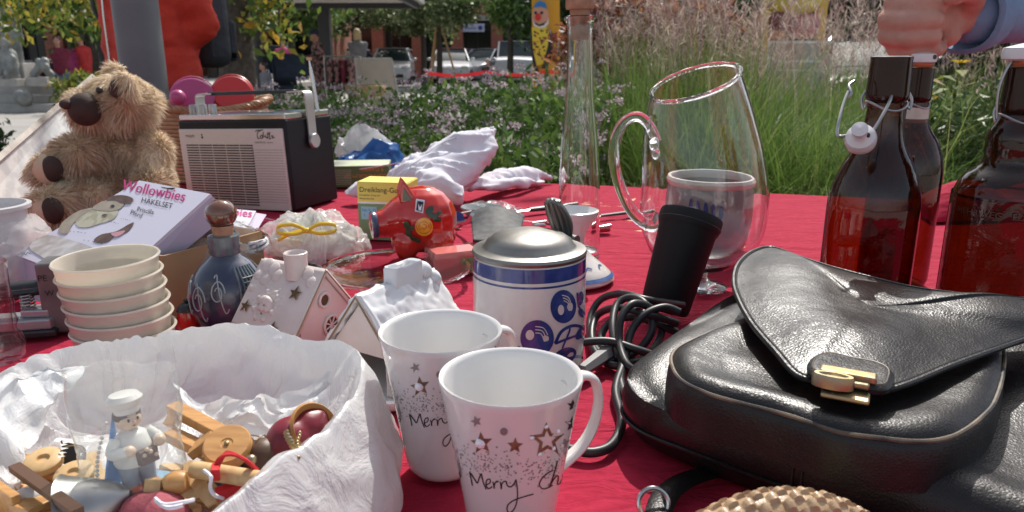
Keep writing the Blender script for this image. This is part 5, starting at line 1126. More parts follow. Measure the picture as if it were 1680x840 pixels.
# flap
fo = [(1265, 405, .110), (1310, 420, .112), (1362, 437, .113), (1430, 455, .114), (1504, 472, .114), (1600, 484, .114), (1690, 490, .114), (1790, 500, .11), (1800, 530, .106), (1740, 540, .104), (1680, 556, .100), (1610, 580, .099), (1556, 600, .098), (1483, 630, .096), (1435, 640, .095), (1385, 634, .095), (1336, 623, .095), (1305, 612, .096), (1273, 576, .098), (1248, 548, .099), (1231, 526, .100), (1214, 495, .102), (1204, 465, .104), (1209, 435, .107), (1232, 413, .109)]
FP = [(*st(a, b, z), z) for a, b, z in fo]; FPs = catmull([Vector(p) for p in FP], 6, True); fc = sum(FPs, Vector((0, 0, 0))) / len(FPs)
def flap_pt(p, k):     # k 0 at the edge, 1 in the middle
    q = p.lerp(fc, k); w_ = mnoise.noise(Vector((q.x * 11 + 3, q.y * 16, 1))) * .003 + .002 * sin((q.x * 40 + q.y * 26)) * (1 - k) * k * 3 + .001 * min(1, k * 6)
    return Vector((q.x, q.y, p.z + (fc.z - p.z) * k + .006 * sin(pi * min(1, k * 1.3) / 1.3 * .8) + w_ * min(1, k * 5)))
mb = MB(); V = []; K = 26; n_ = len(FPs)
for k in range(K + 1):
    for p in FPs: V.append(flap_pt(p, (k / K) ** 1.2))
mb.add(V, [(i * n_ + k, i * n_ + (k + 1) % n_, (i + 1) * n_ + (k + 1) % n_, (i + 1) * n_ + k) for i in range(K) for k in range(n_)])
fl_o = mb.build('flap', M_leather, bag, ang=85); md = fl_o.modifiers.new('s', 'SOLIDIFY'); md.thickness = .004; md.offset = -1
mb = MB(); mb.tube([flap_pt(p, .0) + Vector((0, 0, -.001)) for p in FPs], .0022, 8, closed=True); mb.tube([flap_pt(p, .022) + Vector((0, 0, .0002)) for p in FPs], .0009, 6, closed=True); mb.build('flap_edge', M_leather, fl_o)
# side drape from flap to base at the back left
mb = MB(); A0 = Vector((*st(1262, 404, .112), .112)); 
def drape(u, v):
    a = Vector((*st(1205 + 60 * u, 462 - 56 * u, .105), .104)); b = Vector((-.004 + .02 * u, .10 + .17 * u, .05)); p = a.lerp(b, v); p.z += .008 * sin(pi * v); return p
# tab and clasp
tb_ = [st(*q, .104) for q in ((1326, 600), (1334, 580), (1360, 574), (1400, 582), (1440, 590), (1464, 602), (1466, 618), (1452, 632), (1400, 626), (1350, 614))]
tb_ = [Vector((p.x, p.y)) for p in catmull([(a, b, 0) for a, b in tb_], 5, True)]
mb = MB(); mb.pad(tb_, [(0, 0), (-.0005, .003), (.002, .0055), (.004, .006)], lambda x, y: .0975, bottom=True); tab = mb.build('clasp_tab', M_leather, bag)
mb = MB(); tcn = sum(tb_, Vector((0, 0))) / len(tb_); mb.tube([Vector((p.x, p.y, .1032)) - ((p - tcn).normalized() * .003).to_3d() for p in tb_], .0006, 5, closed=True); mb.build('stitching', M_edge, tab)
M_brass = mat('worn_brass', (.42, .31, .15), .38, 1, col2=(.33, .28, .20), vscale=60, bump=.15, bscale=120)
ca = Vector((*st(1352, 612, .100), .1005)); cbv = Vector((*st(1432, 626, .100), .1005)); cd = (cbv - ca); cd.normalize(); cn = Vector((cd.y, -cd.x, 0)); cang = atan2(cd.y, cd.x); mid = (ca + cbv) / 2 + cn * .009 + Vector((0, 0, .001))
mb = MB(); mb.box(mid + Vector((0, 0, .004)), ((cbv - ca).length + .004, .009, .005), (0, 0, cang)); mb.box(mid + cn * .006 + Vector((0, 0, .001)), ((cbv - ca).length - .003, .006, .004), (0, 0, cang)); mb.box(mid + cn * .012 + Vector((0, 0, -.005)), ((cbv - ca).length - .001, .012, .003), (.2, 0, cang)); cl = mb.build('clasp', M_brass, bag, smooth=False, bevel=.0012)
mb = MB(); cc_ = mid + cn * .009 - cd * .008 + Vector((0, 0, .0005)); 
def oval(k, z, rx, ry): a = 2 * pi * k / 28; return cc_ + cd * rx * cos(a) + cn * ry * sin(a) + Vector((0, 0, z))
V = []; RR = [(-.003, .0125, .0055), (.004, .0125, .0055), (.0055, .0115, .0048), (.0055, .009, .0032), (.0040, .0082, .0026), (.0040, .0005, .0002)]
for z, rx, ry in RR: V += [oval(k, z, rx, ry) for k in range(28)]
mb.add(V, [(i * 28 + k, i * 28 + (k + 1) % 28, (i + 1) * 28 + (k + 1) % 28, (i + 1) * 28 + k) for i in range(len(RR) - 1) for k in range(28)]); mb.build('lock_knob', M_brass, cl)

# ---------------- black strap with ring, bottom middle
t = thing('bag_strap', 'black leather strap with silver ring lying under the bag at the bottom edge', 'strap', G(1085, 800)); o_ = t.location
SP = catmull([G(1180, 770, .004) - o_, G(1120, 790, .006) - o_, G(1085, 825, .008) - o_, G(1075, 900, .008) - o_], 6)
mb = MB(); mb.tube(SP, .009, 8, flat=.25); mb.build('strap', M_leather, t)
rc = G(1072, 826, .012) - o_; mb = MB(); mb.tube([rc + Vector((.010 * cos(a), .004 * sin(a), .009 * sin(a))) for a in np.linspace(0, 2 * pi, 25)[:-1]], .0018, 8, closed=True); mb.build('ring', M_chrome, t)
# ---------------- woven brown leather shoe toe at the very front
sc0 = G(1310, 905, 0); t = thing('woven_shoe', 'tan woven leather shoe whose rounded toe peeps up at the bottom edge', 'shoe', (A(1305, 840, .37).x - .010, .350, TZ), (0, 0, radians(-78)))
t.scale = (.58, .58, 1.03)
M_tan = mat('tan_leather', (.48, .33, .19), .45, col2=(.32, .20, .11), vscale=30, coat=.2, bump=.3, bscale=200)
def shoe(u, v):
    a = pi * v; L = .23; x = (u - .5) * L; w = .044 * sin(pi * min(1, .1 + u * .9) ** .75) ** .5 + .004 * 1; hh = .066 * (1 - .0 * u) * sin(pi / 2 * max(0, 1 - abs(u - .42) * 1.45)) ** .6 if abs(u - .42) * 1.45 < 1 else .004
    return (-w * cos(a), x, .006 + max(.004, hh) * sin(a) ** .8)
mb = MB()
def weave(u, v): p = Vector(shoe(u, v)); k = .0016 * abs(sin(u * 60)) ** .5 * (1 if int(v * 16 + int(u * 60 / pi)) % 2 else .2); return p + Vector((0, 0, k)) + Vector((p.x, 0, p.z * .5)).normalized() * k
mb.grid(weave, 160, 96); mb.build('upper', M_tan, t, weld=False)
mb = MB(); mb.prism([(-.04, -.11), (.04, -.11), (.047, 0), (.044, .08), (.02, .118), (-.02, .118), (-.044, .08), (-.047, 0)], 0, .008); mb.build('sole', mat('dark_sole', (.05, .03, .02), .7), t, smooth=False)

# ---------------- black cylinder with its coiled cable
bot = G(1088, 528, 0); bot.z = TZ; topp = A(1134, 372, .862); axd = (topp - bot); Lc = axd.length; t = thing('travel_appliance', 'matt black cylindrical appliance with flared rim leaning beside the bag', 'appliance', bot)
mb = MB(); mb.lathe([(.0001, .0), (.026, .0), (.0285, .004), (.034, Lc - .020), (.0355, Lc - .018), (.0375, Lc - .012), (.0375, Lc - .003), (.0365, Lc), (.033, Lc + .001), (.031, Lc - .002), (.0001, Lc - .003)], 56, (0, 0, .014), axd); mb.build('body', mat('matt_black_plastic', (.008, .008, .009), .6, spec=.3, bump=.1, bscale=400), t)
mb = MB(); mb.lathe([(.0362, Lc - .0135), (.0380, Lc - .0115), (.0362, Lc - .0095)], 56, (0, 0, .014), axd); mb.build('ring', M_black, t)
M_cab = mat('black_rubber_cable', (.018, .018, .02), .42, bump=.05)
t = thing('power_cable', 'thick black cable coiled in loops between mug and bag, trailing under the bag', 'cable', G(1040, 560)); o_ = t.location
mb = MB()
def cab(pts, r=.0042): mb.tube(catmull([G(a, b, z) - o_ for a, b, z in pts], 8), r, 10)
cab([(1120, 500, .03), (1062, 492, .05), (1020, 482, .045), (985, 492, .03), (968, 525, .012), (975, 575, .006), (1010, 600, .005), (1060, 585, .006), (1085, 545, .02), (1070, 508, .045), (1040, 498, .055), (1020, 520, .045), (1016, 560, .025), (1030, 600, .012), (1060, 610, .006)])
cab([(1115, 512, .045), (1090, 504, .05), (1058, 516, .045), (1035, 545, .03), (1025, 590, .012), (1010, 640, .006), (1020, 690, .004), (1005, 728, .004), (975, 742, .004), (940, 738, .004), (900, 730, .004)])
cab([(1110, 530, .03), (1060, 515, .045), (1010, 505, .04), (978, 520, .02), (972, 560, .008), (1000, 590, .006), (1045, 575, .01), (1070, 540, .03), (1060, 500, .05), (1035, 488, .052), (1012, 500, .045), (1005, 540, .03), (1015, 590, .01)])
cab([(1080, 585, .012), (1040, 572, .02), (1000, 560, .024), (955, 562, .022), (925, 572, .014), (905, 590, .008)]); cab([(1000, 565, .018), (1020, 590, .012), (1018, 625, .006), (1030, 660, .004)])
cab([(1110, 545, .02), (1075, 530, .03), (1040, 520, .03), (1000, 530, .02), (985, 560, .006), (1000, 580, .004), (1040, 590, .003)])
mb.build('cable', M_cab, t)
mb = MB(); p0 = G(1002, 575, .012) - o_; p1 = G(955, 608, .010) - o_; mb.cyl(p0, p1, .009, .006, n=6); mb.build('plug', mat('grey_plug', (.2, .2, .2), .35), t, smooth=False)
mb = MB()
for s in (-1, 1): mb.cyl(p1 + Vector((s * .003, s * .003, 0)), p1 + (p1 - p0).normalized() * .015 + Vector((s * .003, s * .003, 0)), .0012)
mb.build('plug_pin', M_chrome, t)

# ---------------- piggy bank
pgc = G(683, 421, 0); t = thing('piggy_bank', 'glossy red piggy bank with painted yellow rose and green leaves', 'piggy bank', (A(690, 400, 1.11).x, 1.11, TZ)); o_ = t.location
M_pig = mat('glossy_red_glaze', (.50, .012, .008), .1, coat=.8, col2=(.56, .03, .012), vscale=10)
pcn = Vector((.004, 0, .062)); PR = (.054, .050, .052)
ang = radians(14)
balls = [(pcn, PR)] + chain([(pcn + Vector((-.022, -.006, .002)), .038), (pcn + Vector((-.046, -.014, -.002)), .024), (pcn + Vector((-.058, -.018, -.004)), .0215)])
for x, y in ((-.022, -.024), (.026, -.022), (-.020, .022), (.026, .022)): balls += chain([(pcn + Vector((x, y, -.03)), .024), (Vector((pcn.x + x, y * 1.05, .012)), .0135)])
body = blob('body', balls, .0024, M_pig, t, 8)
mb = MB(); ax = Vector((-.93, -.32, -.05)); mb.lathe([(.0195, 0), (.0215, .003), (.0215, .007), (.0195, .009), (.0001, .0095)], 32, pcn + Vector((-.066, -.021, -.005)), ax); mb.build('snout_disc', mat('navy_glaze', (.05, .07, .13), .2, coat=.5), t)
for (dx, dy, m) in ((-.018, -.026, 0), (-.026, .012, 1)):
    mb = MB(); b0 = pcn + Vector((dx, dy, .034)); mb.pad([(-.012, -.008), (.012, -.008), (.010, .004), (.003, .020), (0, .024), (-.003, .020), (-.011, .004)], [(0, 0), (-.001, .002), (.002, .0035)], None, (0, .002))
    mb.v = [tuple(b0 + Vector((q[0], -q[2] * 1.2 - .002 + .25 * q[1] * 0, q[1] + .004)) + Vector((-.25 * q[1], 0, 0))) for q in mb.v]; mb.build('ear', M_pig, t)
    mb = MB(); mb.add([b0 + Vector((x - .25 * y, -.0085, y + .004)) for x, y in ((-.007, -.004), (.007, -.004), (0, .016))], [(0, 1, 2)]); mb.build('ear_paint', mat('dark_green_glaze', (.03, .06, .025), .15, coat=.6), t, weld=False, smooth=False)
M_grn = bpy.data.materials['dark_green_glaze']
def pigp(x, y, l=.0012):     # photo pixel offset from the body centre projected onto the round belly, seen side
    k = .000925; a = x * k - .0 ; b = -y * k; xx = a / PR[0]; zz = b / PR[2]; q = max(0, 1 - xx * xx - zz * zz); return pcn + Vector((a, -PR[1] * sqrt(q) - l, b))
pcx, pcy = 697, 366
def pdisc(mb, cx, cy, rx, ry, rot=0, l=.0018, n=18):
    P = []
    for k in range(n): a = 2 * pi * k / n; P.append(pigp(cx - pcx + rx * cos(a) * cos(rot) - ry * sin(a) * sin(rot), cy - pcy + rx * cos(a) * sin(rot) + ry * sin(a) * cos(rot), l))
    mb.add(P + [pigp(cx - pcx, cy - pcy, l + .0004)], [(k, (k + 1) % n, n) for k in range(n)])
mb = MB()
for c in ((683, 371, 8, 5, -.5), (681, 380, 6, 5, .3), (688, 388, 6, 4, .2), (694, 391, 6, 4, .5), (715, 342, 7, 5, -.7), (719, 350, 8, 4, .3), (726, 357, 7, 4, .4), (730, 348, 5, 3, -.6), (678, 365, 5, 6, .2)): pdisc(mb, *c)
mb.build('painted_leaves', M_grn, t, weld=False, smooth=False)
mb = MB(); pdisc(mb, 706, 368, 14, 15, 0, .0024); mb.build('painted_rose', mat('yellow_glaze', (.75, .38, .02), .15, coat=.6), t, weld=False, smooth=False)
mb = MB()
for r_ in (4, 8, 11.5): mb.stroke([(r_ * cos(a), r_ * sin(a)) for a in np.linspace(.5 + r_, 5 + r_, 9)], 1.3, lambda x, y: pigp(706 + x - pcx, 367 + y - pcy, .003), 3)
mb.build('rose_swirl', mat('orange_glaze', (.55, .16, .01), .2, coat=.6), t, weld=False, smooth=False)
mb = MB(); mb.add([pigp(x - pcx, y - pcy, .003) for x, y in ((693, 325), (707, 327), (705, 346), (692, 343))], [(0, 1, 2, 3)]); mb.build('sticker', M_paper, t, weld=False, smooth=False)
mb = MB(); mb.add([pigp(x - pcx, y - pcy, .0036) for x, y in ((695.5, 328), (705, 329.5), (703, 343.5), (694, 341))], [(0, 1, 2, 3)]); mb.build('sticker_print', M_ink, t, weld=False, smooth=False)
mb = MB(); mb.add([pigp(x - pcx, y - pcy, .0042) for x, y in ((697, 331), (700, 337), (703, 332), (702, 342), (698, 341))], [(0, 1, 2, 3, 4)]); mb.build('sticker_mark', M_paper, t, weld=False, smooth=False)

# ---------------- radio
FR = G(484, 347, 0); rz = radians(-22)
rd = thing('portable_radio', 'vintage portable radio with silver slotted front, black sides and bent metal handle', 'radio', (FR.x, FR.y, TZ), (0, radians(-2.2), rz)); RW, RD_, RH = .278, .150, .183
rd.location = (FR.x, FR.y, TZ + .0); 
M_case = mat('black_leatherette', (.008, .009, .012), .5, spec=.3, bump=.25, bscale=300, bdist=.0005); M_alu = mat('brushed_aluminium_front', (.64, .62, .59), .45, .2, col2=(.58, .56, .53), vscale=60, vstretch=(1, 1, 30))
mb = MB(); mb.box((-RW / 2, RD_ / 2, RH / 2), (RW, RD_, RH)); mb.build('case', M_case, rd, bevel=.004)
mb = MB(); mb.box((-RW / 2 - .002, -.0015, .0835), (RW - .010, .006, .165)); mb.build('front_panel', M_alu, rd, bevel=.0015, smooth=False)
mb = MB(); x0r = -RW + .020
for r_ in range(24):
    for c_ in range(5): mb.box((x0r + .0165 + c_ * .0355, -.0046, .011 + r_ * .0053), (.0325, .0016, .0024))
mb.build('speaker_slots', M_ink, rd, smooth=False)
mb = MB()
for r_ in range(21): mb.box((-.048, -.0045, .018 + r_ * .0053), (.078, .0008, .0007))
mb.build('fine_grooves', mat('groove_grey', (.22, .21, .2), .5), rd, smooth=False)
mb = MB(); mb.box((-RW / 2, RD_ / 2, RH + .006), (RW - .004, RD_ - .006, .012)); mb.build('top_plate', M_chrome, rd, smooth=False, bevel=.002)
mb = MB(); mb.box((-RW * .40, RD_ * .45, RH + .0125), (RW * .48, RD_ * .6, .003)); mb.build('dial_glass', mat('blue_tinted_dial', (.05, .16, .25), .08, coat=.8), rd, smooth=False)
for k in range(3): mb = MB(); mb.lathe([(.0085, 0), (.0085, .018), (.0075, .020), (.0001, .020)], 20, (-RW + .030 + k * .026, .018, RH + .012)); mb.build('knob', M_steel, rd)
def rt(x, z): return lambda a, b: (x + a, -.0052, z + b)
mb = MB(); mb.text('PHILIPS', .0075, rt(-RW + .022, .149)); mb.text('AUTOMATIC  de luxe', .0048, rt(-.076, .1375)); mb.box((-RW + .066, -.0052, .1545), (.003, .0005, .003)); mb.box((-RW + .066, -.0052, .149), (.004, .0005, .004))
SCR = [[(0, 9.5), (4, 11), (13, 11.5)], [(9, 10), (5, 9.5), (2.5, 5), (3, .5), (6, .5)], [(10, 5), (7.5, 3), (8, .5), (10.5, 1), (11, 4), (10, 5)], [(13, 9), (12, 1)], [(14, 2), (16, 4), (17, 1), (19, 2)], [(21, 9), (19, 0)], [(18, 6), (24, 6.5)], [(24, 9), (22, 0), (25, 1)], [(25, 3), (28, 4), (27, 1), (31, 2)]]
for s_ in SCR: mb.stroke([(a * .0015, b * .0015) for a, b in s_], .0017, rt(-.072, .1465), 4)
mb.build('lettering', M_ink, rd, weld=False, smooth=False)
# handle: black bar, bent aluminium ends with round pivots
hzv = RH + .046; pv_ = .135
for s, xx in ((1, .005), (-1, -RW - .005)):
    Pth = catmull([(xx, RD_ * .5, pv_), (xx, RD_ * .5, pv_ + .05), (xx, RD_ * .5, hzv - .006), (xx - s * .004, RD_ * .5, hzv + .004), (xx - s * .018, RD_ * .5, hzv + .006), (xx - s * .045, RD_ * .5, hzv + .005)], 5)
    mb = MB(); mb.tube(Pth, .0085, 4, flat=.22) if 0 else None
    V = []
    for i, p in enumerate(Pth):
        tt = (Pth[min(i + 1, len(Pth) - 1)] - Pth[max(0, i - 1)]).normalized(); nn = Vector((tt.z, 0, -tt.x)); V += [p + Vector((0, -.0125, 0)) + nn * .0015, p + Vector((0, .0125, 0)) + nn * .0015, p + Vector((0, .0125, 0)) - nn * .0015, p + Vector((0, -.0125, 0)) - nn * .0015]
    mb.add(V, [(i * 4 + k, i * 4 + (k + 1) % 4, (i + 1) * 4 + (k + 1) % 4, (i + 1) * 4 + k) for i in range(len(Pth) - 1) for k in range(4)]); h_ = mb.build('handle_arm', mat('satin_aluminium', (.5, .48, .47), .4, .8), rd, ang=50)
    mb = MB(); mb.lathe([(.0150, 0), (.0150, .006), (.0140, .0075), (.0001, .0075)], 28, (xx, RD_ * .5, pv_), (s, 0, 0)); mb.build('pivot', bpy.data.materials['satin_aluminium'], h_)
mb = MB(); mb.box((-RW / 2, RD_ * .5, hzv + .006), (RW - .05, .015, .0075)); mb.build('handle_bar', M_black, rd, bevel=.002)
ant = [(-.004, RD_ * .75, RH + .010), (-.013, RD_ * .75, RH + .113)]; a0 = Vector(ant[0]); a1 = Vector(ant[1])
mb = MB(); mb.cyl(a0, a0.lerp(a1, .8), .0042, .0040); mb.cyl(a0.lerp(a1, .8), a0.lerp(a1, .87), .0032); mb.cyl(a0.lerp(a1, .87), a0.lerp(a1, .93), .0024); mb.cyl(a0.lerp(a1, .93), a1, .0018); mb.build('aerial', M_chrome, rd)
mb = MB(); mb.cyl(a1, a1 + Vector((0, 0, .006)), .0055); mb.build('aerial_tip', mat('bronze_tip', (.5, .3, .16), .4, .6), rd)

# ---------------- wicker basket with round purple and red cushions behind the radio
bkc = Vector((-.765, 1.88, TZ)); t = thing('wicker_basket', 'brown wicker basket behind the radio, its woven rim above it', 'basket', bkc)
M_wick = mat('brown_wicker', (.30, .15, .07), .5, col2=(.42, .24, .12), vscale=60, bump=.2, bscale=90)
def bask(p, a): return (p.x * 1.12, p.y * .8, p.z)
BHt = .19
mb = MB()
for r_ in range(20):
    z = .006 + r_ * (BHt - .012) / 19; rr_ = .105 + .03 * z / BHt
    mb.tube([Vector(bask(Vector(((rr_ + .004 * sin(k * pi + r_ * pi)) * cos(a), (rr_ + .004 * sin(k * pi + r_ * pi)) * sin(a), z)), a)) for k, a in enumerate(np.linspace(0, 2 * pi, 73)[:-1])], .0042, 6, closed=True)
mb.build('woven_side', M_wick, t)
mb = MB()
for q in range(5):
    mb.tube([Vector(bask(Vector(((.139 + .007 * sin(a * 16 + q * 1.26)) * cos(a), (.139 + .007 * sin(a * 16 + q * 1.26)) * sin(a), BHt + .006 * cos(a * 16 + q * 1.26) + .012 * sin(a * 2 + 1))), a)) for a in np.linspace(0, 2 * pi, 200)[:-1]], .0042, 6, closed=True)
mb.build('braided_rim', M_wick, t); mb = MB(); mb.lathe([(.0001, .004), (.10, .004)], 32, fn=bask); mb.build('bottom', M_wick, t)
for lab, px, py, y, r_, m in (('round magenta plastic tin standing on edge in the wicker basket', 316, 153, 1.80, .050, mat('magenta_plastic', (.42, .06, .18), .35)), ('round red plastic tin standing on edge in the wicker basket', 381, 148, 1.83, .048, mat('scarlet_plastic', (.55, .03, .03), .35)), ('small pinkish ball between teddy bear and radio handle', 292, 160, 1.74, .018, bpy.data.materials['magenta_plastic'])):
    p = A(px, py, y); u = thing('round_tin', lab, 'toy tin', p); mb = MB()
    if r_ > .03: mb.lathe([(.0001, -.014), (r_ * .9, -.014), (r_, -.010), (r_, .010), (r_ * .9, .014), (.0001, .014)], 40, (0, 0, -.01), (.25, -1, .35), fn=lambda q, a: (q.x * 1.0, q.y * .9, q.z)); mb.lathe([(r_ * 1.0, -.003), (r_ * 1.06, 0), (r_ * 1.0, .003)], 40, (0, 0, -.01), (.25, -1, .35))
    else: mb.ell((0, 0, 0), r_)
    mb.build('tin_shell', m, u, bevel=0)
class Plane:      # a flat face through three points, read off in photo pixels; results are local to origin o
    def __init__(s, a, b, c, o): s.a = Vector(a); s.n = (Vector(b) - s.a).cross(Vector(c) - s.a).normalized(); s.o = Vector(o); s.n = s.n if s.n.dot(s.a - Vector((0, 0, CAMZ))) < 0 else -s.n
    def __call__(s, px, py, lift=.0006):
        r = ray(px, py); c = Vector((0, 0, CAMZ)); t = (s.a - c).dot(s.n) / r.dot(s.n); return c + r * t + s.n * lift - s.o
    def txt(s, mb, t, size, p0, p1, lift=.0008, shear=0, hs=1.0):   # text running from pixel p0 towards p1, size in pixels
        d = Vector((p1[0] - p0[0], p1[1] - p0[1])).normalized(); u = Vector((d.y, -d.x))
        V, F = text_mesh(t, 1.0); w = max(v[0] for v in V); k = (Vector(p1) - Vector(p0)).length / w
        mb.add([s(p0[0] + d.x * (v[0] * k + shear * v[1] * size) + u.x * v[1] * size, p0[1] + d.y * (v[0] * k + shear * v[1] * size) + u.y * v[1] * size, lift) for v in V], F)
    def poly(s, mb, P, lift=.0006): mb.add([s(*p, lift) for p in P], [tuple(range(len(P)))])
def ridged(p, sc, seed=0): v = mnoise.noise(Vector((p[0] * sc + seed, p[1] * sc - seed, p[2] * sc + 2 * seed))); return 1 - 2 * abs(v)
def crumple(p, a, sc, seed=0):
    q = Vector((p[0], p[1], p[2])); n = Vector((mnoise.noise(q * sc + Vector((seed, 0, 0))), mnoise.noise(q * sc + Vector((0, seed + 9, 0))), ridged(q, sc * 1.3, seed) - .5)); n2 = Vector((ridged(q, sc * 3, seed) - .5, ridged(q, sc * 3.3, seed + 5) - .5, ridged(q, sc * 2.8, seed + 7) - .5)); return q + n * a + n2 * a * .35

# ---------------- teddy bear
M_furb = mat('bear_cloth', (.60, .46, .31), .9); M_fur = mat('golden_mohair', (.5, .38, .24), .6, ramp=[(0, (.45, .32, .20)), (.35, (.70, .56, .38)), (.75, (.82, .71, .54)), (1, (.88, .80, .67))], island=True, transl=.45)
M_pad = mat('dark_brown_felt', (.035, .018, .013), .8, col2=(.05, .028, .02), vscale=40, bump=.4, bscale=200)
by = 1.40; bo = Vector((A(199, 300, by).x, by, TZ)); bear = thing('teddy_bear', 'shaggy golden teddy bear with dark brown snout sitting left of the radio', 'teddy bear', bo)
def bp(px, py, y): return A(px - 9, py, y) - bo
head_c = bp(205, 162, 1.38)
balls = [(head_c + Vector((0, 0, -.004)), (.064, .060, .048)), (head_c + Vector((-.04, -.02, -.014)), (.044, .038, .034)), (bp(152, 182, 1.33), (.030, .028, .030)), (head_c + Vector((.038, -.052, .026)), (.022, .014, .024)), (head_c + Vector((-.025, .045, .042)), (.022, .014, .020))]
balls += [(bp(214, 262, 1.40), (.050, .048, .05)), (bp(212, 300, 1.40), (.064, .06, .055)), (bp(210, 320, 1.40), (.068, .062, .052))]
balls += chain([(bp(165, 238, 1.36), .034), (bp(120, 262, 1.32), .031), (bp(92, 278, 1.30), .032)])
balls += chain([(bp(262, 245, 1.38), .03), (bp(262, 300, 1.34), .03)])
balls += chain([(bp(190, 330, 1.36), .045), (bp(130, 335, 1.29), .036), (bp(92, 345, 1.24), .034)]) + chain([(bp(170, 338, 1.40), .042), (bp(100, 345, 1.36), .034), (bp(58, 352, 1.33), .034)])
bb_ = blob('body', balls, .006, M_furb, bear, 4)
def fur(base, n, L, name, parent, mask=None, wdt=.0011):
    me = base.data; me.calc_loop_triangles(); co_ = np.array([v.co[:] for v in me.vertices]); no_ = np.array([v.normal[:] for v in me.vertices]); tr = np.array([t.vertices[:] for t in me.loop_triangles])
    a, b, c = co_[tr[:, 0]], co_[tr[:, 1]], co_[tr[:, 2]]; ar = np.linalg.norm(np.cross(b - a, c - a), axis=1); i = rng.choice(len(tr), n, p=ar / ar.sum())
    u = rng.uniform(0, 1, (n, 2)); f = u.sum(1) > 1; u[f] = 1 - u[f]; P = a[i] + (b[i] - a[i]) * u[:, :1] + (c[i] - a[i]) * u[:, 1:]; Nn = no_[tr[i, 0]]
    if mask is not None: k = mask(P); P, Nn = P[k], Nn[k]; n = len(P)
    cl = np.stack([np.sin(P[:, 0] * 95 + P[:, 2] * 60), np.cos(P[:, 1] * 80 + P[:, 0] * 50), np.sin(P[:, 2] * 90)], 1)
    d = Nn + cl * .45 + rng.normal(size=(n, 3)) * .28 + np.array([0, 0, -.35]); d /= np.linalg.norm(d, axis=1)[:, None]; g = np.array([0, 0, -1.0])
    s = np.cross(d, rng.normal(size=(n, 3))); s /= np.linalg.norm(s, axis=1)[:, None]; l = (L * rng.uniform(.5, 1.3, n))[:, None]
    V = []
    for t in (0, .35, .7, 1.0):
        c_ = P - Nn * .002 + d * l * t + (g * .45 + cl * .25) * l * t * t; w = wdt * (1 - t * .92); V += [c_ - s * w, c_ + s * w]
    V = np.stack(V, 1).reshape(-1, 3); F = np.concatenate([np.stack([np.arange(n) * 8 + 2 * k, np.arange(n) * 8 + 2 * k + 1, np.arange(n) * 8 + 2 * k + 3, np.arange(n) * 8 + 2 * k + 2], 1) for k in range(3)]); return np_obj(name, V, F, M_fur, parent=parent)
nz = bp(140, 180, 1.305); pads = [(bp(84, 279, 1.268), .027), (bp(84, 348, 1.205), .027), (bp(48, 358, 1.295), .024)]
ear_i = head_c + Vector((.030, -.068, .022))
def nomask(P):
    k = (((P - np.array(nz)) / np.array([.030, .03, .034])) ** 2).sum(1) > 1
    for c, r in pads: k &= (((P - np.array(c)) / np.array([r, r, r])) ** 2).sum(1) > 1
    k &= (((P - np.array(ear_i)) / np.array([.014, .02, .02])) ** 2).sum(1) > 1
    return k
fur(bb_, 62000, .0165, 'fur', bear, nomask)
mb = MB(); mb.ell(nz + Vector((.004, .008, .0)), (.027, .027, .029)); mb.ell(nz + Vector((-.016, -.010, .010)), (.011, .012, .009)); mb.build('snout', M_pad, bear)
for c, r in pads: mb = MB(); mb.ell(c + Vector((.004, .012, 0)), (r * .78, .013, r * .85), (0, .2, -.3)); mb.build('paw_pad', M_pad, bear)
mb = MB(); mb.ell(ear_i + Vector((0, .006, 0)), (.013, .008, .018), (0, .5, 0)); mb.build('inner_ear', M_pad, bear)
mb = MB(); mb.ell(bp(172, 148, 1.315), .006); mb.build('eye', M_ink, bear)

# ---------------- framed picture leaning behind the bear
q_ = [A(-60, 372, 1.30), A(205, 262, 1.98), A(150, 128, 2.02), A(-60, 310, 1.34)]
pf = thing('picture_frame', 'large pale print in a thin brown frame propped up behind the teddy bear', 'picture frame', (q_[0].x, q_[0].y, TZ)); o_ = pf.location; q_ = [p - o_ for p in q_]
nrm = (q_[1] - q_[0]).cross(q_[3] - q_[0]).normalized()
mb = MB(); mb.add(q_, [(0, 1, 2, 3)]); mb.build('print', mat('pale_print', (.55, .57, .56), .5, col2=(.72, .73, .70), vscale=35, vmix=(.42, .58), coat=.2), pf, weld=False, smooth=False, solid=.004)
for k in range(4):
    a = q_[k]; b = q_[(k + 1) % 4]; mb = MB(); mb.tube([a.lerp(b, -.015), a.lerp(b, 1.015)], .0085, 4); mb.build('frame_bar', mat('brown_frame', (.16, .11, .08), .5, col2=(.3, .25, .2), vscale=30), pf, smooth=False)

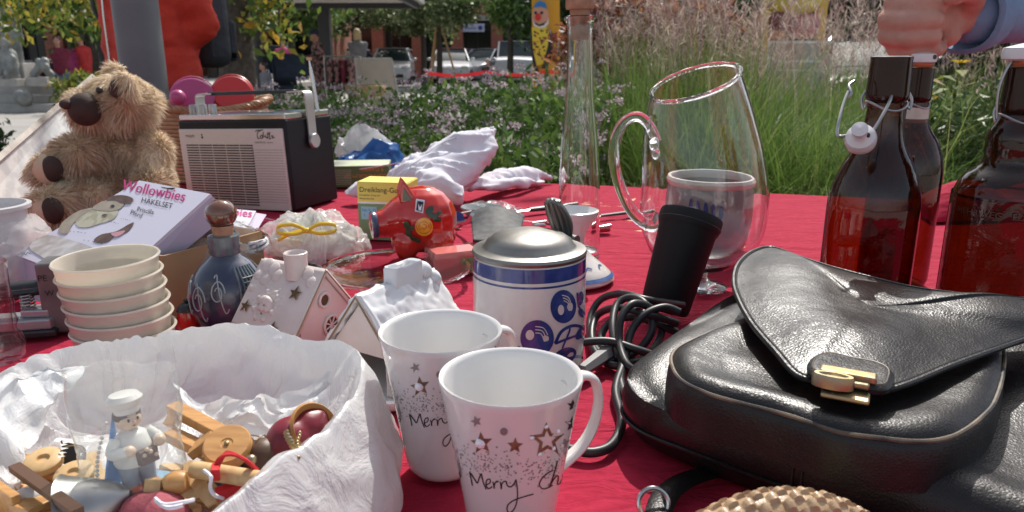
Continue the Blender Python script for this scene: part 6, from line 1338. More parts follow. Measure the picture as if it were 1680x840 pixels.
# ---------------- crochet kit cards
def kit(lab, P, zs, o_off, full):
    W4 = [G(a, b, z) for (a, b), z in zip(P, zs)]; W4[3] = Plane(W4[0], W4[1], W4[2], (0, 0, 0))(*P[3], 0); o = Vector((W4[2].x, W4[2].y, TZ)); t = thing('craft_kit', lab, 'craft kit', o, (0, 0, 0), 'crochet kits in lavender card sleeves')
    pl = Plane(W4[0], W4[1], W4[2], o); A_, B_, C_, D_ = [p - o for p in W4]; dn = -pl.n * .004
    mb = MB(); mb.add([A_, B_, D_, C_, A_ + dn, B_ + dn, D_ + dn, C_ + dn], [(0, 1, 2, 3), (4, 7, 6, 5), (0, 4, 5, 1), (1, 5, 6, 2), (2, 6, 7, 3), (3, 7, 4, 0)]); mb.build('card_sleeve', mat('lavender_card', (.68, .66, .76), .35, coat=.3), t, smooth=False)
    bk_ = [Vector((p.x, p.y, 0)) for p in (A_, B_)]
    mb = MB(); h = lambda p, k: p + Vector((0.02 * k, .045 * k, -p.z * .55 * k)); mb.add([A_ + dn * 2, B_ + dn * 2, h(B_, 1), h(A_, 1)], [(0, 1, 2, 3)]); mb.add([C_ + dn, D_ + dn, Vector((D_.x, D_.y, .002)), Vector((C_.x, C_.y, .002))], [(0, 1, 2, 3)]); mb.add([B_ + dn, D_ + dn, Vector((D_.x + .006, D_.y + .008, D_.z * .5)), Vector((B_.x + .010, B_.y + .02, B_.z * .78))], [(0, 1, 2, 3)])
    mb.build('sleeve_side', mat('lavender_card_side', (.5, .46, .6), .45), t, weld=False, smooth=False, solid=.0012)
    return t, pl
c5 = lambda x, y: (x / 2.624, 240 + y / 2.624)
t, pl_ = kit('lavender crochet kit card with pink lettering and a toy horse picture lying before the bear', ((229, 296), (345, 318), (23, 417), (172, 474)), (.145, .14, .058, .055), 0, 1)
mb = MB(); 
for dx in (0, .8): pl_.txt(mb, 'Wollowbies', 24, (199 + dx, 311), (302 + dx, 331), shear=.1)
mb.build('pink_lettering', mat('pink_print', (.62, .06, .25), .4), t, weld=False, smooth=False)
mb = MB(); pl_.txt(mb, 'HÄKELSET', 12.5, c5(608, 242), c5(742, 270)); pl_.txt(mb, 'Priscilla', 11, c5(590, 280), c5(662, 295)); pl_.txt(mb, 'Pferd', 11, c5(560, 292), c5(610, 310))
for a, b in (((520, 318), (560, 326)), ((470, 330), (510, 340)), ((300, 372), (370, 380)), ((360, 410), (440, 425))): pl_.txt(mb, '-  -  ~ -  -', 9, c5(*a), c5(*b))
for s_ in ([(65, 460), (75, 470), (90, 462)], [(92, 455), (98, 470), (104, 458), (112, 470), (120, 458), (132, 466)], [(200, 505), (215, 500), (240, 512)], [(210, 515), (240, 512)]): mb.stroke([c5(*p) for p in s_], .9, lambda x, y: pl_(x, y, .0008), 3)
pl_.poly(mb, [c5(*p) for p in ((693, 176), (752, 186), (757, 180), (745, 190), (700, 182))], .0010); mb.build('black_lettering', M_ink, t, weld=False, smooth=False)
def patch(name, P, m, lift=.0007, n=4):
    mb = MB(); Q = [(p.x, p.y) for p in catmull([(a, b, 0) for a, b in [c5(*p) for p in P]], n, True)]; pl_.poly(mb, Q, lift); return mb.build(name, m, t, weld=False, smooth=False)
M_kn = mat('cream_knit_print', (.5, .48, .36), .6, col2=(.38, .36, .25), vscale=90, vmix=(.45, .55)); M_kb = mat('brown_knit_print', (.09, .05, .04), .6, col2=(.16, .10, .08), vscale=90)
patch('printed_body', [(335, 345), (330, 310), (370, 275), (430, 262), (490, 265), (510, 285), (490, 315), (430, 335), (380, 350)], M_kn)
patch('printed_head', [(400, 270), (440, 240), (500, 232), (535, 240), (530, 262), (500, 278), (450, 280)], mat('taupe_knit_print', (.32, .27, .2), .6, col2=(.4, .35, .27), vscale=90), .0010)
patch('printed_mane', [(460, 235), (480, 218), (530, 213), (572, 225), (570, 245), (530, 248), (500, 236)], M_kb, .0013); patch('printed_tail', [(255, 370), (270, 330), (330, 285), (385, 268), (400, 272), (340, 310), (310, 345), (290, 378)], bpy.data.materials['taupe_knit_print'], .0009)
patch('printed_spot', [(440, 300), (452, 293), (466, 298), (452, 304)], M_kb, .0013); patch('printed_spot', [(478, 260), (490, 254), (497, 262), (486, 266)], M_ink, .0015)
patch('printed_foal', [(405, 405), (440, 380), (500, 368), (560, 335), (578, 332), (550, 370), (500, 385), (470, 410), (430, 418)], M_kb, .0007); patch('printed_pink', [(480, 378), (510, 370), (540, 365), (530, 380), (500, 392)], mat('pink_patch', (.6, .3, .33), .5), .0011)
patch('yarn_window', [(125, 430), (205, 382), (330, 412), (410, 445), (330, 470), (240, 500), (170, 470)], mat('yarn_in_window', (.42, .37, .33), .6, col2=(.66, .64, .62), vscale=40, vstretch=(1, 3, 1), coat=.6), .0009, 2)
t, pl_ = kit('second lavender crochet kit card lying behind the first against the radio', ((300, 336), (420, 346), (250, 392), (392, 398)), (.062, .05, .035, .02), 0, 0)
mb = MB(); 
for dx in (0, .8): pl_.txt(mb, 'Wollowbies', 18, (318 + dx, 347), (412 + dx, 357), shear=.1)
mb.build('pink_lettering', bpy.data.materials['pink_print'], t, weld=False, smooth=False)
mb = MB(); pl_.poly(mb, [(322, 372), (345, 360), (372, 364), (360, 380)]); mb.build('printed_figure', M_kb, t, weld=False, smooth=False)

# ---------------- white plastic tub in its bag, far left; pub glass at the edge
tc0 = G(-12, 440, 0); t = thing('plastic_tub', 'white plastic tub wrapped in a shiny clear bag at the left edge', 'tub', (A(-14, 400, .93).x, .93, TZ)); mb = MB()
mb.lathe([(.0001, .0), (.036, .0), (.046, .112), (.051, .113), (.0515, .118), (.046, .119), (.0445, .113), (.034, .004), (.0001, .004)], 40); mb.build('tub', mat('white_polypropylene', (.66, .65, .66), .35, transl=.25), t, ang=50)
def tb_f(u, v): a = 2 * pi * u; r = .052 + .012 * sin(pi * v) ; return crumple((r * cos(a), r * sin(a), .002 + v * .094), .010, 24, 3)
mb = MB(); mb.grid(tb_f, 60, 30); mb.build('plastic_wrap', thin('milky_wrap', bump=1.0, bscale=30, milky=.35, rough=.12), t, weld=False)
t = thing('drinking_glass', 'clear ribbed drinking glass cut off by the left photo border', 'glass', (A(-22, 500, .70).x, .70, TZ)); mb = MB()
mb.lathe([(.0001, .003), (.020, .001), (.026, .006), (.0275, .02), (.024, .030), (.0215, .036), (.0240, .043), (.0215, .052), (.0235, .062), (.022, .070), (.0235, .105), (.0225, .105), (.021, .07), (.0185, .035), (.024, .012), (.0001, .010)], 48); mb.build('glass', M_bott, t, ang=70)
# ---------------- hole punch and grey tin
hp0 = G(40, 552, 0); t = thing('hole_punch', 'grey metal hole punch with black lever lying on the cloth at the left', 'hole punch', hp0, (0, 0, radians(14)))
mb = MB(); mb.box((0, .01, .004), (.070, .040, .008)); mb.build('base', M_black, t, smooth=False, bevel=.002)
mb = MB(); mb.prism([(-.033, -.006), (.030, -.006), (.034, .010), (.026, .030), (-.033, .030)], .008, .020); mb.prism([(-.002, .004), (.028, .0), (.024, .026), (.002, .026)], .020, .029); mb.build('housing', mat('grey_metal_sheet', (.36, .37, .39), .35, .6), t, smooth=False, bevel=.002)
mb = MB(); mb.tube([(.004 + .0068 * cos(a), .014 + .0068 * sin(a), .024 + .0022 * a / (2 * pi) * 1.6) for a in np.linspace(0, 12 * pi, 120)], .0010, 6); mb.build('spring', M_steel, t)
mb = MB(); mb.cyl((.004, .014, .02), (.004, .014, .052), .0025); mb.build('pin', M_chrome, t)
mb = MB(); mb.tube([(-.060, .020, .048), (.0, .022, .052), (.040, .026, .054)], [.010, .010, .009], 12, flat=.6); mb.tube([(-.02, .012, .046), (.022, .016, .048)], .0055, 8); mb.build('lever', M_black, t)
gt = G(100, 548, 0); t = thing('grey_tin', 'small dark grey tin with stamped letters half hidden by the bowls', 'tin', (gt.x, gt.y, TZ), (0, 0, .2)); mb = MB(); mb.box((0, .02, .041), (.034, .036, .082)); mb.build('box', mat('grey_tin_metal', (.13, .13, .13), .45, .5, col2=(.19, .18, .18), vscale=30), t, smooth=False, bevel=.003)
mb = MB(); mb.text('PE', .010, lambda x, y: (-.015 + x, .0015, .062 + y)); mb.build('lettering', M_ink, t, weld=False, smooth=False); mb = MB(); mb.text('W', .009, lambda x, y: (-.010 + x, .0015, .045 + y)); mb.build('lettering', M_ink, t, weld=False, smooth=False)

# ---------------- stack of white bowls
M_bowl = mat('cream_plastic_bowl', (.80, .76, .67), .3, coat=.3, transl=.45); bwl = G(196, 590, 0); SB = Vector((A(197, 560, .70).x, .70, TZ)); rr_ = .0542
names = ['uppermost', 'second', 'third', 'fourth', 'fifth', 'lowest']
for k in range(6):
    z = .1115 - .0141 * k - .041; t = thing('bowl', 'cream ribbed plastic bowl, %s of the stack of six beside the cardboard box' % (names[k] + ('' if k in (0, 5) else ' from top')), 'bowl', SB + Vector((.0016 * k, -.0010 * k, z + .0)), (radians(1.2), radians(-1.5 + .4 * k), .3 * k), 'stacked cream bowls')
    fn = lambda p, a: (p.x * (1 + .012 * cos(a * 12) * min(1, max(0, (.038 - p.z) * 60))), p.y * (1 + .012 * cos(a * 12) * min(1, max(0, (.038 - p.z) * 60))), p.z)
    mb = MB(); mb.lathe([(.0001, .001), (.044, .0), (.0480, .003), (.0512, .022), (.0538, .037), (rr_ + .0012, .0385), (rr_ + .0022, .040), (rr_ + .001, .0416), (.0535, .041), (.0526, .037), (.0500, .022), (.046, .005), (.0001, .0035)], 96, fn=fn); mb.build('shell', M_bowl, t, ang=55); t.scale = (.86, .86, 1)

# ---------------- cardboard box with clear bags
p1 = G(268, 420, .078); p2 = G(430, 379, .078); dirx = (p2 - p1); Lb = dirx.length; az = atan2(dirx.y, dirx.x); t = thing('cardboard_box', 'open brown cardboard box between bowls and stoneware bottle', 'box', (p1.x, p1.y, TZ), (0, 0, az))
M_card = mat('brown_cardboard', (.40, .25, .13), .8, col2=(.34, .20, .10), vscale=12, bump=.1, bscale=60)
for c, d, nm in (((Lb / 2, .0015, .039), (Lb, .003, .078), 'side'), ((Lb / 2, .140, .039), (Lb, .003, .078), 'side'), ((.0015, .0708, .0388), (.003, .135, .0776), 'side'), ((Lb - .0015, .0708, .0392), (.003, .135, .0784), 'side'), ((Lb / 2, .0708, .002), (Lb - .006, .135, .004), 'bottom')):
    mb = MB(); mb.box(c, d); mb.build(nm, M_card, t, smooth=False)
mb = MB(); mb.add([(Lb - .003, .0, .0785), (Lb, .138, .0785), (Lb + .012, .138, .070), (Lb + .010, .0, .070)], [(0, 1, 2, 3)]); mb.build('torn_flap', M_card, t, weld=False, smooth=False, solid=.002)
def heap(name, lab, cat, loc, r, m, amp, sc, seed, rot=0, parent_extra=None, n=(48, 26), group=None, zmin=0.0):
    t = thing(name, lab, cat, loc, (0, 0, rot), group); mb = MB()
    def f(u, v):
        a = 2 * pi * u; e = pi / 2 * (1 - v); p = crumple((r[0] * cos(a) * cos(e), r[1] * sin(a) * cos(e), r[2] * sin(e)), amp, sc, seed); p.z = max(zmin + .001, p.z); return p
    mb.grid(f, *n); mb.build('crumpled_film', m, t, weld=False); return t
M_wht = mat('crinkled_white_film', (.72, .71, .72), .3, transl=.35, coat=.5, bump=.4, bscale=30, bdist=.004)
q = p1.lerp(p2, .45) + Vector((-.01, .05, 0)); heap('clear_bag', 'crinkled clear bag of craft bits lying in the cardboard box', 'plastic bag', (q.x, q.y, TZ + .05), (.072, .045, .04), M_clear, .012, 24, 2, az)
t = thing('wool_ball', 'grey and white wool wound up inside the cardboard box', 'wool', (q.x + .035, q.y + .015, TZ + .062)); mb = MB()
for k in range(7): mb.tube([Vector((.022 * cos(a), .018 * sin(a), .006 * sin(a + k))).lerp(Vector((0, 0, 0)), .06 * k) for a in np.linspace(0, 2 * pi, 30)[:-1]], .0022, 6, closed=True)
mb.build('strands', mat('grey_wool', (.35, .35, .36), .9, col2=(.7, .7, .7), vscale=120, vmix=(.48, .52)), t)

# ---------------- stoneware bottle with ball stopper
sb_ = Vector((A(376, 480, .815).x, .815, TZ)); t = thing('stoneware_bottle', 'blue and grey salt-glazed stoneware bottle with shiny brown ball stopper', 'bottle', sb_)
M_nb = mat('navy_salt_glaze', (.012, .018, .06), .15, coat=.7, col2=(.05, .06, .09), vscale=26, bump=.3, bscale=60); M_gb = mat('grey_green_salt_glaze', (.13, .16, .17), .25, coat=.5, col2=(.06, .08, .11), vscale=40, bump=.4, bscale=90)
mb = MB(); sp_ = [(.0001, .002), (.030, .0), (.036, .004), (.0425, .02), (.0435, .038), (.040, .056), (.030, .071), (.020, .080), (.0155, .085)]; mb.lathe([(p.x, p.y) for p in catmull([(a, b, 0) for a, b in sp_], 5)], 64); mb.build('body', M_nb, t)
mb = MB(); mb.lathe([(.0155, .084), (.0175, .087), (.0165, .091), (.0180, .094), (.0165, .098), (.0175, .102), (.0170, .106), (.0125, .107), (.0001, .106)], 40); mb.build('neck', M_gb, t, ang=50)
def bsurf(a, z, l=.0012):
    P = catmull([(a_, b_, 0) for a_, b_ in sp_], 8); b = min(P, key=lambda p: abs(p.y - z) + (9 if p.x < .014 else 0)); r = b.x + l; return Vector((r * cos(a), r * sin(a), z))
mb = MB()
for k in range(7): mb.tube([bsurf(radians(-52 + k * 7), z, .0006) for z in np.linspace(.008, .074, 14)], .0014, 6)
for j in range(12): mb.tube([bsurf(radians(a), .010 + j * .0048, .0014) for a in np.linspace(-45, 15, 8)], .0011, 5)
mb.build('ribbed_panel', M_gb, t)
mb = MB()
for s in (1,):
    for (a0, z0, sc) in ((-118, .040, 1.0), (-85, .050, .8), (-150, .045, .9)):
        mb.tube([bsurf(radians(a0 + sc * 14 * cos(w) * (1 - w / 14)), z0 + sc * .017 * sin(w) * (1 - w / 14), .0003) for w in np.linspace(0, 9, 30)], .0008, 6); mb.tube([bsurf(radians(a0 + 15 - q * 22), z0 - .018 + .03 * q - .012 * sin(q * 6), .0003) for q in np.linspace(0, 1, 14)], .0008, 6)
mb.build('relief_scroll', mat('light_grey_relief', (.3, .34, .35), .25, coat=.5), t)
mb = MB(); mb.lathe([(.0001, .10), (.010, .10), (.0125, .118), (.0001, .118)], 24); mb.build('cork', M_cork, t); mb = MB(); mb.ell((0, 0, .131), (.0175, .0175, .0165)); mb.build('ball_stopper', mat('brown_ball_glaze', (.05, .014, .008), .08, coat=1, col2=(.16, .06, .03), vscale=25), t)
kp = G(311, 536, 0); t = thing('salt_mill', 'tiny red item with shiny black knob between bowls and stoneware bottle', 'shaker', kp); mb = MB(); mb.lathe([(.0001, 0), (.012, 0), (.0125, .012), (.010, .02), (.0001, .021)], 28); mb.build('body', M_pig, t); mb = MB(); mb.lathe([(.012, .0205), (.0115, .024), (.006, .029), (.0001, .030)], 28); mb.ell((0, 0, .032), (.0035, .0035, .003)); mb.build('knob', M_black, t)

# ---------------- two ceramic tealight houses
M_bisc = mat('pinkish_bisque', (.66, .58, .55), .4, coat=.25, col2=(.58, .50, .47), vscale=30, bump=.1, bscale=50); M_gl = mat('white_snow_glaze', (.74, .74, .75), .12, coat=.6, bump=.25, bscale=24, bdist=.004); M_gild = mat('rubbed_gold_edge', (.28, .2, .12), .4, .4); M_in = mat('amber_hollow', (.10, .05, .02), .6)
def house(lab, loc, rz, L, W, rid, eav, snow, opening):
    t = thing('tealight_house', lab, 'ceramic house', loc, (0, 0, rz)); hw = W / 2
    sl = (rid - eav) / hw
    # gables (x = +-L/2), hollow body
    for s in (-1, 1):
        mb = MB()
        if opening and s == -1:      # archless opening in the front gable
            mb.add([(s * L / 2, -hw * .80, .006), (s * L / 2, -hw * .80, eav + .010), (s * L / 2, 0, rid - .004), (s * L / 2, hw * .80, eav + .010), (s * L / 2, hw * .80, .006), (s * L / 2, hw * .6, .006), (s * L / 2, hw * .6, rid * .44), (s * L / 2, -hw * .6, rid * .44), (s * L / 2, -hw * .6, .006)], [(0, 1, 7, 8), (1, 2, 3, 6, 7), (3, 4, 5, 6)])
        else: mb.add([(s * L / 2, -hw * .86, .003), (s * L / 2, hw * .86, .003), (s * L / 2, hw * .86, eav + .004), (s * L / 2, 0, rid - .004), (s * L / 2, -hw * .86, eav + .004)], [(0, 1, 2, 3, 4)])
        mb.build('gable', M_bisc, t, weld=False, smooth=False, solid=.004)
    for s in (-1, 1): mb = MB(); mb.add([(-L / 2, s * hw * .86, .003), (L / 2, s * hw * .86, .003), (L / 2, s * hw * .86, eav + .006), (-L / 2, s * hw * .86, eav + .006)], [(0, 1, 2, 3)]); mb.build('side_wall', M_bisc, t, weld=False, smooth=False, solid=.004)
    for s in (-1, 1):
        def rf(u, v, s=s):
            x = (u - .5) * (L + .012); e = v * 1.12; y = s * hw * e; z = rid - sl * hw * e; b = (.0013 * ridged((x, y, z), 48, 3) + .0006 * ridged((x, y, z), 120, 1)) if snow else 0; droop = .004 * sin(u * 19) * max(0, v - .8) * 5 if snow else 0
            return (x, y + s * b, z + b * 1.4 + .002 - droop)
        mb = MB(); mb.grid(rf, 44, 30); r_ = mb.build('roof', M_gl if snow else M_bisc, t, weld=False, solid=.0055); r_.modifiers['solid'].offset = 0
    return t
h1c = G(488, 527, 0); H1 = house('ceramic tealight house with three star holes and an embossed face on its roof', (A(487, 500, .775).x, .775, TZ), radians(-30), .082, .088, .080, .026, False, False)
L1, W1, R1, E1 = .082, .088, .080, .026; sl1 = (R1 - E1) / (W1 / 2)
def rf1(x, d, l=.0045): return Vector((x, -d, R1 - sl1 * d + .002)) + Vector((0, -sl1, 1)).normalized() * l * 1.0 * 1 if False else Vector((x, -d, R1 - sl1 * d + .002)) + Vector((0, -.77, .63)) * l
def onroof(a, b): return lambda x, y: rf1(a + x, b - y * .63)
for (a, b, r) in ((.024, .020, .0085), (-.036, .036, .0075), (.014, .047, .0085)):
    mb = MB(); P = star(r); f = onroof(a, b); mb.add([f(*p) for p in P] + [f(0, 0)], [(k, (k + 1) % 10, 10) for k in range(10)]); s_ = mb.build('star_hole', M_in, H1, weld=False, smooth=False); mb = MB(); mb.tube([Vector(f(*p)) for p in P], .0005, 5, closed=True); mb.build('gold_edge', M_gild, s_)
fcx = Vector(rf1(-.010, .032, .002)); balls = [(fcx, (.0105, .0065, .0115)), (fcx + Vector((0, -.006, -.001)), (.003, .004, .004)), (fcx + Vector((-.005, -.0045, -.0025)), .0035), (fcx + Vector((.005, -.0045, -.0025)), .0035), (fcx + Vector((0, -.005, -.008)), (.004, .003, .003))]
for k in range(16): a = 2 * pi * k / 16; balls.append((Vector(rf1(-.010 + .0145 * cos(a), .032 - .0145 * sin(a) * .72, .0012)), .0036 + .0008 * sin(k * 3)))
for k in range(7): a = pi * k / 6; balls.append((Vector(rf1(-.010 + .020 * cos(a), .030 - .012 * sin(a), .0)), .0036))
blob('embossed_face', balls, .0011, M_bisc, H1, 2)
mb = MB(); 
for s in (-1, 1): mb.ell(fcx + Vector((s * .0042, -.0068, .003)), (.0012, .0008, .0007), n=8, m=6)
mb.ell(fcx + Vector((0, -.0078, -.0068)), (.0014, .0008, .0012), n=8, m=6); mb.build('eyes_and_mouth', M_gild, H1)
for (x, d, r) in ((-.034, .004, .010), (-.022, .006, .010), (-.028, .014, .009), (-.040, .012, .007), (-.014, .010, .009), (.028, .005, .009), (.036, .010, .008), (-.040, .022, .006)): mb = MB(); mb.ell(rf1(x, d, .002), (r * .9, .0026, r * .9), (-.7, 0, 0), 16, 10); mb.build('snow_tile', M_bisc, H1)
mb = MB(); mb.lathe([(.0125, 0), (.0122, .020), (.0128, .028), (.0115, .0288), (.0095, .027), (.009, .005), (.0001, .005)], 32, (.008, -.004, R1 - .010)); mb.build('chimney', M_bisc, H1, ang=50)
def gab(y, z, r, ri, name, spokes=0):
    mb = MB(); P = [(L1 / 2 + .0035, y + r * cos(a), z + r * sin(a)) for a in np.linspace(0, 2 * pi, 29)[:-1]]; mb.tube(P, ri, 8, closed=True); w = mb.build(name, M_bisc, H1)
    mb = MB(); mb.add([(L1 / 2 + .0026, p[1], p[2]) for p in P], [tuple(range(28))]); mb.build('hole', M_in, w, weld=False, smooth=False)
    if spokes:
        mb = MB()
        for k in range(spokes): a = 2 * pi * k / spokes + .3; mb.tube([(L1 / 2 + .0035, y, z), (L1 / 2 + .0035, y + r * cos(a), z + r * sin(a))], .0009, 5)
        mb.build('spokes', M_bisc, w)
gab(-.002, .050, .0075, .0016, 'round_window'); gab(.006, .019, .0110, .0016, 'wheel_relief', 8)
mb = MB(); mb.tube([Vector((L1 / 2 + .006, -W1 / 2 * 1.12, R1 - sl1 * W1 / 2 * 1.12 + .003)), Vector((L1 / 2 + .006, 0, R1 + .003)), Vector((L1 / 2 + .006, W1 / 2 * 1.12, R1 - sl1 * W1 / 2 * 1.12 + .003))], .0012, 6); mb.build('gold_edge', M_gild, H1)
H2 = house('ceramic tealight house with thick white snow roof and open front on a white tray', (A(655, 560, .665).x, .665, TZ), radians(57), .092, .088, .094, .038, True, True)
mb = MB(); P = [Vector((p.x, p.y)) for p in rrect(-.064, -.050, .058, .050, .02)]; mb.pad(P, [(0, 0), (-.004, .004), (-.006, .010), (-.003, .0115), (.002, .006), (.008, .0045)], None, (0, 0)); mb.build('tray', M_gl, H2)
mb = MB(); mb.pad([Vector((p.x, p.y)) for p in rrect(-.012, -.0085, .032, .0085, .005, 6, 5)], [(0, .080), (0.0005, .110), (.002, .1125), (.0048, .111), (.0055, .098)], None, (.01, 0), bottom=False); mb.build('chimney', M_gl, H2)
mb = MB(); mb.ell((.036, 0, .1), (.008, .012, .009)); mb.ell((.046, 0, .090), (.008, .016, .010)); mb.build('snow_cap', M_gl, H2)
mb = MB(); mb.tube([Vector((-.0545, -W1 / 2 * 1.12, .094 - 1.27 * W1 / 2 * 1.12 * .98)), Vector((-.0545, 0, .0965)), Vector((-.0545, W1 / 2 * 1.12, .094 - 1.27 * W1 / 2 * 1.12 * .98))], .0012, 6); mb.build('gold_edge', M_gild, H2)

# ---------------- clear glass plate
pc0 = Vector((A(652, 480, .985).x, .985, TZ)); t = thing('glass_plate', 'round clear glass plate with cut rim between ribbon bag and stein', 'plate', pc0); mb = MB()
mb.lathe([(.0001, .004), (.055, .004), (.075, .009), (.098, .017)], 72); mb.lathe([(.0001, .007), (.055, .007), (.074, .012), (.097, .020)], 72); mb.build('dish', M_bott, t, weld=False)
mb = MB(); mb.lathe([(.097, .0165), (.103, .0175), (.1045, .0195), (.103, .0215), (.097, .0205), (.097, .0165)], 96, fn=lambda p, a: (p.x * (1 + .006 * cos(a * 48)), p.y * (1 + .006 * cos(a * 48)), p.z)); mb.build('cut_rim', M_glass, t)

# ---------------- clear bag with yellow ribbon
rb = Vector((A(515, 415, 1.13).x, 1.13, TZ)); t = thing('ribbon_bag', 'clear cellophane bag of pale sweets tied with a yellow ribbon', 'gift bag', rb, (0, 0, .12))
mb = MB()
def rbf(k_, A_, sd): return lambda u, v: (lambda p: Vector((p.x, p.y, max(.001, p.z))))(crumple(((.086 * k_) * cos(2 * pi * u) * cos(pi / 2 * (1 - v)) ** .8, (.052 * k_) * sin(2 * pi * u) * cos(pi / 2 * (1 - v)), .068 * k_ * sin(pi / 2 * (1 - v)) * (1 - .25 * math.exp(-((.086 * cos(2 * pi * u)) / .012) ** 2))), A_, 26, sd))
mb.grid(rbf(.86, .012, 4), 50, 26); mb.build('contents', mat('pale_sweets', (.66, .62, .52), .6, col2=(.75, .72, .66), vscale=60, bump=.5, bscale=60, bdist=.005), t, weld=False)
mb = MB(); mb.grid(rbf(1.0, .011, 1), 80, 40)
def tail(u, v): w = .01 + .022 * u; a = (v - .5) * 2; return Vector((.006 + a * w + .006 * sin(u * 5), -.045 - .045 * u, .05 * (1 - u) + .004 + .004 * sin(v * 22) * (.3 + u)))
mb.grid(tail, 14, 30); mb.build('cellophane', thin('shiny_cellophane', bump=.8, bscale=24, milky=.34, rough=.1, bdist=.006), t, weld=False)
M_rib = mat('yellow_satin', (.82, .56, .03), .35, coat=.3); mb = MB(); bw = Vector((.0, -.050, .050))
for s in (-1, 1):
    lp = catmull([bw, bw + Vector((s * .018, -.004, .010)), bw + Vector((s * .040, .0, .008)), bw + Vector((s * .042, -.006, .0)), bw + Vector((s * .02, -.008, -.003)), bw], 6)
    V = [];
    for p in lp: V += [p + Vector((0, .001, .0028)), p - Vector((0, .001, .0028))]
    mb.add(V, [(2 * i, 2 * i + 2, 2 * i + 3, 2 * i + 1) for i in range(len(lp) - 1)])
lp = catmull([bw, bw + Vector((-.02, -.004, -.002)), bw + Vector((-.042, -.006, -.012))], 6); V = []
for p in lp: V += [p + Vector((0, .001, .0028)), p - Vector((0, .001, .0028))]
mb.add(V, [(2 * i, 2 * i + 2, 2 * i + 3, 2 * i + 1) for i in range(len(lp) - 1)]); mb.ell(bw, (.005, .004, .004)); mb.build('ribbon', M_rib, t, weld=False, solid=.0006)

# ---------------- boxes behind the pig
def yawbox(name, lab, cat, fl, rz, dims, m_front, m_top):
    t = thing(name, lab, cat, (fl.x, fl.y, TZ), (0, 0, rz)); w, d, h = dims; mb = MB(); mb.box((w / 2, d / 2, h / 2), dims); b = mb.build('carton', m_front, t, smooth=False, bevel=.0012)
    mb = MB(); mb.box((w / 2, d / 2, h + .0006), (w - .002, d - .002, .001)); mb.build('top_flap', m_top, t, smooth=False); return t
M_yb = mat('yellow_carton', (.72, .62, .12), .5); M_gbx = mat('green_carton', (.10, .17, .06), .5)
yb = yawbox('chime_box', 'yellow and green carton reading Dreiklang-Gong behind the piggy bank', 'box', G(590, 392, 0), radians(-10), (.088, .062, .098), M_yb, M_yb)
mb = MB(); mb.box((.044, -.0004, .031), (.087, .0012, .062)); mb.build('green_half', mat('green_print', (.16, .28, .14), .5), yb, smooth=False); mb = MB(); mb.box((.044, -.0005, .064), (.087, .0012, .003)); mb.build('white_line', M_paper, yb, smooth=False)
mb = MB(); mb.text('Dreiklang-Gong', .0125, lambda x, y: (.004 + x, -.0006, .082 + y)); 
for k, tx in enumerate(('Klangvoller Gong mit', 'Batteriebetrieb')): mb.text(tx, .0042, lambda x, y, k=k: (.004 + x, -.0006, .0755 - .006 * k + y))
mb.build('lettering', M_ink, yb, weld=False, smooth=False); mb = MB(); mb.box((.02, -.0013, .046), (.028, .0008, .022)); mb.build('price_label', mat('pale_blue_label', (.25, .5, .62), .5), yb, smooth=False)
mb = MB(); mb.text('No 9. 15', .007, lambda x, y: (.008 + x, -.002, .049 + y)); mb.text('1', .007, lambda x, y: (.01 + x, -.002, .040 + y)); mb.build('lettering', mat('blue_ink', (.03, .1, .3), .5), yb, weld=False, smooth=False)
gb = yawbox('game_box', 'flat green games carton with orange lettering right of the radio', 'box', G(535, 308, 0), radians(6), (.150, .11, .050), M_gbx, mat('pale_green_carton', (.45, .52, .33), .5, col2=(.6, .6, .5), vscale=20))
def inv(x0, z0): return lambda x, y: (x0 - x, -.0008, z0 - y)
mb = MB(); mb.text('5 GAMES', .0135, inv(.138, .0475)); mb.text('COMPENDIUM OF', .0125, inv(.146, .031)); mb.build('orange_lettering', mat('orange_print', (.65, .24, .03), .5), gb, weld=False, smooth=False)
mb = MB()
for k in range(9): mb.box((.036, -.0006, .008 + .0042 * k), (.05, .0006, .0016))
mb.build('fine_print', mat('pale_print_lines', (.35, .4, .28), .6), gb, smooth=False)
wb_ = G(770, 452, 0); sbx = yawbox('wrapped_soap_box', 'small red and green carton wrapped in clear film left of the stein', 'box', G(716, 455, 0), radians(24), (.066, .040, .032), mat('red_carton', (.55, .10, .09), .4, coat=.5), mat('red_carton_top', (.6, .13, .11), .35, coat=.6))
mb = MB(); mb.box((.052, -.0005, .012), (.028, .0012, .022)); mb.build('green_panel', mat('striped_green_print', (.08, .3, .06), .4, col2=(.4, .5, .15), vscale=50, vmix=(.48, .52)), sbx, smooth=False)
mb = MB(); mb.box((.0668, .02, .016), (.0012, .038, .030)); mb.build('side_panel', bpy.data.materials['striped_green_print'], sbx, smooth=False)
def wf(u, v): a = 2 * pi * u; c_, s_ = cos(a), sin(a); k = 1 / max(abs(c_), abs(s_)); return crumple((.033 + .036 * c_ * k, .02 + .023 * s_ * k, .001 + v * .034), .002, 60, 2)
mb = MB(); mb.grid(wf, 60, 10); mb.build('film_wrap', M_clear, sbx, weld=False)

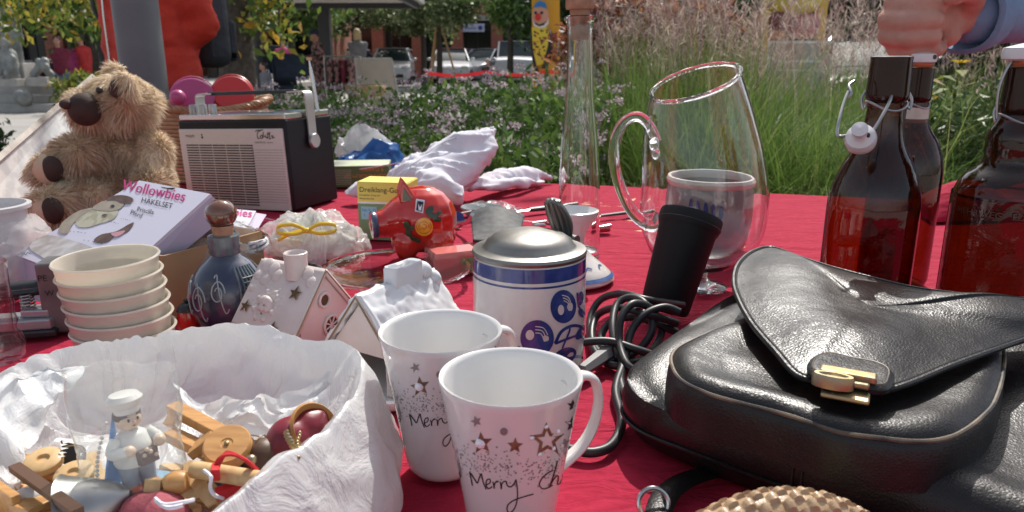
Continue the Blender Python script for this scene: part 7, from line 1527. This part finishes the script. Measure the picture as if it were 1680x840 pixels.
# ---------------- bags and clothes at the back edge
M_blueb = mat('blue_bag_film', (.02, .16, .48), .35, coat=.4, transl=.3, bump=.4, bscale=24, bdist=.006)
p = G(612, 282, 0); heap('blue_bag', 'crumpled bright blue plastic bag at the back edge of the table', 'plastic bag', (A(612, 270, 2.02).x, 2.02, TZ), (.088, .06, .075), M_blueb, .026, 10, 5)
heap('clear_carrier_bag', 'frosted clear plastic bag heaped behind the blue one', 'plastic bag', (A(600, 240, 2.1).x, 2.10, TZ + .02), (.085, .05, .085), thin('frosted_film', bump=1, bscale=20, milky=.45, rough=.2), .03, 10, 8, zmin=-.02)
M_wcl = mat('white_cotton', (.68, .66, .72), .85, bump=.3, bscale=500, bdist=.0004)
def garment(name, lab, parts, loc, amp, seed, ax, vox=.0055):
    t = thing(name, lab, 'clothes', loc); o = Vector(loc)
    b = [(c - o, r) for c, r in chain(parts[0])]
    for P in parts[1:]: b += [(c - o, r) for c, r in chain(P)]
    side = Vector((-ax[1], ax[0], 0)); A3 = Vector(ax).normalized()
    def fn(p):
        q = Vector((p.dot(A3) * 6, p.dot(side) * 46, p.z * 40)); w = ridged(q * .6 + Vector((seed, 0, 0)), 1, 0) - .4; w2 = ridged(Vector((p.dot(A3) * 14, p.dot(side) * 70, p.z * 60)), 1, 4) - .4
        p = p + Vector((side.x * .3 * w * amp, side.y * .3 * w * amp, w * amp + w2 * amp * .55)); p.z = max(.001 if p.z < .02 else p.z, p.z) if p.z > 0 else .001; return p
    blob('cloth', b, vox, M_wcl, t, 5, fn=fn); return t
g0 = Vector((A(720, 290, 1.62).x, 1.62, TZ))
garment('white_garment', 'crumpled white blouse piled up high behind the yellow carton', [[(A(575, 322, 1.56), .014), (A(640, 312, 1.58), .024), (A(680, 295, 1.58), .040), (A(715, 272, 1.60), .040), (A(760, 245, 1.62), .030), (A(800, 228, 1.64), .018)],
   [(A(660, 300, 1.55), .03), (A(720, 300, 1.55), .045), (A(765, 285, 1.58), .032), (A(790, 262, 1.6), .022), (A(812, 240, 1.62), .010)], [(A(700, 310, 1.5), .03), (A(745, 318, 1.5), .022), (A(752, 325, 1.48), .014)], [(A(720, 262, 1.66), .03), (A(780, 232, 1.68), .020), (A(806, 222, 1.68), .013)]], g0, .017, 3, (.8, .25, .5))
g0 = Vector((A(850, 300, 1.75).x, 1.75, TZ))
garment('white_garment', 'flat white garment with rosy lining lying right of the blouse pile', [[(A(770, 308, 1.60), .014), (A(820, 296, 1.70), .022), (A(862, 288, 1.78), .020), (A(905, 292, 1.84), .006)], [(A(800, 310, 1.62), .012), (A(850, 302, 1.68), .012), (A(890, 300, 1.78), .008)]], g0, .008, 8, (.9, .3, 0))
t = thing('coat_hanger', 'thin wire hanger sticking out of the white blouse', 'hanger', A(700, 280, 1.55)); o_ = t.location
mb = MB(); mb.tube(catmull([A(590, 278, 1.62) - o_, A(650, 268, 1.6) - o_, A(690, 258, 1.58) - o_, A(724, 236, 1.58) - o_, A(748, 226, 1.6) - o_, A(765, 228, 1.62) - o_], 6), .0014, 7); mb.tube([A(664, 288, 1.50) - o_, A(676, 270, 1.52) - o_, A(690, 262, 1.55) - o_], .0011, 6); mb.build('wire', M_chrome, t)
p = G(812, 345, 0); heap('wrapped_utensil', 'grey dish and red item wrapped in clear film behind the spatula', 'plastic bag', (A(805, 325, 1.42).x, 1.42, TZ), (.062, .035, .026), M_clear, .009, 26, 4)
t = thing('grey_dish', 'small grey dish inside the clear film beside the piggy bank', 'dish', (A(790, 325, 1.43).x, 1.43, TZ)); mb = MB(); mb.lathe([(.0001, 0), (.03, 0), (.042, .016), (.041, .018), (.028, .003), (.0001, .003)], 32); mb.build('dish', mat('grey_enamel', (.25, .26, .27), .3, coat=.4), t)

# ---------------- kitchen utensils
t = thing('spatula', 'broad grey nylon spatula head propped on its steel handle right of the piggy bank', 'spatula', G(815, 392, 0)); o_ = t.location; mb = MB()
def spat(u, v):
    pts = [(772, 352), (862, 356), (846, 396), (782, 398)]; px = (1 - v) * ((1 - u) * 772 + u * 860) + v * ((1 - u) * 776 + u * 850); top_ = 340 + 22 * (abs(u - .45) * 1.5) ** 2; py = top_ + (396 - top_) * v + 4 * u * v
    y = 1.26 - .13 * v; p = A(px, py, y) - o_; p.z = max(.001, p.z); return p
mb.grid(spat, 30, 16); mb.build('blade', mat('speckled_grey_nylon', (.035, .037, .04), .6, spec=.2, col2=(.085, .088, .092), vscale=80, bump=.2, bscale=300), t, weld=False, solid=.004)
mb = MB(); mb.tube(catmull([A(775, 352, 1.24) - o_, A(768, 362, 1.26) - o_, A(752, 366, 1.3) - o_, A(735, 362, 1.36) - o_], 5), .004, 8); mb.build('shaft', M_chrome, t)
mb = MB(); mb.tube([A(752, 358, 1.33) - o_, A(744, 360, 1.35) - o_], .012, 12); mb.build('collar', mat('cobalt_plastic', (.02, .05, .25), .3), t)
def knife(lab, a, b, c, r, name='kitchen_knife', cat='knife', bladem=None):
    t = thing(name, lab, cat, Vector((a.x, a.y, TZ))); o_ = t.location; mb = MB(); d = (b - a).normalized(); mb.tube([a - o_, a.lerp(b, .5) - o_, b - o_], [r, r * 1.15, r * .9], 10, flat=.6); mb.build('handle', M_black, t)
    mb = MB(); mb.tube([b - o_, c - o_], [r * .8, r * .5], 6, flat=.3); mb.build('shank', bladem or M_chrome, t); return t
knife('black handled knife lying between spatula and candlestick', G(945, 336, .008), G(868, 344, .008), G(835, 348, .007), .008)
knife('black handled flat tool lying right of the clear bottle', G(1060, 345, .006), G(985, 354, .006), G(975, 356, .006), .005, 'flat_tool', 'tool')
knife('steel handled tool poking out right of the spatula', G(930, 372, .005), G(880, 364, .005), G(858, 362, .005), .0035, 'steel_tool', 'tool')
knife('black tongs handle curving behind the piggy bank', G(830, 350, .012), G(775, 345, .016), G(752, 350, .02), .005, 'tongs', 'tongs')
for lab, px, py in (('small steel clip lying under the candlestick cup', 884, 374), ('small red and chrome clip right of the clear bottle', 990, 381)):
    t = thing('metal_clip', lab, 'clip', G(px, py, 0), (0, 0, .3)); mb = MB(); mb.box((0, 0, .005), (.024, .012, .009)); mb.build('jaw', M_chrome if px < 900 else mat('red_enamel', (.4, .03, .04), .15, .3, coat=.6), t, bevel=.003); mb = MB(); mb.cyl((-.012, 0, .009), (.014, 0, .011), .003); mb.build('lever', M_chrome, t)
t = thing('dark_dish', 'dark glass dish edge showing behind the ceramic house', 'dish', (A(470, 440, .93).x, .93, TZ)); mb = MB(); mb.lathe([(.0001, .002), (.03, .002), (.045, .028), (.047, .030), (.044, .030), (.029, .005), (.0001, .005)], 40); mb.build('dish', mat('smoked_glass_dish', (.03, .03, .035), .1, coat=.8), t)

# ---------------- big white plastic bag full of wooden toys
RP = [(-120, 720, .075), (-70, 655, .080), (0, 612, .085), (60, 586, .084), (120, 567, .083), (190, 558, .081), (255, 549, .080), (330, 536, .080), (400, 533, .080), (450, 540, .081), (500, 556, .083), (560, 561, .085), (588, 583, .086), (592, 615, .085), (578, 652, .082), (545, 692, .079), (490, 737, .077), (420, 787, .075), (340, 847, .072), (230, 935, .068), (90, 1010, .064), (-80, 980, .062), (-170, 840, .068)]
RW_ = [Vector((*G(a, b, z).xy, z)) for a, b, z in RP]; RS = catmull(RW_, 9, True); cb_ = sum(RS, Vector((0, 0, 0))) / len(RS); cb_ = G(235, 735, 0); cb_.z = 0
wbag = thing('white_bag', 'big open crinkly white plastic bag full of wooden toys in the left foreground', 'plastic bag', (cb_.x, cb_.y, TZ)); n_ = len(RS)
M_bag = mat('white_polythene', (.84, .85, .85), .22, transl=.38, coat=.8, bump=.65, bscale=26, bdist=.007, vstretch=(1.6, .8, .7)); 
nt = M_bag.node_tree; b_ = [n for n in nt.nodes if n.type == 'BUMP'][0]; nz_ = b_.inputs['Height'].links[0].from_node; nz_.inputs['Distortion'].default_value = 1.2; nz_.inputs['Detail'].default_value = 5; nz_.inputs['Roughness'].default_value = .6
rows = [(1.10, 0.0), (1.13, .12), (1.12, .35), (1.08, .6), (1.035, .85), (1.008, .985), (1.0, 1.0), (.994, .985), (.970, .93), (.93, .80), (.88, .64), (.80, .50), (.70, .40), (.58, .33), (.40, .28), (.2, .26), (.0, .26)]
RR2 = []
for (k0, z0), (k1, z1) in zip(rows[:-1], rows[1:]):
    for q in range(4): f = q / 4; RR2.append((k0 + (k1 - k0) * f, z0 + (z1 - z0) * f))
RR2.append(rows[-1]); V = []
for i, (k, zf) in enumerate(RR2):
    for j, p in enumerate(RS):
        d = Vector((p.x - cb_.x, p.y - cb_.y, 0)); out_ = (k - 1) * d if k < 1 else d.normalized() * (k - 1) * .26
        q = Vector((d.x + out_.x, d.y + out_.y, p.z * zf)); am = .010 * min(1, abs(k - 1) * 10 + .15)
        th = atan2(d.y, d.x); fold = .0030 * sin(th * 19 + 3 * sin(th * 5)) * min(1, abs(k - 1) * 9) * (1 if k > .5 else 0)
        q2 = crumple(q, am, 10, 4); q2.z += zf * .004 * (mnoise.noise(Vector((th * 6, 0, 2))) + .6 * mnoise.noise(Vector((th * 17, 0, 5)))); q2 += d.normalized() * fold; q2.z = max(q2.z, .0015); V.append(q2)
mb = MB(); mb.add(V, [(i * n_ + k, i * n_ + (k + 1) % n_, (i + 1) * n_ + (k + 1) % n_, (i + 1) * n_ + k) for i in range(len(RR2) - 1) for k in range(n_)]); mb.build('film', M_bag, wbag, weld=False)
# an extra fold of film hanging in from the back left rim
def fold_f(u, v):
    a = G(-60 + 230 * u, 640 - 45 * u, .08).lerp(G(-20 + 90 * u, 800 - 110 * u, .05), v); a += Vector((.01 * sin(v * 7 + u * 4), 0, .012 * sin(pi * v))); return crumple(a - wbag.location, .010, 20, 11)
mb = MB(); mb.grid(fold_f, 40, 30); mb.build('inner_fold', M_bag, wbag, weld=False)
def fold_g(u, v):
    a = G(290 + 240 * u, 640 + 25 * sin(u * 4), .060).lerp(G(330 + 190 * u, 745 - 40 * u, .035), v); return crumple(a - wbag.location, .012, 22, 19)
mb = MB(); mb.grid(fold_g, 40, 24); mb.build('inner_fold', M_bag, wbag, weld=False)

# ---- toys inside
GT = 'wooden toys in the white bag'
def toy(name, lab, cat, px, py, z, rz=0, rx=0, ry=0, grp=GT): return thing(name, lab, cat, G(px, py, z), (rx, ry, rz), grp)
t = toy('smoker_chef', 'painted wooden baker figure in white hat and grey-blue trousers inside clear film', 'figurine', 232, 800, .045, radians(52), radians(-6), grp=None)
s = 1.0; M_cw = mat('white_painted_wood', (.68, .66, .62), .45, coat=.3); M_ct = mat('flesh_painted_wood', (.62, .46, .34), .4, coat=.3); M_cg = mat('grey_blue_painted_wood', (.24, .30, .38), .45, coat=.3); M_co = mat('orange_painted_wood', (.6, .12, .03), .4, coat=.4); M_cbr = mat('brown_painted_wood', (.09, .05, .045), .5)
for x in (-.0052, .0052):
    mb = MB(); mb.lathe([(.0001, .003), (.0048, .003), (.0052, .012), (.0060, .022), (.0001, .023)], 20, (x, 0, 0), axis=(x * .15, 0, 1)); mb.build('leg', M_cg, t); mb = MB(); mb.ell((x * 1.05, -.002, .002), (.0052, .0075, .0032)); mb.build('shoe', M_co, t)
mb = MB(); mb.lathe([(.0115, .018), (.0122, .020), (.0108, .028), (.0085, .036), (.0050, .0385), (.0001, .0388)], 28); mb.build('coat', M_cw, t)
mb = MB(); mb.ell((0, -.0006, .0455), (.0074, .0072, .0072)); mb.ell((0, -.0078, .0448), .0011); mb.build('head', M_ct, t)
mb = MB(); mb.lathe([(.0072, .0475), (.0079, .0465), (.0079, .049), (.0070, .0505)], 24, fn=lambda p, a: (p.x, p.y + .0008, p.z + .0006 * sin(a))); mb.build('hair', M_cbr, t)
mb = MB(); mb.lathe([(.0070, .0498), (.0072, .0530), (.0098, .0555), (.0102, .0585), (.0080, .0612), (.0001, .062)], 28); mb.build('hat', M_cw, t)
mb = MB()
for x in (-.0027, .0027): mb.ell((x, -.0073, .0464), (.0008, .0006, .0012), n=8, m=6)
mb.ell((.0, -.0072, .0425), (.0012, .0006, .0003), n=8, m=6); mb.build('eyes', M_ink, t)
for sx in (-1, 1):
    mb = MB(); P = [(sx * .0088, .0, .0345), (sx * .0135, -.004, .0285), (sx * .0075 if sx < 0 else .0105, -.0125, .0300)]; mb.tube(catmull(P, 5), [.0040] * 5 + [.0036] * 6, 12); mb.build('arm', M_cw, t); mb = MB(); mb.ell(P[-1], .0036); mb.build('hand', M_ct, t)
mb = MB(); mb.box((.002, -.0125, .0235), (.0115, .0055, .009), (.0, 0, .1)); mb.build('tray', M_cbr, t, smooth=False, bevel=.0006); mb = MB()
for a, b in ((-.002, .0), (.002, .001), (.005, -.002), (.0, .003)): mb.ell((a + .001, -.0155 - .001 * a, .0255 + b), .0013)
mb.build('pastries', M_ct, t)
mb = MB(); mb.lathe([(.0001, -.004), (.018, -.004), (.021, .0), (.019, .0015), (.0001, .0015)], 32); mb.build('base', mat('pale_blue_painted_wood', (.25, .45, .62), .35, coat=.4), t)
mb = MB(); mb.add([(-.018, .008, .004), (-.006, .012, .004), (-.0035, .012, .046), (-.008, .010, .034)], [(0, 1, 2, 3)]); mb.build('blue_panel', mat('sky_blue_paint', (.03, .25, .6), .35, coat=.4), t, weld=False, smooth=False, solid=.0015)
mb = MB(); 
for k in range(15): mb.ell(Vector((-.021, .007, .008)).lerp(Vector((-.009, .009, .044)), k / 14) + Vector((-.0025 * sin(pi * k / 14), 0, 0)), .0012, n=10, m=6)
mb.build('white_beads', M_cw, t)
cfl = thing('film_bag', 'clear stiff film bag standing round the wooden baker figure', 'plastic bag', t.location + Vector((0, 0, 0)), (0, 0, radians(22)))
def cf(u, v):
    a = 2 * pi * u; c_, s_ = cos(a), sin(a); k = (1 / max(abs(c_), abs(s_))) ** .6; z = -.004 + v * .082; f = 1 - .35 * max(0, v - .55) / .45
    return crumple((-.002 + (.030 * c_ * k) * (1 if v < .55 else 1), (.017 * s_ * k + .0) * (f if f > .3 else .3), z * (1 - .06 * c_)), .004, 26, 6)
mb = MB(); mb.grid(cf, 60, 30); mb.build('film', thin('stiff_clear_film', bump=.45, bscale=16, milky=.10, rough=.05), cfl, weld=False)

def plank(mb, a, b, w, th): # bar from a to b
    a = Vector(a); b = Vector(b); d = (b - a); L = d.length; B_ = basis(d); mb.add([a + B_ @ Vector((x * w / 2, y * th / 2, z * L)) for x in (-1, 1) for y in (-1, 1) for z in (0, 1)], [(0, 1, 3, 2), (4, 6, 7, 5), (0, 4, 5, 1), (2, 3, 7, 6), (0, 2, 6, 4), (1, 5, 7, 3)])
def gp(t, px, py, z): return G(px, py, z) - t.location
M_wd2 = mat('golden_toy_wood', (.56, .30, .10), .45, col2=(.42, .20, .065), vscale=40, vstretch=(1, 6, 6), coat=.2); M_wd3 = mat('pale_toy_wood', (.62, .42, .20), .5, col2=(.52, .33, .15), vscale=40, vstretch=(6, 1, 6))
t = thing('toy_cart', 'golden wooden toy frame with big round wheel right of the baker figure', 'wooden toy', G(340, 745, .035), (0, 0, 0), GT)
mb = MB(); plank(mb, gp(t, 283, 668, .062), gp(t, 395, 728, .058), .010, .007); plank(mb, gp(t, 278, 712, .052), gp(t, 362, 752, .050), .010, .007); plank(mb, gp(t, 350, 716, .060), gp(t, 315, 742, .050), .014, .006); plank(mb, gp(t, 366, 722, .059), gp(t, 340, 746, .050), .018, .007); plank(mb, gp(t, 292, 676, .062), gp(t, 278, 700, .055), .009, .006); mb.build('frame', M_wd2, t, smooth=False, bevel=.0006)
wc = gp(t, 374, 733, .062); axw = Vector((.05, -.45, .9)).normalized(); mb = MB(); mb.lathe([(.0001, -.0045), (.0135, -.0045), (.0148, -.0035), (.0148, .0030), (.0138, .0042), (.004, .0042), (.0036, .0036), (.0001, .0036)], 40, wc, axw); mb.build('wheel', M_wd2, t); mb = MB(); mb.lathe([(.0016, .0), (.0016, .0048), (.0001, .0052)], 12, wc, axw); mb.build('axle_pin', M_brass, t)
t = thing('toy_barrow', 'pale wooden toy with round bar, slanted end board and red string', 'wooden toy', G(360, 810, .030), (0, 0, 0), GT)
mb = MB(); mb.tube([gp(t, 318, 770, .060), gp(t, 445, 790, .062)], .0052, 14); mb.build('bar', M_wd3, t); mb = MB()
P = [(300, 772), (302, 760), (312, 755), (322, 758), (350, 812), (356, 822), (340, 832), (322, 812), (308, 790)]; pq = [gp(t, a, b, .060 - .0002 * (b - 755)) for a, b in P]; nv = Vector((.25, -.7, .6)).normalized() * -.006
m_ = len(pq); mb.add(pq + [p + nv for p in pq], [tuple(range(m_)), tuple(range(2 * m_ - 1, m_ - 1, -1))] + [(k, (k + 1) % m_, m_ + (k + 1) % m_, m_ + k) for k in range(m_)]); mb.build('end_board', M_wd3, t, smooth=False)
mb = MB(); plank(mb, gp(t, 256, 785, .058), gp(t, 252, 826, .045), .010, .008); plank(mb, gp(t, 262, 792, .056), gp(t, 305, 790, .056), .005, .004); plank(mb, gp(t, 262, 806, .052), gp(t, 272, 822, .046), .008, .007); mb.build('post', M_wd3, t, smooth=False, bevel=.0005)
mb = MB(); mb.lathe([(.0001, -.006), (.0055, -.006), (.0070, -.002), (.0070, .003), (.0055, .006), (.0001, .006)], 24, gp(t, 290, 792, .056), Vector((1, .15, .1))); mb.build('spool', M_wd2, t)
mb = MB()
for j in range(5): mb.tube(catmull([gp(t, 350, 778 + j, .066), gp(t, 358 + 2 * j, 754 - j, .074), gp(t, 376, 746 - j, .076), gp(t, 400 + j, 752 + j, .074), gp(t, 422, 770 + j, .062)], 6), .0011, 6)
for j in range(4): mb.tube(catmull([gp(t, 351 + j * 2.6, 762, .068), gp(t, 349 + j * 2.6, 772, .0715), gp(t, 350 + j * 2.6, 786, .062)], 5), .0013, 6)
mb.build('red_string', mat('red_cord', (.55, .01, .015), .6), t)
mb = MB(); mb.tube(catmull([gp(t, 335, 772, .068), gp(t, 346, 782, .07), gp(t, 345, 800, .060), gp(t, 352, 812, .056), gp(t, 366, 818, .05)], 5), .0011, 6); mb.tube(catmull([gp(t, 255, 818, .058), gp(t, 270, 828, .060), gp(t, 300, 824, .060), gp(t, 318, 820, .058)], 5), .0012, 6); mb.tube(catmull([gp(t, 256, 822, .058), gp(t, 275, 833, .060), gp(t, 300, 829, .060)], 5), .0012, 6); mb.build('white_string', M_wcl, t)
t = thing('toy_sledge', 'wooden toy wagon with two round wheels and a small white doll at the lower left', 'wooden toy', G(60, 830, .020), (0, 0, 0), GT)
mb = MB(); plank(mb, gp(t, -20, 800, .048), gp(t, 30, 836, .050), .005, .018); plank(mb, gp(t, 30, 838, .052), gp(t, 86, 812, .050), .016, .004); plank(mb, gp(t, -20, 772, .045), gp(t, 45, 760, .048), .016, .006); plank(mb, gp(t, 20, 770, .045), gp(t, 110, 785, .045), .012, .010); plank(mb, gp(t, 70, 782, .042), gp(t, 125, 806, .042), .014, .008); plank(mb, gp(t, -10, 832, .035), gp(t, 60, 830, .035), .03, .004); plank(mb, gp(t, 88, 800, .045), gp(t, 122, 812, .045), .018, .003); mb.build('boards', M_wd2, t, smooth=False, bevel=.0006)
for px, py in ((72, 757), (122, 780)): mb = MB(); mb.lathe([(.0001, -.003), (.0100, -.003), (.0110, -.002), (.0110, .002), (.0100, .0028), (.0040, .0028), (.0034, .0010), (.0001, .0010)], 36, gp(t, px, py, .056), Vector((.05, -.25, .95))); mb.build('wheel', M_wd3, t)
mb = MB(); plank(mb, gp(t, 24, 766, .062), gp(t, 128, 840, .062), .0065, .004); mb.build('dark_lath', mat('walnut_wood', (.10, .045, .022), .5), t, smooth=False)
mb = MB(); mb.ell(gp(t, 50, 815, .050), (.010, .007, .006)); mb.ell(gp(t, 25, 820, .049), (.006, .006, .005)); mb.build('doll', M_cw, t)
t = thing('black_fan', 'small black paper fan edged in gold behind the toy wagon', 'fan', G(118, 765, .045)); mb = MB()
F_ = [(100, 722), (112, 726), (135, 731), (142, 738), (140, 755), (133, 768), (100, 760), (97, 745), (102, 736)]; mb.add([gp(t, a, b, .065 - .0003 * (b - 720)) for a, b in F_], [tuple(range(len(F_)))]); mb.build('paper', mat('black_paper', (.025, .025, .022), .5), t, weld=False, smooth=False, solid=.001)
mb = MB(); mb.tube(catmull([gp(t, a, b, .067 - .0003 * (b - 720)) for a, b in ((98, 766), (96, 750), (103, 737), (118, 731), (132, 734), (138, 742))], 5), .0006, 6); mb.build('gold_edge', M_brass, t)
for k in range(5): mb = MB(); a, b = [(103, 735), (100, 742), (98, 748), (102, 729), (106, 725)][k]; mb.add([gp(t, a - 4, b - 1, .068), gp(t, a + 10, b, .068), gp(t, a - 2, b + 3, .068)], [(0, 1, 2)]); mb.build('white_tip', M_cw, t, weld=False, smooth=False)
t = thing('cloth_pouch', 'dark red silk pouch with gold braid at the right end of the bag opening', 'pouch', G(480, 735, .040)); o_ = t.location
blob('silk', chain([(gp(t, 450, 748, .050), .011), (gp(t, 478, 725, .056), .017), (gp(t, 505, 705, .060), .015), (gp(t, 520, 688, .066), .008)]), .0018, mat('burgundy_silk', (.22, .012, .025), .4, col2=(.14, .008, .02), vscale=30, bump=.4, bscale=60), t, 4)
mb = MB(); mb.lathe([(.0155, -.003), (.0175, .0), (.0160, .002), (.0120, -.004), (.0001, -.010)], 28, gp(t, 516, 701, .066), Vector((.5, -.35, .5))); mb.build('lining', mat('orange_lining', (.42, .19, .05), .6), t)
mb = MB(); mb.tube([gp(t, 480 + 7 * sin(k * .25), 752 - k * 2.6, .0735 - .0035 * abs(k - 9) / 9) + Vector((.0012 * sin(k * 3), -.004, .0)) for k in range(20)], .0016, 6); 
for k in range(9): mb.ell(gp(t, 492 + 2 * sin(k), 746 - k * 5, .074) + Vector((0, -.003, 0)), .0012, n=8, m=6)
mb.build('gold_braid', M_brass, t)
t = thing('straw_wisps', 'few dry straw wisps lying between wooden wheel and red pouch', 'straw', G(425, 740, .050)); mb = MB()
for k in range(14): a = gp(t, 400 + k * 4, 738 + 6 * sin(k), .056); mb.tube([a, a + Vector((.012 * cos(k * 1.7), .005, .008 * abs(sin(k * 2.3)))), a + Vector((.02 * cos(k * 1.7), .010 * sin(k), .010 * abs(sin(k * 2.3))))], .0005, 4)
mb.build('wisps', bpy.data.materials['straw'], t)
t = thing('leather_toy', 'small dark brown leather scrap with brass bead beside the red string', 'leather toy', G(425, 765, .040)); blob('scrap', chain([(gp(t, 405, 752, .05), .010), (gp(t, 432, 748, .052), .012), (gp(t, 430, 768, .046), .011)]), .0018, mat('brown_leather', (.09, .045, .025), .5), t, 2); mb = MB(); mb.ell(gp(t, 412, 755, .064), .0035); mb.build('bead', M_brass, t)
t = thing('metal_bell', 'grey metal cup lying on its side below the baker figure', 'bell', G(175, 845, .030)); mb = MB(); mb.lathe([(.003, .0), (.010, .006), (.016, .018), (.022, .032), (.0235, .034), (.021, .032), (.014, .016), (.0001, .004)], 36, gp(t, 215, 812, .050), Vector((-.8, -.25, -.15))); mb.build('cup', M_steel, t); mb = MB(); mb.ell(gp(t, 135, 825, .052), (.008, .006, .006)); mb.build('black_tip', M_black, t)
t = thing('pink_pouch', 'worn pinkish red cloth bundle at the bottom edge under the baker figure', 'pouch', G(252, 850, .03)); blob('cloth', chain([(gp(t, 235, 846, .040), .014), (gp(t, 265, 850, .040), .016)]), .002, mat('faded_rose_cloth', (.36, .08, .10), .8, bump=.4, bscale=300), t, 3)
t = thing('blue_ball', 'small dark blue bauble hidden under the wooden bar', 'bauble', G(378, 800, .035)); mb = MB(); mb.ell((0, 0, .010), .010); mb.build('ball', M_cobalt, t); mb = MB(); mb.tube([gp(t, 355, 812, .05), gp(t, 400, 795, .052)], .0045, 8); mb.build('red_stick', bpy.data.materials['red_cord'], t)
# a filler bed of toy wood below what shows
t = thing('toy_crate', 'heap of loose wooden toy parts below the other toys', 'wooden toy', G(250, 790, .02), (0, 0, 0), GT); rr = random.Random(5)
for k in range(46):
    a = gp(t, rr.uniform(20, 440), rr.uniform(765, 860), rr.uniform(.024, .036)); mb = MB(); d = Vector((rr.uniform(-1, 1), rr.uniform(-1, 1), rr.uniform(-.2, .2))).normalized() * rr.uniform(.012, .03)
    if k % 5 == 0: mb.lathe([(.0001, -.002), (.008, -.002), (.008, .002), (.0001, .002)], 20, a, (rr.uniform(-.4, .4), rr.uniform(-.4, .4), 1))
    else: plank(mb, a - d, a + d, rr.uniform(.004, .010), rr.uniform(.003, .006))
    mb.build('loose_piece', (M_wd2, M_wd3, M_wood)[k % 3], t, smooth=False, bevel=.0004)
